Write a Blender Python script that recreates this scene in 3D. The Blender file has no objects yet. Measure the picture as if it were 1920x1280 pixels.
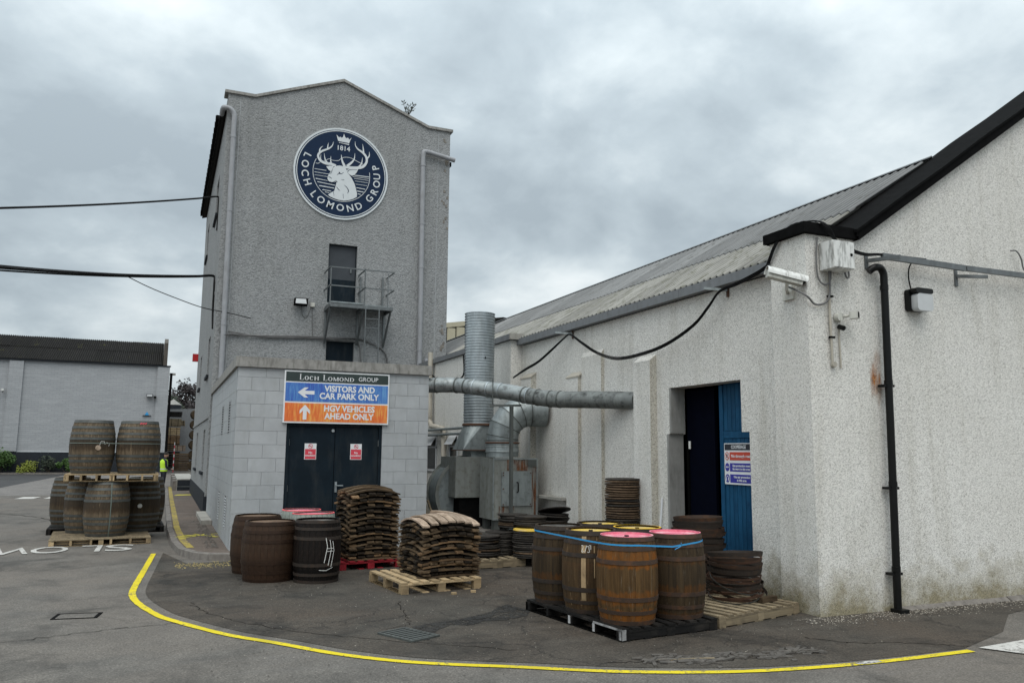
import bpy, math, random
from math import sin, cos, pi, radians as R
from mathutils import Vector, Matrix, Euler
random.seed(7)
scn = bpy.context.scene
col = scn.collection

# ---------------------------------------------------------------- camera
cd = bpy.data.cameras.new('camera'); cam = bpy.data.objects.new('camera', cd); col.objects.link(cam)
cd.sensor_width = 36.0; cd.lens = 36.0*1516.8/1920.0; cd.clip_end = 2000; cd.clip_start = .05
PITCH, ROLL, YAW = .13607, .0088134, .403700
def _cam_axes():
    f = Vector((sin(YAW)*cos(PITCH), cos(YAW)*cos(PITCH), sin(PITCH)))
    rt = Vector((cos(YAW), -sin(YAW), 0)); up = rt.cross(f)
    return cos(ROLL)*rt+sin(ROLL)*up, -sin(ROLL)*rt+cos(ROLL)*up, f
_a, _b, _c = _cam_axes()
cam.matrix_world = Matrix(((_a.x, _b.x, -_c.x, 0), (_a.y, _b.y, -_c.y, 0), (_a.z, _b.z, -_c.z, 1.9), (0, 0, 0, 1)))
scn.camera = cam
scn.render.resolution_x = 1024; scn.render.resolution_y = 682

# ---------------------------------------------------------------- node helper
class N:
    def __init__(s, tree):
        s.t = tree; s.n = tree.nodes; s.l = tree.links
    def node(s, typ, **kw):
        n = s.n.new(typ)
        for k, v in kw.items(): setattr(n, k, v)
        return n
    def put(s, sock, v):
        if hasattr(v, 'is_output') or isinstance(v, bpy.types.NodeSocket): s.l.new(v, sock)
        elif v is not None:
            try: sock.default_value = v
            except Exception: sock.default_value = tuple(v)+(1,)
    def coord(s, kind='Object', scale=None, loc=None, rnd=False, rot=None):
        c = s.node('ShaderNodeTexCoord').outputs[kind]
        if rnd:
            oi = s.node('ShaderNodeObjectInfo').outputs['Random']
            m = s.node('ShaderNodeVectorMath', operation='ADD'); s.l.new(c, m.inputs[0])
            w = s.math('MULTIPLY', oi, 37.0); s.l.new(w, m.inputs[1]); c = m.outputs[0]
        if scale is not None or loc is not None or rot is not None:
            mp = s.node('ShaderNodeMapping'); s.l.new(c, mp.inputs[0])
            if scale is not None: mp.inputs['Scale'].default_value = scale if hasattr(scale, '__len__') else (scale,)*3
            if loc is not None: mp.inputs['Location'].default_value = loc
            if rot is not None: mp.inputs['Rotation'].default_value = rot
            c = mp.outputs[0]
        return c
    def noise(s, vec, scale=5, detail=4, rough=.55, dist=0, out=0):
        n = s.node('ShaderNodeTexNoise'); s.put(n.inputs['Vector'], vec)
        n.inputs['Scale'].default_value = scale; n.inputs['Detail'].default_value = detail
        n.inputs['Roughness'].default_value = rough; n.inputs['Distortion'].default_value = dist
        return n.outputs[out]
    def voro(s, vec, scale=5, feature='F1', out='Distance', rand=1.0):
        n = s.node('ShaderNodeTexVoronoi', feature=feature); s.put(n.inputs['Vector'], vec)
        n.inputs['Scale'].default_value = scale; n.inputs['Randomness'].default_value = rand
        return n.outputs[out]
    def ramp(s, fac, stops, mode='LINEAR'):
        n = s.node('ShaderNodeValToRGB'); s.put(n.inputs[0], fac); cr = n.color_ramp; cr.interpolation = mode
        while len(cr.elements) < len(stops): cr.elements.new(.5)
        for e, (p, c) in zip(cr.elements, stops):
            e.position = p
            if not hasattr(c, '__len__'): c = (c, c, c)
            e.color = tuple(c)+(1,)
        return n.outputs[0]
    def math(s, op, a, b=None, clamp=False):
        n = s.node('ShaderNodeMath', operation=op); n.use_clamp = clamp
        s.put(n.inputs[0], a)
        if b is not None: s.put(n.inputs[1], b)
        return n.outputs[0]
    def mix(s, fac, a, b, blend='MIX'):
        n = s.node('ShaderNodeMix', data_type='RGBA', blend_type=blend)
        s.put(n.inputs[0], fac); s.put(n.inputs[6], a if not isinstance(a, tuple) else a[:3]+(1,)); s.put(n.inputs[7], b if not isinstance(b, tuple) else b[:3]+(1,))
        return n.outputs[2]
    def sep(s, v):
        n = s.node('ShaderNodeSeparateXYZ'); s.put(n.inputs[0], v); return n.outputs
    def bump(s, h, strength=.5, dist=.01, normal=None):
        n = s.node('ShaderNodeBump'); n.inputs['Strength'].default_value = strength; n.inputs['Distance'].default_value = dist
        s.put(n.inputs['Height'], h)
        if normal is not None: s.put(n.inputs['Normal'], normal)
        return n.outputs[0]

# ---------------------------------------------------------------- world: overcast sky
SUN_EL, SUN_AZ = R(60), R(203)          # compass style: azimuth measured from +Y towards +X
w = bpy.data.worlds.new('World'); scn.world = w; w.use_nodes = True
t = N(w.node_tree); t.n.clear()
sky = t.node('ShaderNodeTexSky', sky_type='NISHITA'); sky.sun_disc = False
sky.sun_elevation = SUN_EL; sky.sun_rotation = SUN_AZ; sky.air_density = 1; sky.dust_density = 3
bg1 = t.node('ShaderNodeBackground'); t.l.new(sky.outputs[0], bg1.inputs[0]); bg1.inputs[1].default_value = .08
gen = t.node('ShaderNodeTexCoord').outputs['Generated']
sx = t.sep(gen)
zc = t.math('ADD', t.math('MAXIMUM', sx[2], 0.0), .42)
cm = t.node('ShaderNodeCombineXYZ'); t.put(cm.inputs[0], t.math('DIVIDE', sx[0], zc)); t.put(cm.inputs[1], t.math('DIVIDE', sx[1], zc)); cm.inputs[2].default_value = 5.2
cv = cm.outputs[0]
big = t.noise(cv, 1.15, 3, .5, .2); mid = t.noise(cv, 2.9, 5, .5, .25); fine = t.noise(cv, 7.5, 6, .55, .2)
cl = t.math('ADD', t.math('ADD', t.math('MULTIPLY', big, .44), t.math('MULTIPLY', mid, .38)), t.math('MULTIPLY', fine, .18))
# thinner, lighter cloud low over the horizon
hor = t.math('SUBTRACT', 1.0, t.math('MULTIPLY', t.math('MAXIMUM', sx[2], 0.0), 2.4), True)
cl = t.math('ADD', cl, t.math('MULTIPLY', t.math('POWER', hor, 2.0), .075))
ccol = t.ramp(cl, [(.395, (.365, .430, .475)), (.465, (.470, .545, .590)), (.52, (.610, .685, .72)), (.575, (.77, .835, .855)), (.65, (.92, .955, .965))])
grad = t.math('ADD', 1.0, t.math('MULTIPLY', t.math('POWER', t.math('MAXIMUM', sx[2], 0.0), 1.6), 1.5))
bg2 = t.node('ShaderNodeBackground'); t.l.new(ccol, bg2.inputs[0]); t.put(bg2.inputs[1], grad)
mx = t.node('ShaderNodeMixShader'); mx.inputs[0].default_value = .93
t.l.new(bg1.outputs[0], mx.inputs[1]); t.l.new(bg2.outputs[0], mx.inputs[2])
wo = t.node('ShaderNodeOutputWorld'); t.l.new(mx.outputs[0], wo.inputs[0])

# ---------------------------------------------------------------- sun behind the cloud
sd = bpy.data.lights.new('sun', 'SUN'); sd.energy = 1.5; sd.angle = R(50); sd.color = (1, .93, .85)
so = bpy.data.objects.new('sun', sd); col.objects.link(so)
dv = Vector((sin(SUN_AZ)*cos(SUN_EL), cos(SUN_AZ)*cos(SUN_EL), sin(SUN_EL)))
so.rotation_euler = dv.to_track_quat('Z', 'Y').to_euler()
so.location = (0, -5, 30)

vs = scn.view_settings; vs.view_transform = 'Standard'; vs.look = 'None'; vs.gamma = 1; vs.use_curve_mapping = False; vs.exposure = 0.0

# ---------------------------------------------------------------- mesh helper
class MB:
    def __init__(s): s.v = []; s.f = []; s.m = []
    def add(s, vs, fs, mi=0):
        o = len(s.v); s.v += [tuple(p) for p in vs]; s.f += [tuple(i+o for i in f) for f in fs]; s.m += [mi]*len(fs); return s
    def box(s, x0, x1, y0, y1, z0, z1, mi=0, M=None, top=None):
        vs = [(x0, y0, z0), (x1, y0, z0), (x1, y1, z0), (x0, y1, z0), (x0, y0, z1), (x1, y0, z1), (x1, y1, z1), (x0, y1, z1)]
        if M is not None: vs = [M @ Vector(p) for p in vs]
        return s.add(vs, [(0, 3, 2, 1), (4, 5, 6, 7), (0, 1, 5, 4), (1, 2, 6, 5), (2, 3, 7, 6), (3, 0, 4, 7)], mi)
    def bar(s, p, q, w, h=None, mi=0, roll=0):
        p = Vector(p); q = Vector(q); h = h or w; d = (q-p)
        L = d.length; M = Matrix.Translation(p) @ d.to_track_quat('Z', 'Y').to_matrix().to_4x4() @ Matrix.Rotation(roll, 4, 'Z')
        return s.box(-w/2, w/2, -h/2, h/2, 0, L, mi, M)
    def tube(s, pts, r, n=8, mi=0, caps=True):
        pts = [Vector(p) for p in pts]; k = len(pts); rs = r if hasattr(r, '__len__') else [r]*k
        vs = []; prev = None
        for i, p in enumerate(pts):
            d = (pts[min(i+1, k-1)]-pts[max(i-1, 0)])
            d.normalize()
            if prev is None: u = d.orthogonal().normalized()
            else:
                u = prev-d*prev.dot(d)
                u = u.normalized() if u.length > 1e-5 else d.orthogonal().normalized()
            prev = u; v = d.cross(u)
            for j in range(n):
                a = 2*pi*j/n; vs.append(p+(u*cos(a)+v*sin(a))*rs[i])
        fs = [(i*n+j, i*n+(j+1) % n, (i+1)*n+(j+1) % n, (i+1)*n+j) for i in range(k-1) for j in range(n)]
        if caps: fs += [tuple(range(n))[::-1], tuple((k-1)*n+j for j in range(n))]
        return s.add(vs, fs, mi)
    def lathe(s, prof, n=32, c=(0, 0, 0), mi=0, M=None):
        vs = []
        for (r, z) in prof:
            for j in range(n):
                a = 2*pi*j/n; vs.append(Vector((c[0]+r*cos(a), c[1]+r*sin(a), c[2]+z)))
        if M is not None: vs = [M @ v for v in vs]
        k = len(prof); fs = [(i*n+j, i*n+(j+1) % n, (i+1)*n+(j+1) % n, (i+1)*n+j) for i in range(k-1) for j in range(n)]
        if prof[0][0] > 1e-6 and False: pass
        return s.add(vs, fs, mi)
    def disc(s, r, z=0, n=32, mi=0, M=None, c=(0, 0)):
        vs = [Vector((c[0]+r*cos(2*pi*j/n), c[1]+r*sin(2*pi*j/n), z)) for j in range(n)]
        if M is not None: vs = [M @ v for v in vs]
        return s.add(vs, [tuple(range(n))], mi)
    def poly(s, pts, mi=0): return s.add(pts, [tuple(range(len(pts)))], mi)
    def prism(s, pts, off, mi=0):      # 3-D outline extruded by off
        n = len(pts); off = Vector(off); a = [Vector(p) for p in pts]; b = [p+off for p in a]
        return s.add(a+b, [tuple(range(n)), tuple(range(2*n-1, n-1, -1))]+[(i, i+n, (i+1) % n+n, (i+1) % n) for i in range(n)], mi)
    def mesh(s, name, mats, smooth=None):
        me = bpy.data.meshes.new(name); me.from_pydata(s.v, [], s.f); me.update()
        for m in (mats if isinstance(mats, (list, tuple)) else [mats]): me.materials.append(m)
        for p, mi in zip(me.polygons, s.m): p.material_index = mi
        import bmesh
        bm = bmesh.new(); bm.from_mesh(me); bmesh.ops.recalc_face_normals(bm, faces=bm.faces); bm.to_mesh(me); bm.free()
        if smooth:
            me.shade_smooth()
            me.set_sharp_from_angle(angle=R(smooth))
        return me
    def build(s, name, mats, parent=None, smooth=None, loc=None, rot=None):
        return link(name, s.mesh(name, mats, smooth), parent, loc, rot)

def link(name, me, parent=None, loc=None, rot=None):
    o = bpy.data.objects.new(name, me); col.objects.link(o)
    if parent: o.parent = parent
    if loc is not None: o.location = loc
    if rot is not None: o.rotation_euler = rot
    return o
def tag(o, label=None, cat=None, group=None, kind=None):
    if label: o['label'] = label
    if cat: o['category'] = cat
    if group: o['group'] = group
    if kind: o['kind'] = kind
    return o
def empty(name, loc=(0, 0, 0), rz=0, label=None, cat=None, group=None):
    o = bpy.data.objects.new(name, None); col.objects.link(o); o.location = loc; o.rotation_euler = (0, 0, rz); o.empty_display_size = .2
    return tag(o, label, cat, group)
def copy_tree(o, parent=None):
    c = o.copy(); col.objects.link(c); c.parent = parent
    for ch in KIDS.get(o.name, [x for x in bpy.data.objects if x.parent == o]): copy_tree(ch, c)
    return c
KIDS = {}
def catenary(a, b, sag, n=14):
    a = Vector(a); b = Vector(b)
    return [a.lerp(b, i/n)-Vector((0, 0, sag*4*(i/n)*(1-i/n))) for i in range(n+1)]
def spline(pts, n=6):
    P = [Vector(p) for p in pts]; P = [P[0]*2-P[1]]+P+[P[-1]*2-P[-2]]; out = []
    for i in range(1, len(P)-2):
        for k in range(n):
            u = k/n; a, b, c, d = P[i-1:i+3]
            out.append(.5*((2*b)+(c-a)*u+(2*a-5*b+4*c-d)*u*u+(3*b-a-3*c+d)*u**3))
    return out+[P[-2]]
def text_mesh(body, size, mat, align='CENTER', extrude=.001, spacing=1.0, xs=1.0, bold=0.0):
    cu = bpy.data.curves.new('lettering', 'FONT'); cu.body = body; cu.size = size; cu.align_x = align; cu.align_y = 'CENTER'
    cu.extrude = extrude; cu.space_character = spacing; cu.resolution_u = 3; cu.offset = bold
    o = bpy.data.objects.new('lettering', cu); col.objects.link(o)
    dg = bpy.context.evaluated_depsgraph_get(); me = bpy.data.meshes.new_from_object(o.evaluated_get(dg))
    bpy.data.objects.remove(o)
    me.transform(Matrix.Diagonal((xs, 1, 1, 1)))
    me.materials.clear(); me.materials.append(mat)
    return me

# ---------------------------------------------------------------- materials
def new_mat(name):
    m = bpy.data.materials.new(name); m.use_nodes = True; t = N(m.node_tree); b = t.n['Principled BSDF']; return m, t, b
def plain(name, c, rough=.6, metal=0, var=.12, vs=6, bump=0, bs=80, spec=None, rnd=False, dirt=None, rv=0):
    m, t, b = new_mat(name); v = t.coord(rnd=rnd)
    n = t.noise(v, vs, 5, .6)
    f = t.ramp(n, [(.3, tuple(x*(1-var) for x in c)), (.7, tuple(min(1, x*(1+var)) for x in c))])
    if rv: f = t.mix(1.0, f, t.ramp(t.node('ShaderNodeObjectInfo').outputs['Random'], [(0, 1-rv), (1, 1+rv*.7)]), 'MULTIPLY')
    if dirt:
        n2 = t.noise(t.coord(rnd=rnd, scale=(1, 1, .25)), vs*1.7, 6, .65)
        f = t.mix(t.ramp(n2, [(.48, 0), (.72, dirt[1])]), f, dirt[0])
    t.put(b.inputs['Base Color'], f); b.inputs['Roughness'].default_value = rough; b.inputs['Metallic'].default_value = metal
    if spec is not None: b.inputs['Specular IOR Level'].default_value = spec
    if bump: t.put(b.inputs['Normal'], t.bump(t.noise(v, bs, 4), bump, .004))
    return m
def pebbledash(name, light, mid, dark, scale, bumpd, stain=.5, zdirt=True, speck=.5, run=(.56, .54, .48, 1)):
    m, t, b = new_mat(name); v = t.coord()
    vn = t.voro(v, scale, out='Color'); vd = t.voro(v, scale)
    vc = t.sep(vn)[0]
    fine = t.noise(v, scale*1.6, 3, .7)
    base = t.ramp(t.math('ADD', t.math('MULTIPLY', vc, speck), t.math('MULTIPLY', fine, 1-speck)), [(.2, dark), (.42, mid), (.6, light), (.85, tuple(min(1, x*1.1) for x in light))])
    big = t.noise(v, .55, 6, .6); base = t.mix(t.ramp(big, [(.35, 0), (.75, stain)]), base, t.mix(1.0, base, (.82, .81, .78, 1), 'MULTIPLY'))
    # rain streaks, with a shape of their own
    st = t.noise(t.coord(scale=(1.6, 1.6, .16)), 2.2, 5, .62)
    base = t.mix(t.ramp(st, [(.52, 0), (.75, stain*.8)]), base, t.mix(1.0, base, run, 'MULTIPLY'))
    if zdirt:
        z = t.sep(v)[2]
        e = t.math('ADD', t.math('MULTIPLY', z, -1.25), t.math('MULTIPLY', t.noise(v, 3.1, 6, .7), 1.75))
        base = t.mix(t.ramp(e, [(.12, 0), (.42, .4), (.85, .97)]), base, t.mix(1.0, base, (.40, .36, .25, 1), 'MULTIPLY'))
    t.put(b.inputs['Base Color'], base); b.inputs['Roughness'].default_value = .9; b.inputs['Specular IOR Level'].default_value = .2
    h = t.math('SUBTRACT', 1.0, t.math('ADD', vd, t.math('MULTIPLY', fine, .4)))
    t.put(b.inputs['Normal'], t.bump(h, .8, bumpd))
    return m
def tarmac(name, base, warm, dark, cracks=.8, patch=0, light=(.2, .19, .18)):
    m, t, b = new_mat(name); v = t.coord()
    big = t.noise(v, .28, 6, .62, .4); med = t.noise(v, 1.5, 6, .65); fi = t.noise(v, 55, 3, .7); streak = t.noise(t.coord(scale=(.5, 2.2, 1), rot=(0, 0, .5)), 1.1, 5, .6)
    c = t.ramp(med, [(.3, dark), (.5, base), (.68, tuple(x*1.35 for x in base))])
    c = t.mix(t.ramp(big, [(.42, 0), (.62, .85)]), c, warm)
    c = t.mix(t.ramp(streak, [(.55, 0), (.8, .55)]), c, light)
    c = t.mix(t.ramp(t.noise(v, .62, 5, .7, .8), [(.52, 0), (.66, .8)]), c, tuple(x*.6 for x in dark))
    sp = t.ramp(t.voro(v, 70, out='Color'), [(.0, .60), (.55, 1.0), (.92, 1.35), (1.0, 2.0)])
    c = t.mix(.85, c, sp, 'MULTIPLY')
    c = t.mix(t.ramp(fi, [(.3, .75), (.68, 0)]), c, tuple(x*.6 for x in dark))
    # scattered pale chips
    pc = t.voro(v, 16, out='Distance'); pm = t.noise(v, 1.2, 3)
    c = t.mix(t.math('MULTIPLY', t.ramp(pc, [(.05, 1), (.08, 0)]), t.ramp(pm, [(.58, 0), (.66, .6)])), c, (.45, .43, .39))
    wv = t.node('ShaderNodeVectorMath', operation='ADD'); t.l.new(v, wv.inputs[0])
    ws = t.node('ShaderNodeVectorMath', operation='SCALE'); t.l.new(t.noise(v, 1.7, 5, .7, out=1), ws.inputs[0]); ws.inputs['Scale'].default_value = .55
    t.l.new(ws.outputs[0], wv.inputs[1])
    ed = t.voro(wv.outputs[0], .9, 'DISTANCE_TO_EDGE'); ed2 = t.voro(wv.outputs[0], 3.5, 'DISTANCE_TO_EDGE')
    mask = t.ramp(t.noise(v, .45, 3), [(.48, 0), (.56, cracks)]); mask2 = t.ramp(t.noise(v, .6, 3, loc_fix(t)), [(.57, 0), (.63, cracks)])
    c1 = t.math('MULTIPLY', t.ramp(ed, [(.004, 1), (.016, 0)]), mask); c2 = t.math('MULTIPLY', t.ramp(ed2, [(.01, 1), (.035, 0)]), mask2)
    ck = t.math('MAXIMUM', c1, c2)
    c = t.mix(ck, c, (.012, .011, .01))
    t.put(b.inputs['Base Color'], c); t.put(b.inputs['Roughness'], t.ramp(med, [(.3, .72), (.7, .92)])); b.inputs['Specular IOR Level'].default_value = .3
    h = t.math('SUBTRACT', t.math('ADD', t.math('MULTIPLY', fi, .5), t.math('MULTIPLY', med, .9)), t.math('MULTIPLY', ck, 1.5))
    t.put(b.inputs['Normal'], t.bump(h, .75, .012))
    return m
def loc_fix(t): return .55
def woodm(name, c1, c2, rough=.75, grain=(1.2, 14, 14), dark=None, bump=.4, var=.35, stains=None):
    m, t, b = new_mat(name); v = t.coord(rnd=True, scale=grain)
    n = t.noise(v, 2.2, 6, .62, .3); c = t.ramp(n, [(.3, c1), (.65, c2)])
    oi = t.node('ShaderNodeObjectInfo').outputs['Random']
    c = t.mix(1.0, c, t.ramp(oi, [(0, 1-var), (1, 1+var*.6)]), 'MULTIPLY')
    n2 = t.noise(t.coord(rnd=True), 5, 5, .65)
    c = t.mix(t.ramp(n2, [(.5, 0), (.75, .75)]), c, dark or tuple(x*.35 for x in c1))
    if stains:
        n3 = t.noise(t.coord(rnd=True, loc=(5, 3, 1)), 3.3, 4, .6); c = t.mix(t.ramp(n3, [(.5, 0), (.66, stains[1])]), c, stains[0])
    t.put(b.inputs['Base Color'], c); b.inputs['Roughness'].default_value = rough; b.inputs['Specular IOR Level'].default_value = .18
    t.put(b.inputs['Normal'], t.bump(n, bump, .004))
    return m
def caskwood(name, c1, c2, rust=(.16, .065, .015), ra=.6, pale=None, black=.5, H=.9, belt=0, rz=None):
    # upright staves: grain runs along z; rust run-off in rings, and a damp dark belt round the middle
    m, t, b = new_mat(name); v = t.coord(rnd=True, scale=(16, 16, 1.1)); vo = t.coord()
    n = t.noise(v, 2.0, 6, .62, .25); c = t.ramp(n, [(.3, c1), (.66, c2)])
    oi = t.node('ShaderNodeObjectInfo').outputs['Random']
    c = t.mix(1.0, c, t.ramp(oi, [(0, .80), (1, 1.12)]), 'MULTIPLY')
    z = t.math('DIVIDE', t.sep(vo)[2], H); wob = t.math('MULTIPLY', t.math('SUBTRACT', t.noise(t.coord(rnd=True, scale=(6, 6, 1.4)), 2, 4, .6), .5), .16)
    zw = t.math('ADD', z, wob)
    if belt:
        bm = t.ramp(zw, [(.40, 0), (.47, belt), (.63, belt), (.70, 0)]); c = t.mix(bm, c, (.040, .030, .021))
    if rz:
        for z0_, z1_, a_ in rz:
            rm = t.ramp(zw, [(z0_-.03, 0), (z0_, a_), (z1_, a_), (z1_+.03, 0)]); c = t.mix(t.math('MULTIPLY', rm, t.ramp(t.noise(t.coord(rnd=True, scale=(5, 5, 2)), 2.2, 5, .65), [(.36, .25), (.6, 1)])), c, rust)
    else:
        bands = t.noise(t.coord(scale=(.7, .7, 5.2)), 1.25, 5, .6); c = t.mix(t.ramp(bands, [(.50, 0), (.64, ra)]), c, rust)
    st = t.noise(t.coord(rnd=True, scale=(9, 9, .8)), 2.4, 5, .6)
    c = t.mix(t.ramp(st, [(.50, 0), (.72, black)]), c, (.018, .014, .011))
    if pale: c = t.mix(t.ramp(t.noise(t.coord(rnd=True, scale=(14, 14, .9), loc=(9, 0, 3)), 2, 5, .7), [(.6, 0), (.7, pale[1])]), c, pale[0])
    t.put(b.inputs['Base Color'], c); b.inputs['Roughness'].default_value = .75; b.inputs['Specular IOR Level'].default_value = .2
    t.put(b.inputs['Normal'], t.bump(n, .5, .005))
    return m
def metalm(name, c, rough=.4, metal=.8, rust=None, streak=.3, bump=.1, rnd=False, ds=(.12, .13, .12)):
    m, t, b = new_mat(name); v = t.coord(rnd=rnd, scale=(2.5, 2.5, .5)); n = t.noise(v, 2.5, 6, .65)
    cc = t.ramp(n, [(.3, tuple(x*.72 for x in c)), (.7, tuple(min(1, x*1.15) for x in c))])
    sp = t.noise(t.coord(rnd=rnd), 9, 5, .6); cc = t.mix(t.ramp(sp, [(.5, 0), (.75, streak)]), cc, ds)
    mt = metal; rg = rough
    if rust:
        rn = t.noise(t.coord(rnd=rnd, scale=(3, 3, .8), loc=(2, 7, 0)), 1.6, 6, .68); rf = t.ramp(rn, [(rust[1], 0), (rust[1]+.08, 1)])
        cc = t.mix(rf, cc, rust[0]); mt = t.math('MULTIPLY', t.math('SUBTRACT', 1.0, rf), metal); rg = t.math('ADD', t.math('MULTIPLY', rf, .35), rough, True)
    t.put(b.inputs['Base Color'], cc); t.put(b.inputs['Metallic'], mt); t.put(b.inputs['Roughness'], rg)
    t.put(b.inputs['Normal'], t.bump(sp, bump, .01))
    return m
M = {}
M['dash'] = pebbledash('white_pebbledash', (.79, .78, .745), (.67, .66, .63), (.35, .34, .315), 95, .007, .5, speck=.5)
M['dash_mossy_shade'] = pebbledash('mossy_shaded_pebbledash', (.60, .58, .52), (.48, .46, .41), (.18, .17, .145), 85, .007, .6)  # mossy staining plus painted-in shade, for the pilaster return faces
M['harl'] = pebbledash('grey_painted_harling', (.315, .325, .33), (.265, .273, .278), (.165, .172, .177), 26, .017, .5, zdirt=False, speck=.35, run=(.60, .61, .60, 1))
M['tower_side'] = M['harl']
M['block'] = plain('painted_block', (.375, .395, .41), .7, var=.09, vs=3, bump=.5, bs=45, rnd=True, rv=.06, dirt=((.25, .26, .25), .35))
M['mortar'] = plain('mortar_joint', (.365, .383, .398), .85, var=.1)
M['coping'] = plain('weathered_concrete', (.27, .265, .25), .85, var=.2, vs=7, bump=.5, dirt=((.09, .085, .075), .75))
M['plinth'] = plain('dark_plinth_paint', (.022, .026, .032), .7, var=.15, spec=.15)
M['road'] = tarmac('road_tarmac', (.158, .147, .132), (.205, .178, .152), (.088, .082, .074), .15)
M['yard'] = tarmac('yard_tarmac', (.076, .068, .057), (.100, .077, .058), (.026, .023, .019), .55, light=(.155, .142, .122))
M['path'] = tarmac('footpath_tarmac', (.155, .128, .108), (.175, .132, .106), (.10, .08, .066), .15)
M['carpark'] = tarmac('car_park_tarmac', (.06, .06, .062), (.07, .07, .07), (.035, .035, .037), .2, light=(.09, .09, .09))
M['apron'] = tarmac('old_concrete_apron', (.20, .19, .18), (.22, .205, .19), (.13, .12, .115), .3, light=(.28, .27, .25))
M['damp'] = tarmac('damp_tarmac', (.035, .033, .03), (.04, .037, .033), (.02, .019, .018), .8, light=(.05, .047, .043))
_t = N(M['damp'].node_tree); _t.put(_t.n['Principled BSDF'].inputs['Alpha'], _t.ramp(_t.noise(_t.coord(), 7, 6, .7), [(.40, 0), (.52, 1)]))
M['kerb'] = plain('kerb_stone', (.17, .155, .14), .9, var=.25, vs=8, bump=.6, dirt=((.05, .045, .04), .6), rnd=True)
M['slab'] = plain('concrete_slab', (.33, .32, .29), .9, var=.15, vs=3, bump=.4, dirt=((.12, .11, .1), .5))
def roadpaint(name, c, wear, under=(.11, .10, .09)):
    m, t, b = new_mat(name); v = t.coord(kind='Object'); n = t.noise(v, 26, 7, .8); n2 = t.noise(v, 2.6, 5, .7)
    cc = t.ramp(n2, [(.3, tuple(x*.82 for x in c)), (.7, c)])
    wr = t.math('ADD', t.math('MULTIPLY', n, .6), t.math('MULTIPLY', n2, .4))
    # rubber marks: wide soft darker bands across the paint
    cc = t.mix(t.ramp(t.noise(t.coord(scale=(1, 1, 1), rot=(0, 0, .6)), 1.3, 4, .6), [(.48, 0), (.66, .45)]), cc, tuple(x*.45+.03 for x in c))
    t.put(b.inputs['Base Color'], t.mix(t.ramp(wr, [(wear, 0), (wear+.06, .9)]), cc, under)); b.inputs['Roughness'].default_value = .75; b.inputs['Specular IOR Level'].default_value = .15
    t.put(b.inputs['Normal'], t.bump(n, .3, .003)); return m
M['yellow'] = roadpaint('yellow_road_paint', (.74, .60, .025), .53)
M['yellow_old'] = roadpaint('worn_yellow_paint', (.42, .33, .08), .49, (.13, .11, .09))
M['yellow_faint'] = roadpaint('sprayed_yellow', (.62, .56, .07), .5, (.15, .12, .1))
M['white'] = roadpaint('white_road_paint', (.58, .57, .54), .52)
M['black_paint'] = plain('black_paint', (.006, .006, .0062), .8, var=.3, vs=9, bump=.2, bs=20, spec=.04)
M['black_pipe'] = plain('black_gloss_pipe', (.004, .0045, .0045), .38, var=.3, spec=.22)
M['grey_pipe'] = plain('grey_plastic_pipe', (.30, .31, .33), .5, var=.08, dirt=((.16, .16, .15), .4))
M['cream_pipe'] = plain('cream_pipe', (.42, .39, .33), .55, var=.1, dirt=((.15, .14, .12), .5))
M['gutter'] = plain('grey_fascia', (.17, .18, .19), .6, var=.1, dirt=((.08, .08, .075), .4))
M['door_dark'] = plain('dark_slate_door', (.007, .014, .021), .6, var=.2, vs=3, spec=.12, dirt=((.035, .040, .042), .55))
M['door_grey'] = plain('grey_steel_door', (.05, .057, .066), .55, var=.15, vs=2, spec=.25)
M['navy'] = plain('navy_blue', (.008, .022, .055), .6, var=.06, spec=.15)
M['logo_white'] = plain('sign_white', (.60, .64, .66), .5, var=.04)
M['sign_white'] = plain('panel_white', (.72, .74, .76), .45, var=.05)
M['sign_green'] = plain('dark_green_panel', (.02, .035, .033), .45, var=.1)
def faded(name, a, b_, c):
    m, t, b = new_mat(name); v = t.coord(scale=(1, 1, .07)); n = t.noise(v, 55, 4, .7); big = t.noise(t.coord(), 1.6, 4, .6)
    f = t.math('ADD', t.math('MULTIPLY', n, .6), t.math('MULTIPLY', big, .4))
    t.put(b.inputs['Base Color'], t.ramp(f, [(.38, a), (.5, b_), (.64, c)])); b.inputs['Roughness'].default_value = .6; return m
M['sign_blue'] = faded('faded_blue_panel', (.03, .07, .40), (.05, .17, .50), (.13, .32, .60))
M['sign_orange'] = faded('faded_orange_panel', (.62, .10, .02), (.74, .17, .035), (.80, .46, .10))
M['red'] = plain('sign_red', (.62, .05, .08), .5, var=.05)
M['sign_red2'] = plain('panel_red', (.52, .06, .03), .5, var=.05)
M['sign_ultra'] = plain('panel_blue', (.035, .035, .30), .5, var=.05)
M['sign_dark'] = plain('panel_charcoal', (.018, .02, .028), .5, var=.05)
M['galv'] = metalm('galvanised_steel', (.42, .46, .48), .42, .75, streak=.25, ds=(.17, .18, .18))
M['galv_dirty'] = metalm('dirty_galvanised_steel', (.30, .335, .34), .5, .6, streak=.55, ds=(.06, .065, .06), rust=((.11, .055, .03), .66))
M['duct'] = metalm('weathered_duct_steel', (.30, .325, .325), .45, .65, streak=.9, ds=(.05, .05, .048))
M['cab'] = metalm('stained_cabinet_steel', (.215, .228, .215), .6, .15, streak=.75, ds=(.10, .095, .07), rust=((.17, .06, .025), .66))
M['duct_grimy'] = metalm('grime_streaked_duct', (.19, .205, .20), .6, .35, streak=1.0, ds=(.012, .012, .011))
M['rusty'] = metalm('rusty_steel', (.10, .05, .03), .8, .1, streak=.6, ds=(.03, .02, .015))
M['rail'] = metalm('grey_railing_steel', (.16, .175, .18), .5, .5, streak=.4, ds=(.06, .06, .06))
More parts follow.
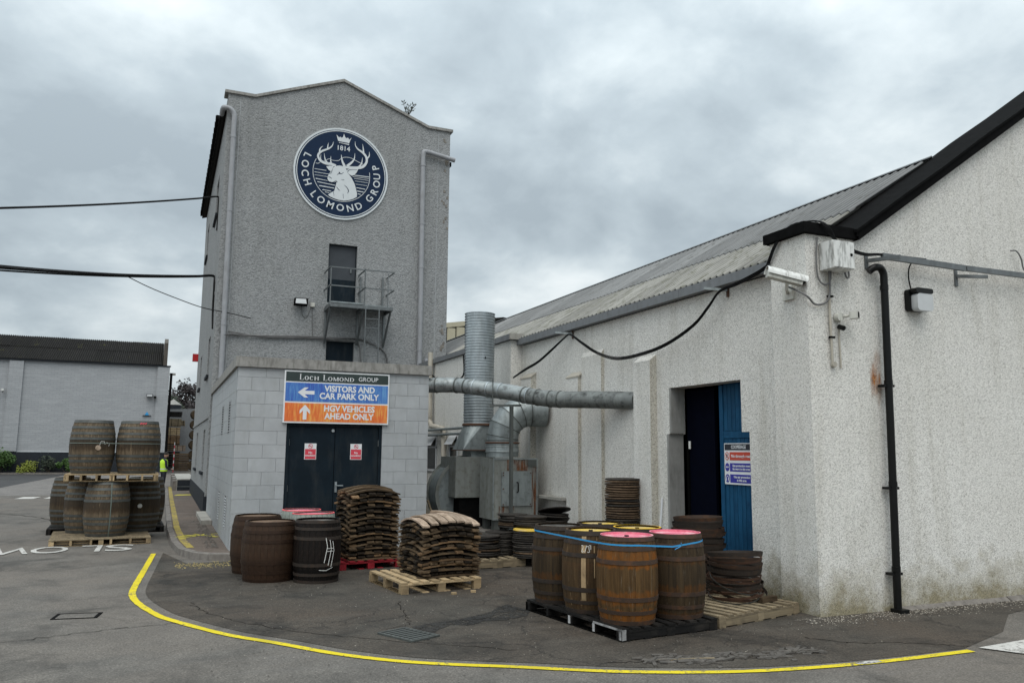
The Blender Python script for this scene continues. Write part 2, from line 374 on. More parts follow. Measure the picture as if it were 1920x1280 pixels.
M['post'] = metalm('steel_post', (.10, .11, .105), .55, .4, streak=.5, ds=(.04, .04, .035))
def stainm(name, c, lo, hi, scl=5):
    m, t, b = new_mat(name); return m
M['blue_door'] = woodm('blue_door_boards', (.005, .050, .115), (.010, .078, .165), .6, (9, 9, .8), var=.12, dark=(.004, .03, .075), bump=.25)
M['navy_door'] = plain('dark_blue_door', (.0008, .0016, .0065), .8, var=.2, spec=.05)
M['jamb'] = plain('grey_jamb_panel', (.26, .26, .25), .7, var=.12, dirt=((.1, .1, .095), .5))
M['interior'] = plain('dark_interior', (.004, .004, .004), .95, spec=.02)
M['pale_wood'] = woodm('pale_pallet_wood', (.30, .215, .12), (.46, .35, .21), .8, (.9, 12, 12), dark=(.10, .075, .05))
M['grey_wood'] = woodm('weathered_pallet_wood', (.15, .12, .082), (.28, .225, .145), .85, (.9, 12, 12), dark=(.06, .05, .038))
M['black_wood'] = woodm('black_painted_pallet_wood', (.005, .005, .005), (.013, .012, .011), .7, (.9, 12, 12), dark=(.006, .006, .007), stains=((.06, .052, .045), .35))
M['white_edge'] = woodm('chipped_white_paint', (.30, .30, .30), (.5, .5, .5), .7, (2, 12, 12), dark=(.015, .015, .015), stains=((.012, .012, .013), .97))
M['red_wood'] = woodm('red_painted_pallet_wood', (.22, .012, .02), (.30, .02, .03), .7, (.9, 12, 12), dark=(.07, .006, .008))
M['stave'] = woodm('loose_oak_stave', (.060, .040, .024), (.150, .105, .063), .85, (1.2, 14, 14), dark=(.018, .014, .011), var=.45)
M['stave_pale'] = woodm('split_pale_oak', (.20, .150, .105), (.43, .335, .26), .85, (1.2, 14, 14), dark=(.12, .07, .05), var=.3)
M['stave_char_shade'] = woodm('charred_shaded_stave', (.010, .008, .006), (.034, .025, .017), .85, (1.2, 14, 14), dark=(.008, .007, .006), var=.5)
M['stave_orange'] = woodm('fresh_oak_edge', (.13, .080, .042), (.26, .165, .09), .85, (1.2, 14, 14), dark=(.05, .035, .025), var=.4)
M['disc_dark'] = woodm('black_cask_head', (.016, .015, .014), (.05, .043, .036), .7, (3, 14, 14), dark=(.008, .008, .008), var=.5)
M['disc_brown'] = woodm('brown_cask_head', (.055, .036, .022), (.14, .095, .06), .8, (3, 14, 14), dark=(.02, .015, .012), var=.4)
M['head_pink'] = woodm('pink_painted_head', (.62, .13, .20), (.78, .25, .33), .6, (3, 10, 10), dark=(.50, .10, .16), var=.05, stains=((.70, .50, .50), .95))
M['head_yellow'] = woodm('yellow_painted_head', (.60, .38, .03), (.68, .50, .12), .6, (3, 10, 10), dark=(.50, .34, .07), var=.05, stains=((.42, .34, .22), .95))
M['head_dark'] = woodm('dark_oak_head', (.035, .032, .030), (.09, .08, .07), .6, (3, 10, 10), var=.1, stains=((.3, .3, .28), .5))
M['head_brown'] = woodm('brown_oak_head', (.10, .06, .04), (.22, .15, .10), .6, (3, 10, 10), var=.1)
M['head_white'] = woodm('pale_oak_head', (.30, .26, .22), (.42, .38, .33), .6, (3, 10, 10), var=.1)
M['coral'] = plain('coral_painted_chime', (.80, .13, .15), .6, var=.05)
M['pale_stripe'] = woodm('pale_scraped_oak', (.30, .21, .12), (.48, .35, .20), .8, (12, 12, 1))
m, t, b = new_mat('rust_run'); v = t.coord(scale=(9, 9, 1.0)); n = t.noise(v, 2.2, 6, .7)
t.put(b.inputs['Base Color'], t.ramp(t.noise(t.coord(), 14, 4, .6), [(.35, (.10, .035, .015)), (.65, (.25, .09, .03))])); t.put(b.inputs['Alpha'], t.ramp(n, [(.47, 0), (.62, .7)])); b.inputs['Roughness'].default_value = .85; M['rusty2'] = m
M['weathered_brown'] = plain('weathered_brown_stone', (.075, .065, .055), .9, var=.3, vs=2)
M['rim_yellow'] = plain('yellow_chime_paint', (.70, .42, .01), .6, var=.1)
M['cask_a'] = caskwood('rusty_cask_oak', (.050, .027, .010), (.112, .064, .025), (.20, .066, .008), .8, pale=((.22, .185, .135), .55), black=.3, rz=[(.02, .15, .85), (.24, .36, .6), (.66, .82, .9)])
M['cask_b'] = caskwood('grey_cask_oak', (.024, .016, .009), (.056, .037, .019), (.11, .042, .008), .45, pale=((.17, .15, .12), .5), black=.5, rz=[(.0, .06, .5), (.30, .38, .6), (.66, .70, .5)])
M['cask_c'] = caskwood('pale_cask_oak', (.038, .023, .011), (.088, .054, .025), (.10, .045, .016), .4, pale=((.40, .27, .15), .8), black=.45)
M['cask_brown'] = plain('brown_painted_cask', (.036, .019, .011), .6, var=.35, vs=7, bump=.4, bs=30, spec=.2, dirt=((.050, .034, .022), .5))
M['cask_black'] = plain('black_painted_cask', (.0065, .005, .0045), .5, var=.6, vs=8, bump=.4, bs=30, spec=.18, dirt=((.024, .015, .011), .6))
M['cask_butt'] = caskwood('sherry_butt_oak', (.075, .056, .037), (.185, .142, .095), (.085, .045, .018), .35, pale=((.30, .22, .14), .6), black=.5, H=1.10, belt=.9)
M['cask_butt2'] = caskwood('dark_butt_oak', (.040, .029, .018), (.090, .066, .040), (.05, .03, .015), .4, black=.7, H=1.10, belt=.85)
M['cask_grey'] = plain('grey_painted_cask_end', (.26, .29, .26), .6, var=.3, vs=12, dirt=((.04, .04, .035), .9))
M['hoop_rust'] = metalm('rusty_hoop_steel', (.046, .026, .016), .8, .05, streak=.7, ds=(.13, .050, .015), rnd=True)
M['hoop_dark'] = metalm('dark_hoop_steel', (.026, .018, .013), .75, .05, streak=.6, ds=(.065, .034, .018), rnd=True)
M['hoop_galv'] = metalm('grey_hoop_steel', (.10, .105, .10), .5, .5, streak=.5, ds=(.05, .045, .04), rnd=True)
M['hoop_brown'] = plain('brown_painted_hoop', (.028, .015, .009), .6, var=.3, vs=12, spec=.2)
M['strap_blue'] = plain('blue_polypropylene_strap', (.03, .30, .62), .4, var=.05)
M['strap_green'] = plain('grey_green_strap', (.13, .16, .14), .4, var=.05)
M['cable'] = plain('black_cable', (.005, .005, .0055), .6, spec=.15)
M['cable_grey'] = plain('grey_cable', (.13, .13, .13), .6)
M['roof'] = None
M['glass'] = plain('dark_window_glass', (.02, .025, .03), .08, var=.1)
M['upvc'] = plain('white_window_frame', (.68, .70, .72), .4, var=.04)
M['chalk'] = plain('chalk', (.75, .75, .72), .9, var=.1)
M['plastic_w'] = plain('off_white_plastic', (.55, .55, .50), .5, var=.1, dirt=((.12, .11, .1), .7))
M['cam_white'] = plain('white_camera_shell', (.70, .71, .69), .4, var=.06, vs=9, dirt=((.05, .048, .04), .95))
M['lens'] = plain('lamp_diffuser', (.50, .52, .53), .3, var=.05)
M['stone'] = plain('pale_chippings', (.36, .33, .28), .9, var=.3, vs=20)
M['rubble'] = plain('broken_tarmac', (.085, .077, .068), .9, var=.4, vs=10, bump=.6)
M['beige'] = plain('beige_cladding', (.40, .37, .27), .6, var=.06)
M['skin'] = plain('skin', (.42, .25, .18), .6, var=.05)
M['cloth_dark'] = plain('dark_workwear', (.014, .016, .025), .9, var=.2)
M['vest'] = plain('high_visibility_yellow', (.50, .78, .04), .7, var=.05)
M['vest_band'] = plain('reflective_band', (.55, .56, .55), .4, var=.05)
M['hair'] = plain('dark_hair', (.02, .014, .01), .8)
M['boots'] = plain('black_boots', (.01, .01, .01), .6)
# roof sheeting
def roofm(name, a, b_, lich, lf, moss=None):
    m, t, b = new_mat(name); oi = t.node('ShaderNodeObjectInfo').outputs['Random']
    v = t.coord(rnd=True, scale=(.5, 5, .5)); n = t.noise(v, 2.4, 6, .65)
    c = t.ramp(n, [(.3, a), (.7, b_)]); c = t.mix(1.0, c, t.ramp(oi, [(0, .8), (1, 1.15)]), 'MULTIPLY')
    l = t.noise(t.coord(rnd=True, scale=(1.2, 3, 1.2)), 3.1, 6, .7); c = t.mix(t.ramp(l, [(lf, 0), (lf+.1, .9)]), c, lich)
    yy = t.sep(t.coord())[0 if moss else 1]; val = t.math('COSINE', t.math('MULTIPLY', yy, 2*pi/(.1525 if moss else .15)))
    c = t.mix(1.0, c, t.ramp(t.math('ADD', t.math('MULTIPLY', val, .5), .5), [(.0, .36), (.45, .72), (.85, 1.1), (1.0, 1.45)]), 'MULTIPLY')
    if moss: c = t.mix(t.ramp(t.noise(t.coord(rnd=True), 1.7, 6, .75), [(moss[1], 0), (moss[1]+.08, 1)]), c, moss[0])
    t.put(b.inputs['Base Color'], c); b.inputs['Roughness'].default_value = .85; b.inputs['Specular IOR Level'].default_value = .12
    t.put(b.inputs['Normal'], t.bump(l, .4, .01)); return m
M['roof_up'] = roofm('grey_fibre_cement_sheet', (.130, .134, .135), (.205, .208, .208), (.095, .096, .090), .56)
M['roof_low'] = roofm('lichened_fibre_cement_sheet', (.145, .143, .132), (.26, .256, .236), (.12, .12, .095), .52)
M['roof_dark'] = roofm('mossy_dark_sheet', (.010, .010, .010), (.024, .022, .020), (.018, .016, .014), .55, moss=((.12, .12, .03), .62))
# painted brick
m, t, b = new_mat('grey_painted_brick'); v = t.coord()
br = t.node('ShaderNodeTexBrick'); mp = t.coord(scale=(1, 1, 1), rot=(R(90), 0, 0)); t.put(br.inputs['Vector'], mp)
br.inputs['Scale'].default_value = 1; br.inputs['Brick Width'].default_value = .45; br.inputs['Row Height'].default_value = .15; br.inputs['Mortar Size'].default_value = .012
br.inputs['Color1'].default_value = (.345, .36, .375, 1); br.inputs['Color2'].default_value = (.315, .33, .345, 1); br.inputs['Mortar'].default_value = (.26, .27, .285, 1)
c = t.mix(t.ramp(t.noise(t.coord(scale=(.35, .35, 1.6)), 1.6, 7, .7), [(.42, 0), (.75, .5)]), br.outputs[0], (.255, .268, .285))
c = t.mix(t.ramp(t.noise(t.coord(scale=(.35, .35, 2.6), loc=(4, 0, 0)), 2.6, 7, .7), [(.5, 0), (.75, .5)]), c, (.44, .455, .47))
t.put(b.inputs['Base Color'], c); b.inputs['Roughness'].default_value = .75
t.put(b.inputs['Normal'], t.bump(t.noise(v, 3.5, 6, .7), .5, .05)); M['brick'] = m
# foliage
def leafm(name, a, b_):
    m, t, b = new_mat(name); oi = t.noise(t.coord(), 2.2, 4, .7); f = t.noise(t.coord(), 14, 2, .6)
    c = t.mix(.5, t.ramp(oi, [(.3, a), (.7, b_)]), t.ramp(f, [(.3, a), (.7, b_)]))
    t.put(b.inputs['Base Color'], c); b.inputs['Roughness'].default_value = .6; b.inputs['Subsurface Weight'].default_value = 0.0; return m
M['leaf'] = leafm('green_leaf', (.018, .05, .010), (.07, .15, .02))
M['leaf_lime'] = leafm('yellow_green_leaf', (.09, .13, .01), (.28, .30, .03))
M['leaf_dark'] = leafm('dark_leaf', (.010, .02, .010), (.03, .045, .02))
M['leaf_purple'] = leafm('copper_leaf', (.012, .010, .010), (.035, .022, .022))
M['bark'] = plain('bark', (.05, .04, .03), .9)

LOGO_POLY = {'neck': [(-0.426, -0.173), (-0.393, -0.08), (-0.326, 0.03), (-0.293, 0.11), (-0.247, 0.167), (-0.189, 0.213), (-0.069, 0.244), (0.028, 0.234), (0.102, 0.194), (0.141, 0.137), (0.206, 0.02), (0.308, -0.104), (0.4, -0.267), (0.455, -0.436), (0.497, -0.607), (0.495, -0.67), (0.38, -0.749), (0.236, -0.813), (0.092, -0.845), (-0.052, -0.844), (-0.198, -0.814), (-0.319, -0.773), (-0.392, -0.728), (-0.323, -0.657), (-0.207, -0.578), (-0.186, -0.476), (-0.156, -0.334), (-0.151, -0.275), (-0.217, -0.31), (-0.312, -0.331), (-0.385, -0.297), (-0.423, -0.235)], 'ear_l': [(-0.479, 0.152), (-0.38, 0.192), (-0.249, 0.202), (-0.291, 0.115), (-0.337, 0.015), (-0.411, 0.067)], 'ear_r': [(0.137, 0.124), (0.201, 0.169), (0.298, 0.193), (0.498, 0.208), (0.448, 0.094), (0.378, 0.002), (0.306, -0.028), (0.219, 0.015)], 'crown': [(-0.152, 1.016), (-0.207, 1.21), (-0.127, 1.129), (-0.091, 1.158), (-0.042, 1.13), (-0.007, 1.167), (0.021, 1.274), (0.062, 1.166), (0.104, 1.142), (0.145, 1.167), (0.191, 1.11), (0.262, 1.191), (0.212, 1.075), (0.191, 0.99)], 'crown_base': [(-0.141, 0.992), (0.192, 0.965), (0.185, 0.933), (-0.14, 0.962)]}
LOGO_STROKE = [[(-0.189, 0.221, 0.073), (-0.335, 0.254, 0.082), (-0.502, 0.254, 0.082), (-0.647, 0.307, 0.073), (-0.728, 0.419, 0.063), (-0.715, 0.521, 0.063), (-0.612, 0.625, 0.058), (-0.449, 0.714, 0.048), (-0.333, 0.821, 0.034), (-0.285, 0.968, 0.007)], [(-0.692, 0.537, 0.053), (-0.69, 0.651, 0.039), (-0.652, 0.732, 0.024), (-0.595, 0.779, 0.007)], [(-0.461, 0.712, 0.044), (-0.453, 0.815, 0.029), (-0.437, 0.906, 0.007)], [(-0.322, 0.231, 0.053), (-0.35, 0.352, 0.034), (-0.352, 0.503, 0.007)], [(-0.442, 0.25, 0.063), (-0.519, 0.376, 0.034), (-0.557, 0.559, 0.007)], [(-0.599, 0.289, 0.034), (-0.654, 0.368, 0.024), (-0.651, 0.506, 0.01)], [(0.029, 0.209, 0.058), (0.199, 0.221, 0.082), (0.419, 0.242, 0.087), (0.614, 0.297, 0.082), (0.721, 0.415, 0.073), (0.754, 0.548, 0.068), (0.713, 0.67, 0.068), (0.61, 0.769, 0.063), (0.471, 0.849, 0.044), (0.389, 0.951, 0.024), (0.369, 1.088, 0.007)], [(0.648, 0.736, 0.053), (0.631, 0.887, 0.034), (0.606, 1.037, 0.007)], [(0.741, 0.572, 0.053), (0.824, 0.687, 0.034), (0.825, 0.828, 0.007)], [(0.076, 0.241, 0.082), (-0.003, 0.406, 0.053), (-0.039, 0.59, 0.01)], [(0.149, 0.252, 0.082), (0.29, 0.4, 0.058), (0.364, 0.526, 0.034), (0.378, 0.706, 0.007)], [(0.516, 0.282, 0.058), (0.597, 0.422, 0.034), (0.616, 0.603, 0.007)], [(-0.798, 0.214, 0.012), (-0.727, 0.214, 0.017), (-0.669, 0.258, 0.012)], [(-0.552, 0.316, 0.012), (-0.389, 0.407, 0.015), (-0.291, 0.374, 0.012), (-0.123, 0.392, 0.015), (-0.029, 0.478, 0.012), (0.114, 0.535, 0.015), (0.286, 0.526, 0.015), (0.485, 0.443, 0.015), (0.66, 0.38, 0.017)]]
LOGO_LINES = [[(-0.826, 0.037, 0.015), (-0.469, 0.028, 0.015)], [(-0.821, -0.064, 0.015), (-0.37, -0.072, 0.015)], [(-0.811, -0.154, 0.012), (-0.421, -0.159, 0.012)], [(-0.778, -0.261, 0.029), (-0.416, -0.284, 0.01)], [(-0.727, -0.358, 0.022), (-0.19, -0.396, 0.022)], [(-0.663, -0.473, 0.029), (-0.21, -0.491, 0.024)], [(-0.564, -0.583, 0.024), (-0.302, -0.596, 0.024)], [(-0.485, -0.647, 0.019), (-0.359, -0.654, 0.019)], [(0.39, 0.004, 0.024), (0.852, 0.013, 0.024)], [(0.331, -0.05, 0.012), (0.843, -0.042, 0.012)], [(0.381, -0.098, 0.012), (0.836, -0.104, 0.012)], [(0.404, -0.176, 0.012), (0.813, -0.178, 0.012)], [(0.432, -0.273, 0.012), (0.787, -0.273, 0.012)], [(0.46, -0.38, 0.022), (0.741, -0.397, 0.022)], [(0.483, -0.483, 0.027), (0.685, -0.495, 0.027)], [(0.511, -0.57, 0.022), (0.599, -0.578, 0.022)]]
LOGO_DARK = [[(-0.149, -0.065, 0.007), (-0.084, -0.015, 0.019), (-0.023, -0.013, 0.019), (0.06, 0.042, 0.007)], [(-0.402, -0.162, 0.01), (-0.342, -0.173, 0.019), (-0.293, -0.206, 0.01)], [(-0.38, -0.308, 0.01), (-0.265, -0.317, 0.015), (-0.171, -0.263, 0.015), (-0.109, -0.305, 0.007)], [(-0.145, -0.44, 0.007), (-0.089, -0.507, 0.017), (-0.04, -0.545, 0.007)], [(0.086, -0.357, 0.007), (0.174, -0.425, 0.019), (0.221, -0.519, 0.022), (0.192, -0.598, 0.007)], [(0.06, -0.636, 0.01), (0.08, -0.779, 0.01)], [(-0.234, -0.607, 0.01), (-0.21, -0.728, 0.01)], [(0.168, 0.053, 0.007), (0.202, 0.128, 0.015), (0.299, 0.168, 0.012), (0.465, 0.183, 0.007)], [(0.496, -0.557, 0.012), (0.495, -0.67, 0.019)], [(-0.009, -0.2, 0.007), (0.08, -0.187, 0.01)], [(-0.281, 0.112, 0.007), (-0.324, -0.02, 0.015), (-0.37, -0.065, 0.007)]]
LOGO_TEXT = [('L', 158.4, 1.13), ('O', 172.2, 1.11), ('C', -173.0, 1.1), ('H', -158.1, 1.09), ('L', -137.1, 1.1), ('O', -123.3, 1.08), ('M', -106.7, 1.07), ('O', -90.4, 1.07), ('N', -74.4, 1.09), ('D', -59.8, 1.1), ('G', -37.5, 1.1), ('R', -23.0, 1.11), ('O', -9.5, 1.1), ('U', 3.2, 1.09), ('P', 18.5, 1.09)]
# ================================================================ ground
def sheet(name, pts, z, mat, kind='structure'):
    o = MB().poly([(x, y, z) for x, y in pts]).build(name, mat); return tag(o, kind=kind)
def grid_sheet(name, x0, x1, y0, y1, z, mat):
    return sheet(name, [(x0, y0), (x1, y0), (x1, y1), (x0, y1)], z, mat)
grid_sheet('road', -400, 400, -300, 600, 0, M['road'])
YL = [(-0.03, 16.57), (-0.15, 14.32), (-0.24, 12.64), (-0.24, 11.97), (-0.15, 11.34), (0.04, 10.59), (0.2, 10.17), (0.71, 9.21), (1.17, 8.6), (1.61, 7.99), (2.07, 7.52), (2.53, 7.2), (2.99, 6.94), (3.8, 6.45), (4.67, 6.1), (5.43, 5.94), (6.31, 5.86), (7.45, 5.85)]
YS = [p.xy for p in spline([(x, y, 0) for x, y in YL], 9)]
yard_edge = [(p.x+.16, p.y+.10) for p in YS[:-1]]
sheet('yard_tarmac', yard_edge+[(8.6, 6.35), (9.6, 7.0), (12.5, 7.7), (8, 12), (8, 24), (1.3, 24), (1.3, 15.1), (.5, 15.0)], .004, M['yard'])
sheet('damp_tarmac', [(2.62, 8.85), (2.9, 8.98), (3.2, 9.02), (3.5, 9.2), (3.75, 9.34), (3.95, 9.6), (4.12, 9.7), (4.2, 9.2), (4.05, 8.95), (3.75, 8.82), (3.45, 8.86), (3.3, 8.7), (3.05, 8.78), (2.85, 8.62), (2.72, 8.4), (2.62, 8.2), (2.48, 8.12), (2.42, 8.22), (2.6, 8.5)], .008, M['damp'])
sheet('car_park_tarmac', [(-7.2, 42.0), (-6.2, 69.3), (-60, 69.3), (-60, 36)], .004, M['carpark'])
sheet('concrete_apron', [(-4.6, 38.2), (0.0, 38.6), (0.15, 69.4), (-6.18, 69.3), (-7.15, 42.0), (-11, 38.0)], .005, M['apron'])
# footpath: a raised strip that climbs gently towards the back of the tower
fp_out = [(0.20, 41), (0.18, 30), (0.19, 20.4), (0.26, 17.6), (0.36, 16.3), (0.55, 15.65), (0.85, 15.25), (1.26, 15.1)]
fpz = lambda y: .115+.003*max(0, y-16)
fm = MB()
ins = [(x+.13*(1 if y > 15.8 else .4), y+(.02 if y > 15.8 else .13)) for x, y in fp_out]
ring = ins+[(1.42, 15.25), (1.42, 24), (1.3, 30), (1.3, 41)]
for a, b in zip(range(len(ins)-1), range(1, len(ins))):
    pa, pb = ins[a], ins[b]; fm.add([(pa[0], pa[1], fpz(pa[1])), (pb[0], pb[1], fpz(pb[1])), (1.45, pb[1], fpz(pb[1])), (1.45, pa[1], fpz(pa[1]))], [(0, 1, 2, 3)])
tag(fm.build('footpath', M['path']), kind='structure')
# kerbstones along the footpath, each a piece of its own
kerb = empty('kerb', (0, 0, 0)); tag(kerb, kind='structure')
def kerb_run(parent, pts, step=.9, w=.13, zf=fpz, mat='kerb', zlow=-.1, name='kerbstone'):
    for (x0, y0), (x1, y1) in zip(pts[:-1], pts[1:]):
        L = math.hypot(x1-x0, y1-y0); k = max(1, round(L/step))
        for i in range(k):
            p = Vector((x0+(x1-x0)*i/k, y0+(y1-y0)*i/k, 0)); q = Vector((x0+(x1-x0)*(i+1)/k, y0+(y1-y0)*(i+1)/k, 0)); d = (q-p).normalized(); nrm = Vector((-d.y, d.x, 0))
            p += d*.006; q -= d*.006; z = zf((p.y+q.y)/2)+.008+random.uniform(-.004, .004)
            b_ = MB(); c0 = nrm*.0; c1 = nrm*w
            vs = [p+c0, q+c0, q+c1, p+c1]; lo = [Vector((v.x, v.y, zlow)) for v in vs]; hi = [Vector((v.x, v.y, z)) for v in vs]; hi[0] = hi[0]+nrm*.02-Vector((0, 0, .012)); hi[1] = hi[1]+nrm*.02-Vector((0, 0, .012))
            b_.add(lo+hi, [(0, 3, 2, 1), (4, 5, 6, 7), (0, 1, 5, 4), (1, 2, 6, 5), (2, 3, 7, 6), (3, 0, 4, 7)]); b_.build(name, M[mat], parent)
kerb_run(kerb, fp_out)
# worn yellow band painted along the kerb
ym = MB(); yb = [(x+.16, y) for x, y in fp_out if y > 16.2]
for (xa, ya), (xb, yb2) in zip(yb[:-1], yb[1:]):
    ym.add([(xa, ya, fpz(ya)+.005), (xb, yb2, fpz(yb2)+.005), (xb+.13, yb2, fpz(yb2)+.005), (xa+.13, ya, fpz(ya)+.005)], [(0, 1, 2, 3)])
tag(ym.build('kerb_line', M['yellow_old']), 'worn yellow line painted along the footpath kerb', 'road marking')
# grey slab in the corner between tower and block annexe
sl = MB(); sl.prism([(1.02, 21.2, .09), (1.19, 20.9, .09), (1.19, 23.98, .09), (1.02, 23.98, .09)], (0, 0, .16)); 
tag(MB().box(.95, 1.19, 20.9, 23.98, .05, .24).build('concrete_slab', M['slab']), kind='structure')

def ribbon(pts, w, z):
    mb = MB(); P = [Vector((p[0], p[1], 0)) for p in pts]; vs = []
    for i, p in enumerate(P):
        d = (P[min(i+1, len(P)-1)]-P[max(i-1, 0)]).normalized(); n_ = Vector((-d.y, d.x, 0)); ww = w[i] if hasattr(w, '__len__') else w
        vs += [p+n_*ww/2+Vector((0, 0, z)), p-n_*ww/2+Vector((0, 0, z))]
    mb.add(vs, [(2*i, 2*i+1, 2*i+3, 2*i+2) for i in range(len(P)-1)]); return mb
tag(ribbon(YS, [.088+random.gauss(0, .0035) for i in range(len(YS))], .0075).build('yellow_line', M['yellow']), 'bright yellow line curving round the yard in front of the barrels', 'road marking')
tag(ribbon([(5.98, 5.88), (6.1, 5.876), (6.26, 5.866)], [.04, .085, .05], .0105).build('paint_patch', M['white']), 'small white patch on the yellow line near its right end', 'road marking')
tag(MB().poly([(7.62, 5.9, .012), (8.6, 5.99, .012), (10.4, 6.1, .012), (10.2, 5.3, .012), (8.4, 5.1, .012), (7.95, 5.32, .012)]).build('white_marking', M['white']), 'broad white road marking at the right edge beyond the yellow line', 'road marking')
for i, (x0, x1) in enumerate([(-6.6, -5.75), (-4.98, -4.36), (-4.03, -3.62)]):
    o = MB().poly([(x0, 35.6, .012), (x1, 35.6, .012), (x1+.1, 37.0, .012), (x0+.1, 37.0, .012)]).build('road_dash', M['white'])
    tag(o, ['white road dash at the far left edge of the picture', 'middle one of the three white road dashes on the left', 'white road dash closest to the stacked butts'][i], 'road marking', 'white dashes across the road')
# SLOW, painted to be read from the other side
for ch, x, wsc, lab in (('S', -.66, 1.0, 'S'), ('L', -1.14, 1.0, 'L'), ('O', -1.83, 1.05, 'O'), ('W', -2.54, 1.0, 'W')):
    me = text_mesh(ch, 1.0, M['white'], extrude=0.001, bold=.004)
    xs = [v.co.x for v in me.vertices]; ys = [v.co.y for v in me.vertices]; cx = (min(xs)+max(xs))/2; cy = (min(ys)+max(ys))/2
    tw = {'S': .50, 'L': .36, 'O': .62, 'W': .84}[ch]
    me.transform(Matrix.Diagonal((tw/(max(xs)-min(xs)), 1.08/(max(ys)-min(ys)), 1, 1)) @ Matrix.Translation((-cx, -cy, 0)))
    o = link('road_letter', me, None, (x, 17.75, .013), (0, 0, pi)); tag(o, 'white letter %s painted upside down on the road by the butts' % lab, 'road marking')
# arrow sprayed on the footpath
am = MB(); az = fpz(18.4)+.006
for a, b in (((.42, 17.85), (.98, 18.75)), ((.36, 18.25), (1.2, 18.75)), ((1.15, 18.0), (.72, 18.75)), ((.5, 18.55), (1.12, 18.35))):
    d = Vector((b[0]-a[0], b[1]-a[1], 0)).normalized(); n_ = Vector((-d.y, d.x, 0))*.045; A = Vector((a[0], a[1], az)); B = Vector((b[0], b[1], az)); az += .0015
    am.add([A+n_, A-n_, B-n_*.6, B+n_*.6], [(0, 1, 2, 3)])
tag(am.build('sprayed_arrow', M['yellow_faint']), 'rough yellow arrow sprayed on the footpath beside the block annexe', 'road marking')
tag(MB().poly([(.5, 33.6, fpz(34)+.006), (1.15, 33.7, fpz(34)+.006), (1.1, 34.4, fpz(34)+.006), (.62, 34.3, fpz(34)+.006)]).build('sprayed_mark', M['yellow_faint']), 'small yellow sprayed mark at the far end of the footpath', 'road marking')
# inspection cover sunk in the road
mh = empty('manhole_cover', (-.78, 10.78, 0), R(-8), 'shallow rectangular sunken cover in the road left of the yellow line', 'manhole cover')
MB().box(-.2, .2, -.13, .13, .001, .006).build('cover_plate', M['road'], mh)
fr = MB(); fr.box(-.24, .24, .13, .16, 0, .008); fr.box(-.24, .24, -.155, -.13, 0, .007); fr.box(-.24, -.2, -.13, .13, 0, .0075); fr.box(.2, .24, -.13, .13, 0, .0075); fr.build('cover_frame', M['black_paint'], mh)
# drain grate
gr = empty('drain_grate', (2.475, 8.47, 0), math.atan2(.42, .9), 'iron drain grate with slots sunk in the yard tarmac', 'drain grate')
MB().box(-.17, .17, -.25, .25, .0, .0095).build('drain_pit', plain('drain_pit', (.004, .004, .004), .9), gr)
g = MB(); g.box(-.19, .19, .25, .275, .0, .024); g.box(-.19, .19, -.275, -.25, .0, .024); g.box(-.19, -.165, -.25, .25, .0, .023); g.box(.165, .19, -.25, .25, .0, .023); g.build('grate_frame', M['post'], gr)
gb = MB().box(-.164, .164, -.017, .017, .0, .021).mesh('grate_bar', M['post'])
for i in range(7): link('grate_bar', gb, gr, (0, -.207+.069*i, 0))
# long joint in the tarmac and small fragments
def scatter(name, label_kind, n, fn, smin, smax, mat, flat=.5):
    mb = MB()
    for _ in range(n):
        x, y, z = fn(); s = random.uniform(smin, smax); vs = []
        for k in range(5):
            a = 2*pi*k/5+random.uniform(-.3, .3); vs.append((x+cos(a)*s*random.uniform(.6, 1), y+sin(a)*s*random.uniform(.6, 1), z+random.uniform(0, .3)*s*flat))
        vs.append((x+random.uniform(-.2, .2)*s, y+random.uniform(-.2, .2)*s, z+s*flat))
        mb.add(vs, [(k, (k+1) % 5, 5) for k in range(5)])
    return tag(mb.build(name, mat), kind='stuff')
def along_gable():
    x = random.uniform(6.9, 12.5); return x, 7.64-abs(random.gauss(0, .20))+max(0, .0), .006
scatter('stone_chippings', '', 1500, along_gable, .004, .013, M['stone'])
scatter('gravel', '', 900, lambda: (random.uniform(6.6, 12.5), 7.62-abs(random.gauss(0, .3)), .006), .005, .018, M['rubble'])
scatter('yard_grit', '', 420, lambda: (random.uniform(.6, 7.0), random.uniform(6.4, 12.2), .006), .003, .010, M['stone'], .4)
scatter('dark_grit', '', 1100, lambda: (random.uniform(.4, 7.2), random.uniform(6.3, 13), .006), .004, .014, M['rubble'], .5)
scatter('footpath_grit', '', 420, lambda: (random.uniform(.3, 1.6), random.gauss(14.7, .18), .006), .006, .02, plain('yellow_grit', (.30, .24, .10), .9), .5)
scatter('leaf_litter', '', 260, lambda: (1.0-abs(random.gauss(0, .10))+.05, random.uniform(16, 23.5), fpz(20)+.004), .012, .04, M['rubble'], .5)
# broken tarmac: shards lying along the edge of the patch
bt = MB()
for _ in range(170):
    u = random.random(); x = 4.25+u*1.75+random.gauss(0, .1); y = 6.62-.22*u+random.gauss(0, .07)+.06*sin(x*9); L = random.uniform(.02, .10); a = random.gauss(0, .45)
    Mx = Matrix.Translation((x, y, .004)) @ Matrix.Rotation(a, 4, 'Z') @ Matrix.Rotation(random.gauss(0, .2), 4, 'X'); bt.box(-L, L, -.012-.015*random.random(), .015, 0, random.uniform(.005, .018), 0, Mx)
tag(bt.build('broken_tarmac', M['rubble']), kind='stuff')
tag(MB().bar((4.33, 6.63, .012), (4.86, 6.50, .014), .035, .012).build('timber_strip', M['grey_wood']), 'thin grey timber strip lying in broken tarmac before the yellow line', 'timber')

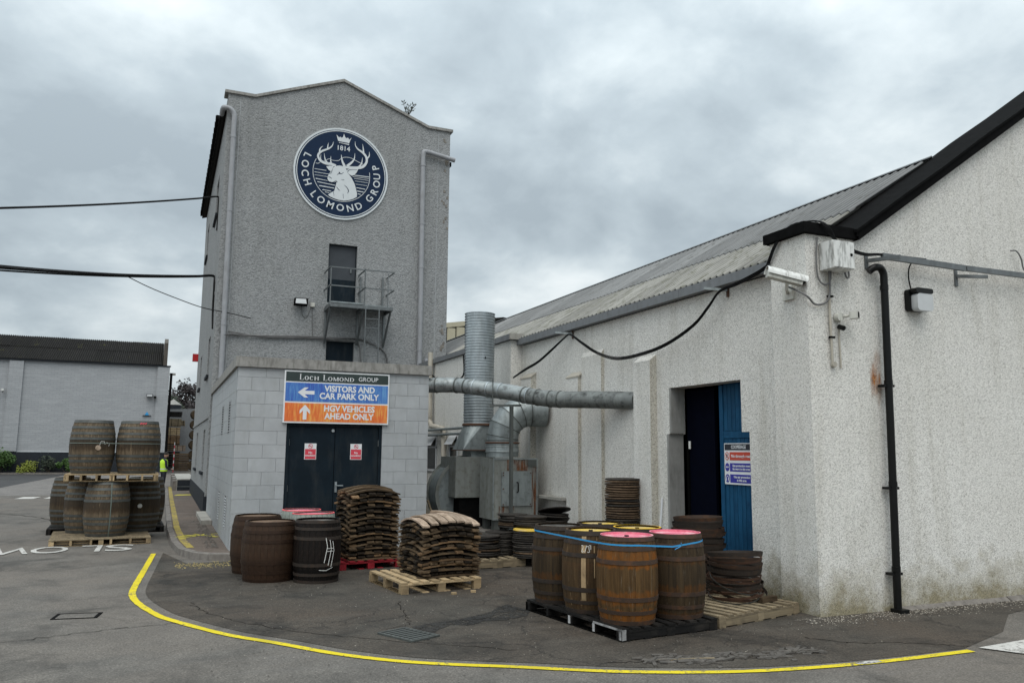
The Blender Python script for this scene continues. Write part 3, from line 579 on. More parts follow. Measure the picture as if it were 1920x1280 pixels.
def seam(pts, w_, z=.0062, k=26, amp=.02):
    P = spline([(x, y, 0) for x, y in pts], 12) if len(pts) > 2 else [Vector((*pts[0], 0)).lerp(Vector((*pts[1], 0)), i/k) for i in range(k+1)]
    P = [(p.x+random.gauss(0, amp), p.y+random.gauss(0, amp)) for p in P]; return ribbon(P, [w_*random.uniform(.4, 1.4) for _ in P], z)
crack_m = plain('tar_filled_crack', (.018, .016, .014), .95, spec=.05)
for pts, w_ in (([(-2.6, 9.15), (-1.35, 9.59), (-.45, 9.85), (.30, 9.98)], .013), ([(-9, 30.5), (-4.6, 28.2), (-2.9, 25.8), (-2.35, 23.4)], .035), ([(.45, 11.2), (.62, 10.4), (1.2, 9.35), (2.2, 8.35), (3.3, 7.5)], .012), ([(2.9, 10.4), (2.75, 9.6), (2.62, 9.0), (2.3, 8.85)], .010), ([(3.9, 6.75), (4.6, 6.5), (5.2, 6.42), (5.9, 6.5)], .016), ([(6.3, 6.9), (6.6, 6.55), (7.2, 6.3), (7.6, 5.98)], .016), ([(-3.2, 7.6), (-1.2, 7.2), (1.2, 6.3), (3.0, 5.4)], .008)):
    tag(seam(pts, w_).build('tarmac_crack', crack_m), kind='stuff')
# ================================================================ wall builder with openings
def holed_wall(mb, u0, u1, z0, z1, holes, face, back, axis, mi=0):
    """wall in the plane axis=face, body back to axis=back; holes (u0,u1,z0,z1) cut right through"""
    us = sorted({u0, u1, *[h[0] for h in holes], *[h[1] for h in holes]}); zs = sorted({z0, z1, *[h[2] for h in holes], *[h[3] for h in holes]})
    us = [u for u in us if u0 <= u <= u1]; zs = [z for z in zs if z0 <= z <= z1]
    P = (lambda u, d, z: (d, u, z)) if axis == 'x' else (lambda u, d, z: (u, d, z))
    solid = {}
    for i in range(len(us)-1):
        for j in range(len(zs)-1):
            c = ((us[i]+us[i+1])/2, (zs[j]+zs[j+1])/2); solid[i, j] = not any(h[0] < c[0] < h[1] and h[2] < c[1] < h[3] for h in holes)
    for (i, j), s in solid.items():
        if not s: continue
        a, b, c, d = us[i], us[i+1], zs[j], zs[j+1]
        for dd in (face, back): mb.add([P(a, dd, c), P(b, dd, c), P(b, dd, d), P(a, dd, d)], [(0, 1, 2, 3)], mi)
        for (di, dj, q) in ((-1, 0, ((a, c), (a, d))), (1, 0, ((b, c), (b, d))), (0, -1, ((a, c), (b, c))), (0, 1, ((a, d), (b, d)))):
            if not solid.get((i+di, j+dj), False):
                (ua, za), (ub, zb) = q; mb.add([P(ua, face, za), P(ub, face, zb), P(ub, back, zb), P(ua, back, za)], [(0, 1, 2, 3)], mi)
    return mb

# ================================================================ distillery tower
tw = empty('tower_building', (0, 0, 0), 0, 'tall grey harled gabled tower with a round stag emblem on its front', 'building')
XL, XR, YF, YB = 1.15, 8.0, 24.0, 36.3
f = MB()
D1 = (4.24, 5.1, 6.28, 8.08); D2 = (4.27, 5.1, 3.45, 5.13)
holed_wall(f, XL, XR, 0, 12.15, [D1, D2], YF, YF+.35, 'y')
f.build('front_wall', M['harl'], tw)
top = [(XL, 12.15), (XR, 12.15), (XR, 12.2), (7.25, 12.2), (4.49, 13.24), (1.92, 12.25), (XL, 12.25)]
MB().prism([(x, YF, z) for x, z in top], (0, .35, 0)).build('gable_parapet', M['harl'], tw)
# coping, one length per slope
def slope_coping(a, b, name='coping_slab'):
    (xa, za), (xb, zb) = a, b
    MB().prism([(xa, YF-.06, za), (xb, YF-.06, zb), (xb, YF-.06, zb+.085), (xa, YF-.06, za+.085)], (0, .5, 0)).build(name, M['coping'], tw)
for a, b in (((XL-.1, 12.252), (1.90, 12.252)), ((1.90, 12.252), (3.2, 12.757)), ((3.204, 12.757), (4.49, 13.245)), ((4.492, 13.245), (5.85, 12.732)), ((5.854, 12.732), (7.25, 12.204)), ((7.25, 12.204), (XR+.08, 12.204))): slope_coping(a, b)
# left side wall with windows
WS = [(26.0, 27.1, 1.25, 2.5), (31.3, 32.5, 1.25, 2.5), (26.1, 27.3, 4.15, 5.35), (31.9, 33.1, 4.15, 5.35), (26.5, 27.9, 9.3, 10.6), (32.6, 33.9, 9.3, 10.6)]
s = MB(); holed_wall(s, YF+.352, YB, .72, 11.85, WS, XL, XL+.35, 'x'); s.build('side_wall', M['harl'], tw)
MB().box(XL, XL+.35, YF+.352, 25.1, 11.852, 12.24).build('parapet_return', M['harl'], tw)
MB().box(XL-.02, XL+.33, YF+.352, YB, 0, .718).build('side_plinth', M['plinth'], tw)
MB().box(XL-.02, 1.47, YF-.02, YF, 0, .63).build('front_plinth', M['plinth'], tw)
MB().box(XL+.351, XR, YB-.35, YB, 0, 11.85).build('rear_wall', M['harl'], tw)
MB().box(XR-.35, XR, YF+.352, YB-.352, 0, 11.85).build('right_wall', M['harl'], tw)
MB().box(XL-.035, XL-.002, YF+.5, YB, 2.78, 2.84).build('string_course', M['harl'], tw)
for y0, y1, z0, z1 in WS:
    wfr = MB(); x = XL+.16
    for a, b, c, d in ((y0, y1, z0, z0+.06), (y0, y1, z1-.06, z1), (y0, y0+.06, z0+.06, z1-.06), (y1-.06, y1, z0+.06, z1-.06), ((y0+y1)/2-.03, (y0+y1)/2+.03, z0+.06, z1-.06), (y0+.06, (y0+y1)/2-.03, z0+.75*(z1-z0), z0+.75*(z1-z0)+.04)): wfr.box(x, x+.06, a, b, c, d)
    wo_ = wfr.build('window_frame', M['upvc'], tw)
    MB().box(x+.02, x+.03, y0+.05, y1-.05, z0+.05, z1-.05).build('pane', M['glass'], wo_)
    MB().box(XL-.07, XL+.15, y0-.08, y1+.08, z0-.09, z0-.001).build('window_sill', M['plinth'], tw)
# roof, eaves and gutter
rf = MB(); rf.prism([(XL-.18, YF+.36, 11.88), (4.5, YF+.36, 13.05), (XR+.1, YF+.36, 11.88), (XR+.1, YF+.36, 11.78), (4.5, YF+.36, 12.95), (XL-.18, YF+.36, 11.78)], (0, YB-YF-.2, 0)); rf.build('roof', M['roof_dark'], tw)
gt = MB()
gt.box(XL-.26, XL-.06, 25.12, YB+.1, 11.86, 11.98); gt.box(XL-.10, XL-.012, 25.12, YB+.1, 11.99, 12.10)
for i in range(22): gt.box(XL-.275, XL-.05, 25.2+i*.51, 25.25+i*.51, 11.845, 11.99)
gt.build('gutter', M['black_paint'], tw)
MB().box(XR+.002, XR+.16, YF+.3, YB, 11.18, 11.32).build('gutter', M['black_paint'], tw)
# render beads near both corners
MB().box(1.49, 1.505, YF-.006, YF, .7, 12.2).build('render_bead', M['mortar'], tw)
MB().box(7.60, 7.615, YF-.006, YF, 4.2, 12.15).build('render_bead', M['mortar'], tw)
# patch of missing render on the right edge: bare flaking pieces
fk = MB()
for i in range(30):
    z = random.choice([random.uniform(10.9, 12.0), random.uniform(8.4, 11.2), random.uniform(5.0, 5.8)]); x = 7.86+random.gauss(0, .04); fk.box(x-.03, x+.03, YF-.006-.006*random.random(), YF-.001, z, z+random.uniform(.03, .13))
tag(fk.build('flaked_render', plain('bare_brickwork', (.19, .175, .155), .9, var=.5, vs=20, bump=.5), tw), kind='stuff')
# doors
dd = MB().box(4.262, 5.078, YF+.13, YF+.18, 6.30, 8.055).build('upper_door', M['door_grey'], tw)
MB().box(4.262, 5.078, YF+.124, YF+.129, 6.30, 7.02).build('kick_panel', M['door_dark'], dd)
fr = MB(); fr.box(4.241, 4.26, YF+.1, YF+.2, 6.28, 8.079); fr.box(5.08, 5.099, YF+.1, YF+.2, 6.28, 8.079); fr.box(4.26, 5.08, YF+.1, YF+.2, 8.058, 8.078); fr.build('door_frame', M['door_dark'], tw)
dd.name = 'upper_door'; MB().box(4.92, 4.96, YF+.09, YF+.129, 7.25, 7.4).build('handle', M['rail'], dd)
MB().box(4.272, 5.098, YF+.12, YF+.17, 3.47, 5.129).build('lower_door', M['door_dark'], tw)
# downpipes
def drainpipe(name, pts, r, mat, lab, collars=(), brackets=(), boot=None):
    e = empty(name, pts[-1], 0, lab, 'drainpipe'); off = Vector(pts[-1]); P = [Vector(p)-off for p in pts]
    MB().tube(P, r, 14).build('pipe', mat, e, smooth=50)
    for c in collars:
        c = Vector(c)-off; MB().tube([c-Vector((0, 0, .03)), c+Vector((0, 0, .03))], r*1.14, 14).build('collar', mat, e, smooth=40)
    for c in brackets:
        c = Vector(c)-off; MB().box(c.x-r*1.9, c.x+r*1.9, c.y-r*.3, c.y+r*1.9, c.z-.016, c.z+.016).build('bracket', mat, e)
    if boot: 
        b_ = Vector(boot)-off; MB().box(b_.x-.07, b_.x+.07, b_.y-.1, b_.y+.06, b_.z-.02, b_.z+.05).build('shoe', mat, e)
    return e
pl = spline([(1.02, 24.55, 11.80), (1.02, 24.1, 11.78), (1.06, 23.9, 11.76), (1.22, 23.87, 11.72), (1.33, 23.87, 11.58), (1.34, 23.87, 11.3)], 4)+[Vector((1.37, 23.87, 6)), Vector((1.40, 23.87, .75))]
drainpipe('drainpipe', pl, .072, M['grey_pipe'], 'pale grey downpipe down the left corner of the tower', [(1.345, 23.87, z) for z in (10.9,)]+[(1.36, 23.87, 8.7), (1.38, 23.87, 5.4), (1.385, 23.87, 3.9), (1.395, 23.87, 2.1)])
pr = [(8.12, 23.84, 11.22), (7.3, 23.87, 11.36)]+[tuple(p) for p in spline([(7.2, 23.87, 11.37), (7.09, 23.87, 11.35), (7.065, 23.87, 11.2)], 4)]+[(7.085, 23.87, 8), (7.11, 23.87, 3.62)]
drainpipe('drainpipe', pr, .075, M['grey_pipe'], 'pale grey downpipe down the right side of the tower front', [(7.07, 23.87, 10.9), (7.08, 23.87, 9.0), (7.09, 23.87, 7.6), (7.1, 23.87, 5.0)])
drainpipe('drainpipe', [(7.33, 23.87, 4.75), (7.33, 23.87, 3.62)], .07, M['grey_pipe'], 'short capped grey pipe right beside the tower downpipe', [(7.33, 23.87, 4.70)])
# plant on the coping
pt = empty('coping_plant', (6.58, 24.1, 12.53), 0, 'small leafy weed growing out of the tower coping', 'plant')
lf = MB(); stm = MB()
for i in range(7):
    a = random.uniform(-.5, .5); L = random.uniform(.25, .5); tip = Vector((sin(a)*L+random.uniform(-.1, .1), random.uniform(-.1, .1), cos(a)*L)); stm.tube([(0, 0, 0), tip*.6, tip], .008, 4)
    for k in range(9):
        q = tip*random.uniform(.4, 1.05); d = Vector((random.uniform(-1, 1), random.uniform(-1, 1), random.uniform(-.2, 1))).normalized()*.13; sd_ = d.orthogonal().normalized()*.025; lf.add([q, q+d*.5+sd_, q+d, q+d*.5-sd_], [(0, 1, 2, 3)])
lf.build('leaves', M['leaf_dark'], pt); stm.build('stem', M['bark'], pt)

# ================================================================ round emblem
lg = empty('round_emblem', (4.525, 23.97, 10.283), 0, 'round navy and white emblem with a stag high on the tower front', 'sign')
def ringface(r0, r1, y, mat, name, n=72, th=.004, parent=lg):
    mb = MB()
    if r0 <= 0: mb.prism([(r1*cos(2*pi*i/n), y, r1*sin(2*pi*i/n)) for i in range(n)], (0, th, 0))
    else:
        for i in range(n):
            a, b = 2*pi*i/n, 2*pi*(i+1)/n
            mb.add([(r0*cos(a), y, r0*sin(a)), (r1*cos(a), y, r1*sin(a)), (r1*cos(b), y, r1*sin(b)), (r0*cos(b), y, r0*sin(b))], [(0, 1, 2, 3)])
    return mb.build(name, mat, parent)
ringface(0, 1.441, -.012, M['logo_white'], 'backing_disc', th=.04)
ringface(0, 1.385, -.016, M['navy'], 'navy_disc')
ringface(1.335, 1.36, -.020, M['logo_white'], 'inner_ring')
def strokes(lst, y, name, mat):
    mb = MB(); yy = y
    for st in lst:
        P = [Vector((p[0], 0, p[1])) for p in st]; W = [p[2] for p in st]; Q = []; WW = []
        if len(P) > 2:
            Q = spline([(p.x, p.z, w_) for p, w_ in zip(P, W)], 5); WW = [max(.004, q.z) for q in Q]; Q = [Vector((q.x, 0, q.y)) for q in Q]
        else: Q, WW = P, W
        vs = []
        for i, p in enumerate(Q):
            d = (Q[min(i+1, len(Q)-1)]-Q[max(i-1, 0)]).normalized(); n_ = Vector((-d.z, 0, d.x)); vs += [p+n_*WW[i]/2+Vector((0, yy, 0)), p-n_*WW[i]/2+Vector((0, yy, 0))]
        mb.add(vs, [(2*i, 2*i+1, 2*i+3, 2*i+2) for i in range(len(Q)-1)]); yy -= .0004
    return mb.build(name, mat, lg)
# thin inner circle, open at the top
ic = [(.865*cos(R(a)), -.01+.865*sin(R(a)), .016) for a in range(-205, 13, 6)]
strokes([ic], -.0205, 'circle_line', M['logo_white'])
MB().box(-1.37, 1.37, -.0166, -.016, .098, .104).build('panel_joint', M['plinth'], lg)
strokes(LOGO_LINES, -.0212, 'water_lines', M['logo_white'])
strokes(LOGO_STROKE, -.0245, 'antlers', M['logo_white'])
for nm_, ks_ in (('stag_head', ('neck', 'ear_l', 'ear_r')), ('crown', ('crown', 'crown_base'))):
  sg = MB(); y = -.030
  for k_ in ks_:
    sg.poly([(p[0], y, p[1]) for p in LOGO_POLY[k_]]); y -= .0005
  sg.build(nm_, M['logo_white'], lg)
strokes(LOGO_DARK, -.034, 'stag_details', M['navy'])
eye = MB().poly([(-.075+.022*cos(a*pi/4), -.0375, .012+.022*sin(a*pi/4)) for a in range(8)]); eye.build('eye', M['navy'], lg)
nick = MB()
for i in range(5):
    x = -.125+.062*i; nick.poly([(x+.02*cos(a*pi/4), -.0345, .985+.024*sin(a*pi/4)-.018*i*0) for a in range(8)])
nick.build('crown_gems', M['navy'], lg)
for ch, ang, rr in LOGO_TEXT:
    me = text_mesh(ch, .30, M['logo_white'], bold=.004)
    zs = [v.co.y for v in me.vertices]; xs_ = [v.co.x for v in me.vertices]; me.transform(Matrix.Translation((-(max(xs_)+min(xs_))/2, -(max(zs)+min(zs))/2, 0)))
    a = R(ang); me.transform(Matrix.Translation((rr*cos(a), -.0215, rr*sin(a))) @ Matrix.Rotation(-(a+pi/2), 4, 'Y') @ Matrix.Rotation(pi/2, 4, 'X'))
    link('letter', me, lg)
me = text_mesh('1814', .21, M['logo_white'], bold=.003); me.transform(Matrix.Translation((.018, -.0215, .80)) @ Matrix.Rotation(pi/2, 4, 'X')); link('year', me, lg)

# ================================================================ access platform on the tower
ap = empty('access_platform', (4.2, 24, 6.05), 0, 'grey steel platform with railings and ladder under the high tower door', 'platform'); O = Vector((4.2, 24, 6.05))
def tb(name, segs, w=.045, mat=None, h=None):
    mb = MB()
    for a, b in segs: mb.bar(Vector(a)-O, Vector(b)-O, w, h or w)
    return mb.build(name, mat or M['rail'], ap)
MB().box(4.19-O.x, 5.14-O.x, 23.1-O.y, 23.99-O.y, 6.13-O.z, 6.17-O.z).build('deck', M['galv_dirty'], ap)
MB().box(5.16-O.x, 5.98-O.x, 23.1-O.y, 23.99-O.y, 6.10-O.z, 6.135-O.z).build('deck', M['galv_dirty'], ap)
tb('deck_frame', [((4.17, 23.07, 6.05), (6.02, 23.07, 6.05)), ((4.19, 23.09, 6.05), (4.19, 24, 6.05)), ((5.15, 23.09, 6.05), (5.15, 24, 6.05)), ((6.0, 23.09, 6.05), (6.0, 24, 6.05))], .05, h=.10)
for z in (7.16, 6.62):
    tb('rail', [((4.14, 23.99, z), (4.14, 23.06, z)), ((4.14, 23.06, z), (6.03, 23.06, z)), ((6.03, 23.06, z), (6.03, 23.99, z)), ((5.16, 23.06, z), (5.16, 23.99, z))], .032)
for x in (4.16, 5.16): tb('upright', [((x, 23.06, 6.05), (x, 23.06, 7.16))], .032)
tb('upright', [((5.22, 23.95, 6.1), (5.22, 23.95, 7.12))], .05); tb('upright', [((5.9, 23.95, 6.1), (5.9, 23.95, 7.18))], .05); tb('upright', [((5.86, 23.1, 6.1), (5.86, 23.1, 7.12))], .018)
for x in (4.2, 5.16, 5.97):
    tb('strut', [((x, 23.15, 6.03), (x, 23.97, 5.02))], .05); tb('strut', [((x, 23.96, 6.03), (x, 23.96, 4.95))], .045)
ld = tb('ladder_stile', [((5.2, 23.05, 6.05), (5.2, 23.05, 3.75))], .03); tb('ladder_stile', [((5.6, 23.05, 6.0), (5.6, 23.05, 3.75))], .03)
for z in [5.72-.27*i for i in range(8)]: tb('rung', [((5.2, 23.05, z), (5.6, 23.05, z))], .018)
# floodlight and junction box on the tower
fl = empty('floodlight', (3.45, 23.97, 6.2), 0, 'black floodlight with pale glass on the tower left of the platform', 'floodlight')
MB().prism([(-.19, -.26, -.10), (-.17, -.22, .10), (-.17, -.04, .12), (-.19, -.10, -.12)], (.38, 0, 0)).build('housing', M['black_paint'], fl)
MB().prism([(-.16, -.270, -.07), (-.14, -.232, .075), (.14, -.232, .075), (.16, -.270, -.07)], (0, -.004, 0)).build('glass', M['lens'], fl); MB().box(-.03, .03, -.1, .03, -.05, .05).build('bracket', M['black_paint'], fl)
jb = MB().box(3.76, 3.88, 23.93, 24, 6.1, 6.22).build('junction_box', M['plastic_w']); tag(jb, 'small off-white junction box between the tower floodlight and platform', 'junction box')
def cable(name, pts, r, lab, mat='cable', sm=5, n=6, group=None):
    P = spline(pts, sm) if len(pts) > 2 else pts
    return tag(MB().tube(P, r, n).build(name, M[mat], smooth=60), lab, 'cable', group)
cable('wall_cable', [(3.82, 23.98, 6.1), (3.83, 23.98, 5.7), (3.86, 23.98, 5.25)], .010, 'thin grey cable dropping from the junction box on the tower', 'cable_grey')
cable('wall_cable', [(3.5, 23.98, 6.1), (3.55, 23.97, 5.82), (3.68, 23.98, 5.8), (3.78, 23.98, 6.1)], .009, 'small looped cable between the tower floodlight and junction box', 'cable_grey')
cable('wall_cable', [(1.13, 25.6, 6.9), (1.3, 23.95, 5.25), (1.62, 23.93, 5.14), (2.5, 23.94, 5.15), (3.45, 23.95, 5.20), (4.38, 23.94, 5.21), (5.17, 23.95, 5.24), (5.66, 23.95, 5.1), (6.0, 23.95, 4.9), (6.12, 23.95, 4.55), (6.12, 23.95, 3.6)], .028, 'grey cable run across the tower below the platform', 'cable_grey')
cable('wall_cable', [(1.5, 23.93, 5.22), (2.5, 23.93, 5.11), (3.6, 23.94, 5.16), (4.6, 23.93, 5.17), (5.2, 23.94, 5.10), (5.3, 23.94, 4.6), (5.5, 23.94, 4.0), (5.8, 23.94, 3.65)], .020, 'second thinner cable run under the platform brackets', 'cable_grey')
# overhead cables to the left
cable('overhead_cable', [(-26, 12.7, 9.3), (-18, 14.3, 7.0), (-10.5, 16.2, 6.05)]+[tuple(p) for p in catenary((-5.1, 18.2, 6.3), (1.1, 26.1, 9.72), .08)]+[(1.14, 26.0, 9.5), (1.14, 25.95, 8.6)], .028, 'upper black overhead cable running from the left to the tower')
for i, (dz, r, dy) in enumerate(((0, .036, 0), (.07, .020, .06), (-.06, .02, .1))):
    cable('overhead_cable', [(-26, 12.7, 8.3+dz), (-18, 14.3+dy, 6.4+dz), (-10.5, 16.4+dy, 5.35+dz)]+[tuple(p+Vector((0, dy, dz*(1-k/14)))) for k, p in enumerate(catenary((-4.95, 18.3, 5.44), (1.1, 25.6, 7.1), .12))]+[(1.13, 25.3, 6.8), (1.13, 25.2, 6.0), (1.14, 24.9, 5.4)], r, ['thick lower black overhead cable running to the tower', 'thin top strand of the lower overhead cable bundle', 'thin bottom strand of the lower overhead cable bundle'][i], group='lower overhead cable bundle')
cable('overhead_cable', [(-1.2, 23.6, 6.5), (-.6, 23.7, 6.25), (.1, 23.8, 6.02), (.8, 23.85, 5.82), (1.5, 23.85, 5.72), (2.1, 23.9, 5.62)], .012, 'thin drooping cable below the overhead bundle reaching the tower')
tag(MB().tube([(-26, 12.72, 0), (-26, 12.72, 10)], [.16, .11], 10).build('utility_pole', M['bark'], smooth=50), 'wooden utility pole carrying the overhead cables, left of the picture', 'pole')
tag(MB().box(XL-.22, XL-.005, 36.0, 36.3, 5.55, 5.85).build('alarm_box', plain('red_alarm_box', (.45, .01, .012), .4)), 'small red alarm box high on the far left corner of the tower', 'alarm box')

# ================================================================ block annexe
an = empty('block_annexe', (0, 0, 0), 0, 'low grey painted blockwork annexe with dark double doors', 'building')
AX0, AX1, AY = 1.20, 4.86, 15.61
core = MB(); holed_wall(core, AX0+.012, AX1-.012, 0, 3.42, [(2.11, 3.93, -1, 2.42)], AY+.012, AY+.2, 'y'); core.box(AX0+.012, AX0+.2, AY+.202, 23.985, 0, 3.42); core.box(AX1-.2, AX1-.012, AY+.202, 23.985, 0, 3.42); core.build('core_wall', M['mortar'], an)
PITCHZ = .2475; LEN = .495; z0 = .02; blocks = {}
def blk(x0, x1, z, h):
    key = (round(x1-x0, 3), round(h, 3))
    if key not in blocks:
        w_ = x1-x0-.0035; hh = h-.004; b = .003; mb = MB()
        mb.add([(.0, .1, 0), (w_, .1, 0), (w_, .1, hh), (0, .1, hh), (0, b, 0), (w_, b, 0), (w_, b, hh), (0, b, hh), (b, 0, b), (w_-b, 0, b), (w_-b, 0, hh-b), (b, 0, hh-b)],
               [(0, 4, 7, 3), (1, 2, 6, 5), (0, 1, 5, 4), (3, 7, 6, 2), (4, 5, 9, 8), (5, 6, 10, 9), (6, 7, 11, 10), (7, 4, 8, 11), (8, 9, 10, 11)]); blocks[key] = mb.mesh('block', M['block'])
    link('block', blocks[key], an, (x0+.00175, AY, z+.002))
row = 0; z = z0
while z < 3.40:
    h = min(PITCHZ, 3.42-z); off = 0 if row % 2 else LEN/2
    segs = [(AX0, AX1)] if z > 2.40 else [(AX0, 2.11), (3.93, AX1)]
    if z < 2.42 and z+h > 2.43: segs = [(AX0, 2.11), (3.93, AX1)]
    for a, b in segs:
        x = AX0-off if a == AX0 else AX0-off
        while x < b-.01:
            u0, u1 = max(x, a), min(x+LEN, b); x += LEN
            if u1-u0 > .05: blk(u0, u1, z, h)
            elif u1 > u0: blk(u0, u1, z, h)
    z += PITCHZ; row += 1
MB().box(2.11, 3.93, AY+.006, AY+.1, 2.42, 2.50).build('lintel', M['block'], an)
# long side: blocks a few pixels wide each, one piece of real coursing
sb = MB(); z = z0; row = 0
while z < 3.40:
    h = min(PITCHZ, 3.42-z); y = AY+.205-(0 if row % 2 else LEN/2)
    while y < 23.97:
        a, b = max(y, AY+.11), min(y+LEN, 23.98); y += LEN
        if b-a > .02: sb.box(AX0, AX0+.1, a+.0025, b-.0025, z+.0025, z+h-.0025)
    z += PITCHZ; row += 1
tag(sb.build('side_blocks', M['block'], an), kind='stuff')
sr = MB(); z = z0
while z < 3.40:
    h = min(PITCHZ, 3.42-z); sr.box(AX1-.1, AX1, AY+.11, 23.98, z+.004, z+h-.004); z += PITCHZ
tag(sr.build('right_side_blocks', M['block'], an), kind='stuff')
cp = MB(); cp.box(AX0-.05, AX1+.04, AY-.06, AY+.3, 3.422, 3.61); cp.box(AX0-.05, AX0+.25, AY+.302, 23.98, 3.422, 3.61); cp.box(AX1-.26, AX1+.04, AY+.302, 23.98, 3.422, 3.61); cp.build('coping', M['coping'], an)
MB().box(AX0+.252, AX1-.262, AY+.302, 23.98, 3.3, 3.45).build('flat_roof', M['plinth'], an)
fr = MB(); fr.box(2.112, 2.17, AY+.02, AY+.14, 0, 2.418); fr.box(3.87, 3.928, AY+.02, AY+.14, 0, 2.418); fr.box(2.17, 3.87, AY+.02, AY+.14, 2.36, 2.418); fr.build('door_frame', M['door_dark'], an)
dl = MB().box(2.174, 3.018, AY+.05, AY+.10, .03, 2.356).build('door_leaf', M['door_dark'], an)
dr = MB().box(3.028, 3.866, AY+.05, AY+.10, .03, 2.356).build('door_leaf', M['door_dark'], an)
for x_, pr_ in ((2.172, dl), (3.868, dr)):
    for z_ in (.35, 1.2, 2.05): MB().tube([(x_, AY+.044, z_-.06), (x_, AY+.044, z_+.06)], .010, 8).build('hinge', M['rail'], pr_)
hd = MB(); hd.box(3.05, 3.09, AY+.03, AY+.05, 1.12, 1.32); hd.bar((3.07, AY+.0, 1.25), (3.2, AY+.0, 1.25), .022); hd.bar((3.07, AY+.04, 1.25), (3.07, AY-.01, 1.25), .02); hd.build('handle', M['galv'], dr)
MB().lathe([(0, .02), (.028, .02), (.034, 0)], 14, M=Matrix.Translation((2.98, AY+.05, 2.28)) @ Matrix.Rotation(pi/2, 4, 'X')).build('lock', M['galv'], dl)
# louvred vents in the long side
for y0, y1, z0_, z1_ in ((18.95, 19.35, 2.25, 2.85), (16.95, 17.35, 2.25, 2.85), (18.7, 19.1, .42, 1.0), (16.75, 17.2, .42, 1.0)):
    v = MB(); v.box(AX0-.003, AX0+.002, y0, y1, z0_, z1_); vo = v.build('vent', M['interior'], an)
    l = MB(); n_ = 11
    for i in range(n_):
        zz = z0_+(i+.5)*(z1_-z0_)/n_; l.prism([(AX0-.004, y0, zz-.004), (AX0-.018, y0, zz-.016), (AX0-.016, y0, zz-.021), (AX0-.004, y0, zz+.006)], (0, y1-y0, 0))
    l.box(AX0-.012, AX0-.002, y0-.03, y0, z0_-.03, z1_+.03); l.box(AX0-.012, AX0-.002, y1, y1+.03, z0_-.03, z1_+.03); l.build('louvre', M['block'], vo)

# ---------------------------------------------------------------- signs on the annexe
def board(parent, x0, x1, z0, z1, y, mat, name='panel', th=.003, r=0):
    return MB().box(x0, x1, y-th, y, z0, z1).build(name, mat, parent)
sgn = empty('direction_sign', (3.03, AY-.03, 2.9), 0, 'large three band direction sign above the dark double doors', 'sign'); SX, SY, SZ = 3.03, AY-.03, 2.9
def L(x, z): return (x-SX, z-SZ)
MB().box(2.025-SX, 4.03-SX, -.02, .03, 2.41-SZ, 3.39-SZ).build('backing_board', M['sign_white'], sgn)
for (x0, x1, za, zb, mt, nm) in ((2.05, 4.005, 3.19, 3.37, 'sign_green', 'name_band'), (2.05, 4.005, 2.815, 3.165, 'sign_blue', 'blue_band'), (2.05, 4.005, 2.44, 2.785, 'sign_orange', 'orange_band')):
    MB().box(x0-SX, x1-SX, -.024, -.0201, za-SZ, zb-SZ).build(nm, M[mt], sgn)
def sign_text(body, x, z, size, xs=1.0, mat='sign_white', parent=sgn, align='CENTER', y=-.0265, ox=SX, oz=SZ, bold=0.0, sp=1.0, name='lettering'):
    me = text_mesh(body, size, M[mat], align, xs=xs, bold=bold, spacing=sp); me.transform(Matrix.Translation((x-ox, y, z-oz)) @ Matrix.Rotation(pi/2, 4, 'X')); return link(name, me, parent)
sign_text('VISITORS AND', 3.26, 3.065, .158, .94, bold=.0055); sign_text('CAR PARK ONLY', 3.25, 2.925, .158, .94, bold=.0055)
sign_text('HGV VEHICLES', 3.26, 2.69, .158, .94, bold=.0055); sign_text('AHEAD ONLY', 3.26, 2.545, .158, .94, bold=.0055)
sign_text('GROUP', 3.61, 3.272, .115, 1.0)
# serif capitals drawn as strokes (thick uprights, thin bars, serifs)
def serif(ch, x, z, h, w, mb, th=.018, tn=.007):
    z0_ = z-h/2; z1_ = z+h/2; Y0, Y1 = -.0275, -.0262
    bx = lambda a, b, c, d: mb.box(a, b, Y0, Y1, c, d)
    def upright(xc, t_=th): bx(xc-t_/2, xc+t_/2, z0_, z1_); bx(xc-t_*.95, xc+t_*.95, z0_, z0_+tn*.8); bx(xc-t_*.95, xc+t_*.95, z1_-tn*.8, z1_)
    def diag(a, c, b, d, t_): mb.prism([(a-t_/2, Y0, c), (a+t_/2, Y0, c), (b+t_/2, Y0, d), (b-t_/2, Y0, d)], (0, Y1-Y0, 0))
    def arc(cx_, rx, a0, a1):
        n_ = 20; P = []; 
        for i in range(n_+1):
            a = R(a0+(a1-a0)*i/n_); t_ = tn+(th-tn)*abs(cos(a)); P.append((Vector((cx_+rx*cos(a), Y0, z+h/2*sin(a))), Vector((cx_+(rx-t_)*cos(a), Y0, z+(h/2-tn)*sin(a)))))
        mb.add([q for p in P for q in p], [(2*i, 2*i+1, 2*i+3, 2*i+2) for i in range(n_)])
    if ch == 'L': upright(x-w*.3); bx(x-w*.3, x+w*.5, z0_, z0_+tn); bx(x+w*.42, x+w*.5, z0_, z0_+h*.28)
    elif ch == 'O': arc(x, w/2, 0, 360)
    elif ch == 'C': arc(x, w/2, 42, 318); bx(x+w*.33, x+w*.40, z+h*.2, z+h*.45)
    elif ch == 'H': upright(x-w*.34); upright(x+w*.34); bx(x-w*.3, x+w*.3, z-tn/2, z+tn/2)
    elif ch == 'M': upright(x-w*.40, tn*1.3); upright(x+w*.40); diag(x-w*.38, z1_, x, z0_, th*.9); diag(x+w*.36, z1_, x, z0_, tn)
    elif ch == 'N': upright(x-w*.38, tn*1.3); upright(x+w*.38, tn*1.3); diag(x-w*.36, z1_, x+w*.36, z0_, th*.9)
    elif ch == 'D': upright(x-w*.36); arc(x-w*.28, w*.74, -90, 90)
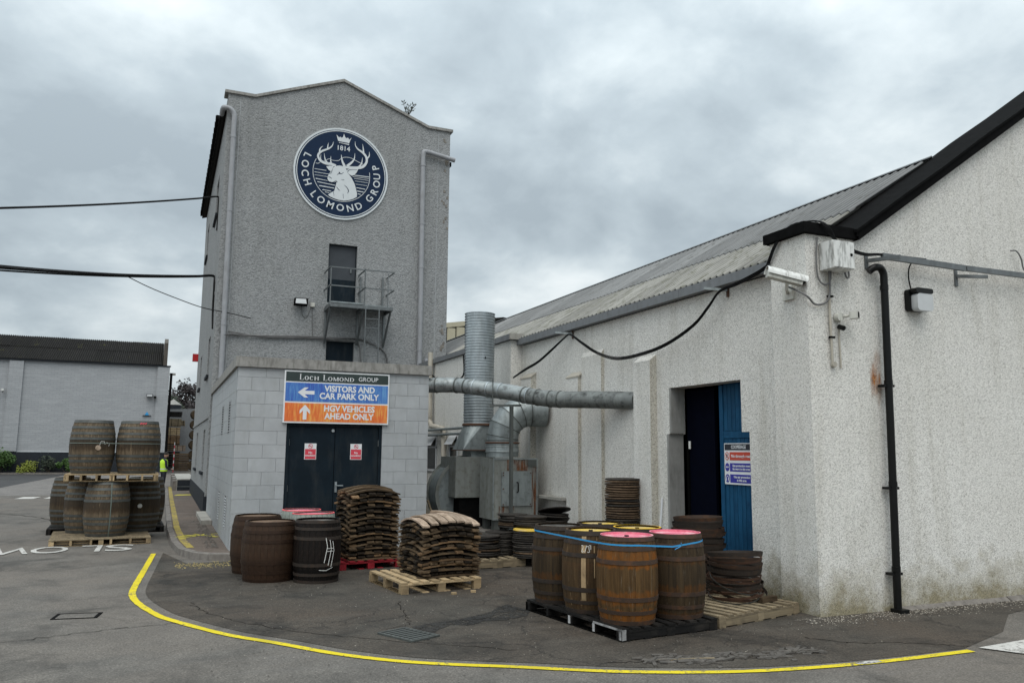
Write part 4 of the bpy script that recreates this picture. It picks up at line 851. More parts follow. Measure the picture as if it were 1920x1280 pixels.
sm = MB(); x = 2.30
for ch, h, w_ in (('L', .115, .075), ('O', .078, .075), ('C', .078, .07), ('H', .078, .085), (' ', 0, .05), ('L', .115, .075), ('O', .078, .08), ('M', .078, .10), ('O', .078, .08), ('N', .078, .088), ('D', .078, .085)):
    if ch != ' ': serif(ch, x+w_/2-SX, 3.278-(.115-h)/2-SZ, h, w_, sm)
    x += w_+.017
sm.build('serif_lettering', M['sign_white'], sgn)
ar = MB(); c = (2.43-SX, 2.985-SZ); A = lambda u, v: (c[0]+u, -.0262, c[1]+v)
ar.poly([A(-.155, 0), A(-.03, .095), A(.045, .095), A(-.03, .034), A(.155, .034), A(.155, -.034), A(-.03, -.034), A(.045, -.095), A(-.03, -.095)])
c = (2.42-SX, 2.615-SZ)
ar.poly([A(0, .14), A(.095, .035), A(.095, -.035), A(.034, .03), A(.034, -.14), A(-.034, -.14), A(-.034, .03), A(-.095, -.035), A(-.095, .035)]); ar.build('arrows', M['sign_white'], sgn)
for i, x in enumerate((2.57, 3.435)):
    ns = empty('no_smoking_sign', (x, AY+.045, 1.885), 0, ['no smoking notice on the left leaf of the dark double doors', 'no smoking notice on the right leaf of the dark double doors'][i], 'sign', 'no smoking notices on the annexe doors')
    MB().box(-.11, .11, -.004, .004, -.15, .15).build('notice_panel', M['sign_white'], ns); MB().box(-.10, .10, -.006, -.0042, -.14, .045).build('red_field', M['red'], ns)
    rg = MB(); n_ = 20
    for k in range(n_):
        a, b = 2*pi*k/n_, 2*pi*(k+1)/n_; rg.add([(.034*cos(a), -.006, .097+.034*sin(a)), (.043*cos(a), -.006, .097+.043*sin(a)), (.043*cos(b), -.006, .097+.043*sin(b)), (.034*cos(b), -.006, .097+.034*sin(b))], [(0, 1, 2, 3)])
    rg.prism([(-.03, -.0062, .118), (-.022, -.0062, .126), (.03, -.0062, .076), (.022, -.0062, .068)], (0, .001, 0)); rg.build('prohibition_ring', M['red'], ns); MB().box(-.025, .02, -.0052, -.0042, .092, .100).build('cigarette', M['black_paint'], ns)
    for body, zz in (('No', -.022), ('smoking', -.075)):
        me = text_mesh(body, .055, M['sign_white'], bold=.001); me.transform(Matrix.Translation((0, -.0075, zz)) @ Matrix.Rotation(pi/2, 4, 'X')); link('lettering', me, ns)
# ================================================================ cooperage
cb = empty('cooperage_building', (0, 0, 0), 0, 'long low white pebbledash cooperage with a corrugated roof and open blue door', 'building')
WX = 7.40; GY = 7.67
lw = MB(); DO = [(9.15, 10.91, .06, 2.94), (8.99, 10.98, .06, 2.21)]
holed_wall(lw, 7.972, 16.75, 0, 4.30, DO, WX, WX+.3, 'x'); lw.build('long_wall', M['dash'], cb)
MB().box(7.27, WX-.001, GY+.302, 8.31, 0, 4.66).build('corner_pier', M['dash'], cb)
gp = [(7.27, 0), (16.5, 0), (16.5, 8.2), (14.0, 8.55), (8.14, 4.68), (7.27, 4.66)]
MB().prism([(x, GY, z) for x, z in gp], (0, .30, 0)).build('gable_wall', M['dash'], cb)
MB().box(WX-.001, WX+.3, 7.972, 8.31, 4.302, 4.66).build('pier_top', M['dash'], cb)
st_ = MB(); st_.box(7.13, 7.43, 16.752, 23.99, 0, 4.42); st_.build('rear_wall', M['dash'], cb)
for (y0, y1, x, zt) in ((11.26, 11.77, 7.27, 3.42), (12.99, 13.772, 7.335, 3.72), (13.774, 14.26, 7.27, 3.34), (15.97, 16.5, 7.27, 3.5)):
    pb_ = MB().prism([(x, y0, 0), (x, y0, zt), (WX-.001, y0, zt+.10), (WX-.001, y0, 0)], (0, y1-y0, 0)); pb_.m[0] = 1; pb_.build('pilaster', [M['dash'], M['dash_mossy_shade']], cb)
for (y0, y1) in ((13.74, 14.28), (15.95, 16.52)):
    MB().prism([(7.262, y0, 3.345 if y0 < 15 else 3.505), (7.262, y0, 3.375 if y0 < 15 else 3.535), (7.398, y0, 3.475 if y0 < 15 else 3.635), (7.398, y0, 3.445 if y0 < 15 else 3.605)], (0, y1-y0, 0)).build('pilaster_cap', M['cream_pipe'], cb)
# floor band of the doorway, interior, jambs
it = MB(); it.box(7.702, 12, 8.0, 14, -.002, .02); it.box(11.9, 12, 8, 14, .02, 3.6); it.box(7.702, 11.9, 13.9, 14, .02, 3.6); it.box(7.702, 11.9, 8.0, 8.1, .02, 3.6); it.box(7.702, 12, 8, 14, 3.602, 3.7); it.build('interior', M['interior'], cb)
MB().box(WX+.004, WX+.26, 10.865, 10.909, 2.222, 2.935).build('jamb_panel', M['jamb'], cb); MB().box(WX-.006, WX+.27, 10.925, 10.979, .06, 2.209).build('jamb_panel', M['jamb'], cb)
MB().box(WX+.0, WX+.3, 8.99, 10.98, 0, .058).build('threshold', M['slab'], cb)
# blue right-hand leaf, one object per board
bl = MB().box(7.655, 7.675, 8.75, 9.86, .1, 3.0).build('door_backing', M['blue_door'], cb)
y = 8.76
bm_ = MB().box(7.632, 7.654, .004, .086, 2.24, 2.92).mesh('door_board', M['blue_door']); bm2 = MB().box(7.632, 7.654, .004, .086, .12, 2.13).mesh('door_board', M['blue_door'])
for i in range(12): link('door_board', bm_, bl, (0, y+.09*i, 0)); link('door_board', bm2, bl, (0, y+.09*i, 0))
MB().box(7.622, 7.654, 8.76, 9.84, 2.135, 2.235).build('door_rail', M['blue_door'], bl); MB().box(7.620, 7.654, 9.845, 9.93, .12, 2.92).build('door_stile', M['blue_door'], bl)
MB().box(7.70, 7.75, 10.15, 10.86, .1, 2.9, M=None).build('dark_leaf', M['navy_door'], cb); MB().box(7.68, 7.70, 10.80, 10.86, .1, 2.1).build('door_post', M['interior'], cb)
MB().box(7.66, 7.675, 10.735, 10.775, 1.98, 2.10).build('keeper_plate', M['chalk'], cb)
# notice on the blue leaf
cs = empty('cooperage_notice', (7.615, 9.57, 1.765), -pi/2, 'white cooperage safety notice with red and blue bands on the blue door', 'sign')
MB().box(-.25, .60, -.006, 0, -.295, .295).build('notice_panel', M['sign_white'], cs)
MB().box(-.235, .585, -.009, -.0062, .195, .283).build('title_band', M['sign_dark'], cs)
for z0_, z1_, mt in ((.05, .168, 'sign_red2'), (-.11, .01, 'sign_ultra'), (-.27, -.15, 'sign_ultra')): MB().box(-.125, .585, -.009, -.0062, z0_, z1_).build('message_band', M[mt], cs)
def ct(body, x, z, s_, mat='sign_white', al='LEFT', xs=1.0):
    me = text_mesh(body, s_, M[mat], al, bold=.0012, xs=xs); me.transform(Matrix.Translation((x, -.011, z)) @ Matrix.Rotation(pi/2, 4, 'X')); link('lettering', me, cs)
ct('COOPERAGE', -.085, .238, .070, xs=.80); ct('No through road', -.09, .108, .062); ct('Eye protection must', -.06, -.028, .046); ct('be worn in this area', -.06, -.075, .046); ct('Use ear protection', -.04, -.188, .046); ct('in this area', .03, -.235, .046)
for k, (zc_, cm_) in enumerate(((.109, 'sign_red2'), (-.05, 'sign_ultra'), (-.21, 'sign_ultra'))):
    MB().prism([(-.185+.048*cos(2*pi*i/20), -.009, zc_+.06*sin(2*pi*i/20)) for i in range(20)], (0, .0025, 0)).build('symbol_disc', M[cm_], cs)
    if k == 0:
        MB().poly([(-.185+.037*cos(2*pi*i/20), -.0095, zc_+.047*sin(2*pi*i/20)) for i in range(20)]).build('symbol_field', M['sign_white'], cs)
        MB().box(-.20, -.17, -.0104, -.0098, zc_-.025, zc_+.028).build('symbol_figure', M['black_paint'], cs); MB().prism([(-.218, -.0112, zc_+.026), (-.21, -.0112, zc_+.034), (-.152, -.0112, zc_-.026), (-.16, -.0112, zc_-.034)], (0, .0004, 0)).build('symbol_bar', M['sign_red2'], cs)
    elif k == 1:
        MB().box(-.215, -.19, -.0104, -.0095, zc_-.008, zc_+.012).build('symbol_figure', M['sign_white'], cs); MB().box(-.18, -.155, -.0104, -.0095, zc_-.008, zc_+.012).build('symbol_figure', M['sign_white'], cs)
    else:
        for s_ in (-1, 1): MB().box(-.185+s_*.026-.009, -.185+s_*.026+.009, -.0104, -.0095, zc_-.035, zc_+.016).build('symbol_figure', M['sign_white'], cs)
        MB().box(-.203, -.167, -.0104, -.0095, zc_+.024, zc_+.035).build('symbol_figure', M['sign_white'], cs)
# fascia / gutter lengths
for y0, y1 in ((8.32, 10.4), (10.41, 12.6), (12.61, 14.9), (14.91, 16.78)):
    MB().box(7.27, 7.398, y0, y1, 4.315, 4.45).build('gutter', M['gutter'], cb)
MB().box(7.06, 7.45, 16.70, 23.99, 4.43, 4.56).build('gutter', M['gutter'], cb)
MB().box(7.06, 7.72, 16.64, 16.70, 4.432, 4.57).build('pier_coping', M['slab'], cb)
# roof sheets: two rows of corrugated sheets, each sheet an object
RX0, RZ0, SL = 7.30, 4.46, .62
def sheet_mesh(x0, x1, lift, w=1.05, pitch=.15, amp=.032, seg=8):
    mb = MB(); n_ = int(round(w/pitch*seg)); vs = []
    for i in range(n_+1):
        y_ = w*i/n_; dz = amp*cos(2*pi*y_/pitch)
        for x_, l_ in ((x0, lift), (x1, lift)): vs.append((x_, y_, RZ0+(x_-RX0)*SL+dz+l_))
    for i in range(n_+1):
        y_ = w*i/n_; dz = amp*cos(2*pi*y_/pitch); vs.append((x0, y_, RZ0+(x0-RX0)*SL+dz+lift-.012))
    o = 2*(n_+1)
    mb.add(vs, [(2*i, 2*i+1, 2*i+3, 2*i+2) for i in range(n_)]+[(2*i, 2*i+2, o+i+1, o+i) for i in range(n_)])
    return mb
RIDX = 10.0
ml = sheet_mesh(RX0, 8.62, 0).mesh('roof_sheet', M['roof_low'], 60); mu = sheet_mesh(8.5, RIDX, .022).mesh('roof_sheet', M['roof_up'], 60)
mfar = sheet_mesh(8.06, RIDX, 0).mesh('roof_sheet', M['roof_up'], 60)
y = 7.99; i = 0
while y < 60:
    if y < 22.9: link('roof_sheet', ml, cb, (0, y, 0)); link('roof_sheet', mu, cb, (0, y, 0))
    else: link('roof_sheet', mfar, cb, (0, y, 0))
    y += 1.05
MB().prism([(RIDX, 7.99, 6.125), (12.8, 7.99, 4.46), (12.8, 7.99, 4.40), (RIDX, 7.99, 6.065)], (0, 52, 0)).build('rear_roof', M['roof_up'], cb)
# ridge capping: thin light line over dark gaps
MB().prism([(9.985, 7.99, 6.20), (10.02, 7.99, 6.225), (10.12, 7.99, 6.18), (10.12, 7.99, 6.165), (10.02, 7.99, 6.208), (9.985, 7.99, 6.188)], (0, 52, 0)).build('ridge_cap', M['gutter'], cb)
MB().box(10.005, 10.03, 7.99, 59.9, 6.05, 6.20).build('ridge_shadow_gap', M['black_paint'], cb)
# black verge and cap boards
bv = MB()
bv.prism([(8.08, GY-.10, 4.645), (16.5, GY-.10, 10.21), (16.5, GY-.10, 10.36), (8.08, GY-.10, 4.78)], (0, .095, 0)); bv.build('verge_board', M['black_paint'], cb)
bw = MB(); P0 = [(8.02, 4.738), (8.9, 5.325), (9.7, 5.842), (10.5, 6.388), (11.3, 6.903), (12.1, 7.44), (16.5, 10.362)]
for (xa, za), (xb, zb) in zip(P0[:-1], P0[1:]): bw.add([(xa, GY-.14, za), (xb, GY-.14, zb), (xb, GY-.14, zb+.035), (xa, GY-.14, za+.035), (xa, GY+.36, za), (xb, GY+.36, zb), (xb, GY+.36, zb+.125), (xa, GY+.36, za+.125)], [(0, 1, 2, 3), (7, 6, 5, 4), (0, 4, 5, 1), (1, 5, 6, 2), (2, 6, 7, 3), (3, 7, 4, 0)])
bw.build('verge_flashing', M['black_paint'], cb)
MB().prism([(14.0, GY+.002, 8.552), (16.5, GY+.002, 8.202), (16.5, GY+.002, 10.2), (8.14, GY+.002, 4.682)], (0, .29, 0)).build('gable_upper_wall', M['dash'], cb)
MB().box(8.05, 8.078, GY-.099, GY+.34, 4.69, 4.79).build('verge_end', M['black_paint'], cb)
MB().box(7.20, 8.079, GY-.07, GY-.002, 4.665, 4.80).build('cap_board', M['black_paint'], cb); MB().box(7.20, 7.268, GY-.001, 8.36, 4.665, 4.79).build('cap_board', M['black_paint'], cb)
MB().box(7.269, 8.05, GY, 8.36, 4.662, 4.81).build('cap_flashing', M['black_paint'], cb)
# broken cement apron along the gable foot
sk = MB()
x = 8.5
while x < 12.6:
    w_ = random.uniform(.25, .6); sk.prism([(x, GY-.05-random.random()*.05, .0), (x, GY-.002, .0), (x, GY-.002, random.uniform(.03, .07))], (w_, 0, 0)); x += w_+.004
sk.build('foot_fillet', M['kerb'], cb)
# rear windows of the far section
for i, (y0, y1, z0_, z1_) in enumerate(((22.0, 22.9, 1.35, 2.38), (20.2, 20.9, 1.5, 2.4))):
    e = MB(); x_ = 7.10
    for a, b, c_, d in ((y0, y1, z0_, z0_+.06), (y0, y1, z1_-.06, z1_), (y0, y0+.06, z0_, z1_), (y1-.06, y1, z0_, z1_), (y0, y1, z1_-.38, z1_-.33)): e.box(x_, x_+.028, a, b, c_, d)
    wf = e.build('window_frame', M['upvc'], cb); MB().box(7.115, 7.125, y0, y1, z0_, z1_).build('pane', M['glass'], wf)
    MB().prism([(7.09, y0+.06, z1_-.05), (6.94, y0+.06, z1_-.30), (6.96, y0+.06, z1_-.31), (7.11, y0+.06, z1_-.06)], (0, y1-y0-.12, 0)).build('top_light', M['upvc'], wf)
# pipes on the far section
drainpipe('drainpipe', [(7.0, 22.4, 4.75), (7.0, 22.35, 2.78), (6.98, 22.1, 2.62), (6.98, 21.1, 2.52), (6.98, 20.98, 2.3), (6.98, 20.9, .4)], .075, M['cream_pipe'], 'cream downpipe with an offset bend behind the flue', [(7.0, 22.35, 2.9), (6.98, 21.0, 2.35)])
for i, z in enumerate((2.50, 2.36)): tag(MB().tube([(6.9, 23.9, z), (6.9, 19.0, z)], .035, 8).build('service_pipe', M['galv_dirty'], smooth=50), ['upper of two thin horizontal pipes behind the flue', 'lower of two thin horizontal pipes behind the flue'][i], 'pipe', 'horizontal pipes behind the flue')
cable('wall_cable', [(7.05, 22.6, 4.2), (7.05, 21.8, 3.9), (7.05, 20.6, 3.8), (7.05, 19.7, 3.86), (7.06, 19.72, 4.4)], .022, 'black cable drooping on the far wall behind the flue')
# small ledge by the fan cabinet
tag(MB().box(7.18, 7.398, 14.3, 15.6, .98, 1.03).build('wall_ledge', M['slab']), 'short grey ledge sticking out of the wall right of the fan cabinet', 'ledge')

# black downpipe on the gable
bp = drainpipe('drainpipe', [tuple(p) for p in spline([(8.24, GY-.08, 4.25), (8.30, GY-.11, 4.30), (8.40, GY-.11, 4.31), (8.46, GY-.11, 4.24), (8.465, GY-.11, 4.1)], 4)]+[(8.44, GY-.11, 2.2), (8.40, GY-.11, .05)], .047, M['black_pipe'], 'black cast iron downpipe on the white gable wall', [(8.46, GY-.11, 4.05), (8.445, GY-.11, 2.82), (8.43, GY-.11, 1.55), (8.405, GY-.11, .52)], [(8.445, GY-.11, 2.78), (8.43, GY-.11, 1.5), (8.41, GY-.11, .46)], (8.40, GY-.12, .0))
# rust stain beside its bracket: a patch of rust-run pebbledash, following the wall
rm, t_, b_ = new_mat('rust_stained_render'); v_ = t_.coord()
n_ = t_.noise(t_.coord(scale=(4, 4, 1.2)), 2.5, 5, .6)
cc_ = t_.ramp(t_.voro(v_, 48, out='Color'), [(.2, (.20, .06, .01)), (.6, (.42, .15, .03)), (.9, (.55, .30, .12))])
zz_ = t_.sep(v_)
al_ = t_.math('SUBTRACT', 1.0, t_.math('MULTIPLY', t_.math('ABSOLUTE', t_.math('SUBTRACT', zz_[0], 8.36)), 7.5), True)
be_ = t_.math('SUBTRACT', 1.0, t_.math('MULTIPLY', t_.math('ABSOLUTE', t_.math('SUBTRACT', zz_[2], 2.88)), 2.3), True)
al_ = t_.ramp(t_.math('MULTIPLY', t_.math('MULTIPLY', al_, be_), t_.math('POWER', t_.math('MULTIPLY', n_, 2.0), 2.5)), [(.10, 0), (.9, .8)])
t_.put(b_.inputs['Base Color'], cc_); t_.put(b_.inputs['Alpha'], al_); b_.inputs['Roughness'].default_value = .9
MB().poly([(8.22, GY-.004, 2.45), (8.45, GY-.004, 2.45), (8.45, GY-.004, 3.25), (8.22, GY-.004, 3.25)]).build('rust_stain', rm, cb)
# wall lamp
wl = empty('wall_lamp', (9.10, GY-.01, 3.94), 0, 'square bulkhead lamp with black hood and pale diffuser on the gable', 'lamp')
def rbox(x0, x1, y0, y1, z0, z1, r=.04, n_=4):
    pts = []
    for cx_, cz_, a0 in ((x1-r, z1-r, 0), (x0+r, z1-r, 90), (x0+r, z0+r, 180), (x1-r, z0+r, 270)):
        for k in range(n_+1): a = R(a0+90*k/n_); pts.append((cx_+r*cos(a), y1, cz_+r*sin(a)))
    return MB().prism(pts, (0, y0-y1, 0))
rbox(-.17, .15, -.07, 0, -.145, .145).build('back_plate', M['black_pipe'], wl); rbox(-.13, .155, -.17, -.071, -.15, .08, .05).build('diffuser', M['lens'], wl, smooth=40); rbox(-.15, .16, -.175, -.072, .082, .15, .03).build('hood', M['black_pipe'], wl)
cable('wall_cable', [(9.01, GY-.05, 4.09), (8.98, GY-.05, 4.25), (9.0, GY-.06, 4.40), (9.10, GY-.08, 4.49), (9.24, GY-.1, 4.51), (9.40, GY-.12, 4.45)], .010, 'thin black cable looping from the wall lamp up to the cable tray')
# cable tray on brackets
ct_ = empty('cable_tray', (8.3, GY-.2, 4.4), 0, 'grey steel cable tray on two wall brackets across the gable', 'cable tray'); o_ = Vector((8.3, GY-.2, 4.4))
def trb(name, a, b, w, h): return MB().bar(Vector(a)-o_, Vector(b)-o_, w, h).build(name, M['rail'], ct_)
trb('bracket_arm', (8.30, GY-.02, 4.41), (8.40, GY-.44, 4.385), .045, .045); trb('bracket_plate', (8.28, GY-.01, 4.30), (8.28, GY-.01, 4.48), .05, .02)
trb('bracket_arm', (9.94, GY-.02, 4.36), (10.14, GY-.33, 4.31), .05, .04); trb('bracket_plate', (9.93, GY-.01, 4.22), (9.93, GY-.01, 4.46), .05, .02)
trb('tray', (8.42, GY-.14, 4.46), (9.92, GY-.16, 4.44), .05, .075); trb('tray', (9.93, GY-.17, 4.44), (12.8, GY-.15, 4.47), .045, .07)
# electrical cabinet, junction, cameras
eb = empty('electrical_box', (7.64, GY-.02, 4.38), 0, 'stained white metal electrical box on the corner of the cooperage', 'electrical box')
MB().box(-.16, .19, -.22, 0, -.18, .17).build('cabinet', M['cam_white'], eb); MB().box(-.15, .18, -.236, -.221, -.17, .16).build('cabinet_door', M['cam_white'], eb); MB().lathe([(0, .012), (.018, .01), (.02, 0)], 10, M=Matrix.Translation((.13, -.236, 0)) @ Matrix.Rotation(pi/2, 4, 'X')).build('lock', M['black_paint'], eb)
tag(MB().box(7.86, 7.97, GY-.10, GY-.001, 4.29, 4.41).build('junction_box', M['plastic_w']), 'small beige junction box right of the stained electrical box', 'junction box')
cable('wall_cable', [(7.93, GY-.04, 4.29), (7.94, GY-.04, 4.17), (7.90, GY-.05, 4.14), (7.87, GY-.05, 4.18), (7.86, GY-.05, 4.27)], .012, 'short looped conduit below the beige junction box', 'cable_grey')
cable('wall_cable', [(7.45, GY-.03, 4.62), (7.42, GY-.03, 4.4), (7.43, GY-.03, 4.12), (7.50, GY-.05, 4.02), (7.60, GY-.05, 4.06), (7.62, GY-.06, 4.2)], .012, 'grey conduit looping under the electrical box', 'cable_grey')
cd_ = empty('wall_conduit', (7.61, GY-.02, 3.0), 0, 'long thin cream conduit running down the gable from the electrical box', 'conduit')
MB().tube([(0, -.01, 1.18), (-.01, -.01, .7), (.0, -.01, 0)], .016, 8).build('tube', M['cream_pipe'], cd_, smooth=50); MB().lathe([(0, .03), (.035, .03), (.04, 0)], 14, M=Matrix.Translation((.02, -.0, .02)) @ Matrix.Rotation(pi/2, 4, 'X')).build('end_box', M['cream_pipe'], cd_)
for z in (.88, .36): MB().box(-.03, .04, -.035, .01, z-.012, z+.012).build('clip', M['black_paint'], cd_)
tag(MB().tube([(7.745, GY-.02, 3.5), (7.75, GY-.02, 3.25), (7.755, GY-.02, 2.98)], .011, 8).build('wall_conduit', M['cream_pipe'], smooth=50), 'short thin conduit below the small corner floodlight', 'conduit')
sf = empty('motion_sensor_light', (7.75, GY-.02, 3.6), 0, 'small two headed sensor light on the gable beside the conduit', 'light')
MB().lathe([(0, .06), (.055, .06), (.06, 0)], 14, M=Matrix.Translation((-.02, 0, .02)) @ Matrix.Rotation(pi/2, 4, 'X')).build('base', M['plastic_w'], sf, smooth=40); MB().box(-.05, .05, -.05, .05, -.045, .045, M=Matrix.Translation((.12, -.14, .04)) @ Matrix.Rotation(.6, 4, 'Z')).build('lamp_head', M['plastic_w'], sf); MB().box(-.038, .038, -.056, -.051, -.035, .035, M=Matrix.Translation((.12, -.14, .04)) @ Matrix.Rotation(.6, 4, 'Z')).build('lamp_glass', M['black_paint'], sf)
MB().tube([(.02, -.05, .03), (.1, -.12, .04)], .018, 8).build('arm', M['plastic_w'], sf); MB().tube([(-.02, -.02, -.10), (-.02, -.10, -.13)], .032, 10).build('sensor', M['black_pipe'], sf)
# security camera on the pier
sc = empty('security_camera', (7.26, 8.0, 3.98), 0, 'white security camera with a dirty sunshield on the cooperage corner', 'camera')
cM = Matrix.Translation((-.20, -.22, .12)) @ Matrix.Rotation(R(-22), 4, 'Z') @ Matrix.Rotation(R(14), 4, 'Y') @ Matrix.Scale(1.12, 4)
sh = MB(); 
pts = []
for k in range(11): a = R(-10+200*k/10); pts.append((0, .075*cos(a), .075*sin(a)))
n_ = len(pts); vs = [cM @ Vector((-.24, p[1], p[2])) for p in pts]+[cM @ Vector((.22, p[1], p[2])) for p in pts]+[cM @ Vector((-.24, p[1]*.93, p[2]*.93)) for p in pts]+[cM @ Vector((.22, p[1]*.93, p[2]*.93)) for p in pts]
sh.add(vs, [(i, i+1, n_+i+1, n_+i) for i in range(n_-1)]+[(2*n_+i, 3*n_+i, 3*n_+i+1, 2*n_+i+1) for i in range(n_-1)]+[(i, 2*n_+i, 2*n_+i+1, i+1) for i in range(n_-1)]+[(n_+i, n_+i+1, 3*n_+i+1, 3*n_+i) for i in range(n_-1)]); sh.build('sunshield', M['cam_white'], sc, smooth=40)
bd = MB(); bd.box(-.22, .17, -.055, .055, -.055, .045, 0, cM); bd.build('camera_body', M['plastic_w'], sc)
MB().box(.171, .178, -.05, .05, -.05, .04, 0, cM).build('camera_front', M['black_paint'], sc); MB().tube([cM @ Vector((.179, 0, 0)), cM @ Vector((.20, 0, 0))], .035, 14).build('lens', M['black_pipe'], sc)
MB().tube([(-.2, -.22, .05), (-.16, -.16, -.02), (-.02, -.02, -.03)], .02, 8).build('bracket_arm', M['plastic_w'], sc); MB().box(-.03, .008, -.12, .06, -.12, .05).build('wall_plate', M['plastic_w'], sc)
cable('wall_cable', [(7.16, 7.9, 4.02), (7.2, 7.62, 3.86), (7.35, GY-.04, 3.76), (7.50, GY-.05, 3.78), (7.59, GY-.05, 3.9), (7.60, GY-.05, 4.2)], .014, 'grey cable looping from the camera round the corner to the box', 'cable_grey')
# cables over the corner, to the tray
for i in range(4):
    d = i*.017
    cable('corner_cable', [(7.24, 8.3+d, 4.40), (7.22, 8.1+d, 4.64), (7.27, 7.9, 4.815+d*.3), (7.40+d, GY-.05, 4.83), (7.50+d, GY-.12-d*.3, 4.74), (7.62+d, GY-.12, 4.60), (7.86, GY-.12, 4.52-d*.7), (8.14, GY-.13, 4.47-d*.6), (8.44, GY-.14, 4.49-d*.4), (9.2, GY-.15, 4.50-d*.3)], .0075, 'black cable draped over the cooperage corner to the tray', group='cables draped over the cooperage corner')
# swagged cables under the eaves
for i in range(3):
    d = i*.02
    cable('eaves_cable', [(7.23, 8.3, 4.40-d), (7.2, 8.5, 4.33-d), (7.2, 8.9, 4.27-d), (7.2, 9.3, 4.22-d*.6), (7.2, 9.55, 4.06-d), (7.2, 9.94, 3.83-d), (7.2, 10.65, 3.63-d), (7.2, 11.4, 3.55-d), (7.2, 12.2, 3.56-d), (7.2, 12.9, 3.74-d), (7.2, 13.5, 4.0-d), (7.2, 13.95, 4.2-d*.5), (7.2, 14.2, 4.17-d*.5), (7.17, 14.7, 4.0-d), (7.1, 15.2, 3.8-d), (6.8, 15.2, 3.62-d), (6.25, 14.55, 3.36-d*.4)], .0095, ['uppermost', 'middle', 'lowest'][i]+' of the black cables swagged along the cooperage wall under the eaves', group='black cables swagged under the eaves')
for i, y in enumerate((9.35, 14.2)):
    e = empty('cable_bracket', (7.39, y, 4.25), 0, ['rusty steel cable bracket under the eaves near the open door', 'rusty steel cable bracket under the eaves near the flue'][i], 'bracket', 'cable brackets under the eaves')
    MB().box(-.02, 0, -.02, .02, -.10, .07).build('bracket_plate', M['rusty'], e); MB().bar((-.02, 0, 0), (-.34, .12, .02), .035).build('bracket_arm', M['galv_dirty'], e)
cable('loose_wire', [(11.06, GY-.03, 4.84), (11.12, GY-.08, 4.83), (11.21, GY-.08, 4.73), (11.27, GY-.06, 4.6), (11.29, GY-.1, 4.49)], .011, 'stub of grey wire hanging from the gable at the right edge', 'cable_grey')

# ================================================================ extraction plant
pln = tag(MB().box(5.95, 7.39, 14.45, 18.5, 0, .34).build('plant_plinth', M['kerb']), 'low dirty concrete plinth below the extraction fan', 'plinth')
fu = empty('extraction_fan', (6.65, 15.3, .34), 0, 'stained steel extraction fan cabinet with access door and scroll casing', 'extraction fan'); F0 = Vector((6.65, 15.3, .34))
def fb(name, x0, x1, y0, y1, z0, z1, mat='cab', parent=None): return MB().box(x0-F0.x, x1-F0.x, y0-F0.y, y1-F0.y, z0-F0.z, z1-F0.z).build(name, M[mat], parent or fu)
cab = fb('cabinet', 6.15, 7.12, 15.3, 16.05, .56, 1.78)
for x0, x1, y0, y1 in ((6.2, 6.32, 15.35, 15.5), (6.95, 7.07, 15.35, 15.5), (6.2, 6.32, 15.85, 16.0), (6.95, 7.07, 15.85, 16.0)): fb('foot', x0, x1, y0, y1, .34, .559, 'post')
e_ = MB()
for a, b, c_, d in ((6.14, 6.165, .555, 1.785), (7.105, 7.13, .555, 1.785)): e_.box(a-F0.x, b-F0.x, -.012, .0, c_-F0.z, d-F0.z)
e_.box(6.166-F0.x, 7.104-F0.x, -.012, 0, 1.755-F0.z, 1.785-F0.z); e_.box(6.166-F0.x, 7.104-F0.x, -.012, 0, .555-F0.z, .585-F0.z); e_.build('cabinet_edge', M['galv_dirty'], fu)
ad = fb('access_door', 6.33, 6.99, 15.27, 15.299, .83, 1.52, 'galv_dirty'); hdl = MB().tube(spline([(6.665-F0.x, -.03, 1.10-F0.z), (6.665-F0.x, -.085, 1.12-F0.z), (6.665-F0.x, -.09, 1.2-F0.z), (6.665-F0.x, -.085, 1.28-F0.z), (6.665-F0.x, -.03, 1.30-F0.z)], 4), .014, 8).build('handle', M['black_pipe'], ad, smooth=50)
for x, z in ((6.36, 1.49), (6.36, 1.44), (6.96, 1.49), (6.36, 1.17), (6.36, .86), (6.96, .86)): fb('bolt', x-.012, x+.012, 15.258, 15.269, z-.012, z+.012, 'rusty', ad)
fb('inspection_plate', 6.90, 7.10, 15.28, 15.286, 1.62, 1.75, 'post')
for z0_, z1_, x0, x1, nm in ((1.53, 1.75, 6.45, 6.9, 0), (.59, .83, 6.28, 6.62, 0), (.6, 1.75, 6.995, 7.10, 0)): fb('rust_patch', x0, x1, 15.293, 15.2985, z0_, z1_, 'rusty2' if 'rusty2' in M else 'rusty')
bx2 = fb('fan_casing', 5.70, 6.60, 16.3, 17.3, .95, 1.80)
# scroll: spiral outline extruded along Y
n_ = 30; pr = []
for k in range(n_):
    a = 2*pi*k/n_; rr = .80; pr.append((6.25+rr*cos(a)-F0.x, 16.75-F0.y, 1.0+rr*sin(a)*.97-F0.z))
MB().prism(pr, (0, .62, 0)).build('scroll_casing', M['galv_dirty'], fu, smooth=30)
for dy in (-.03, .62):
    rm_ = MB()
    for k in range(n_):
        a, b = 2*pi*k/n_, 2*pi*(k+1)/n_; r0, r1 = .78, .85
        q = [(6.25+r*cos(t2)-F0.x, 16.75-F0.y+dy+d2, 1.0+r*sin(t2)*.97-F0.z) for d2 in (0, .03) for r, t2 in ((r0, a), (r1, a), (r1, b), (r0, b))]
        rm_.add(q, [(0, 1, 2, 3), (7, 6, 5, 4), (1, 5, 6, 2), (0, 3, 7, 4)])
    rm_.build('scroll_flange', M['cab'], fu)
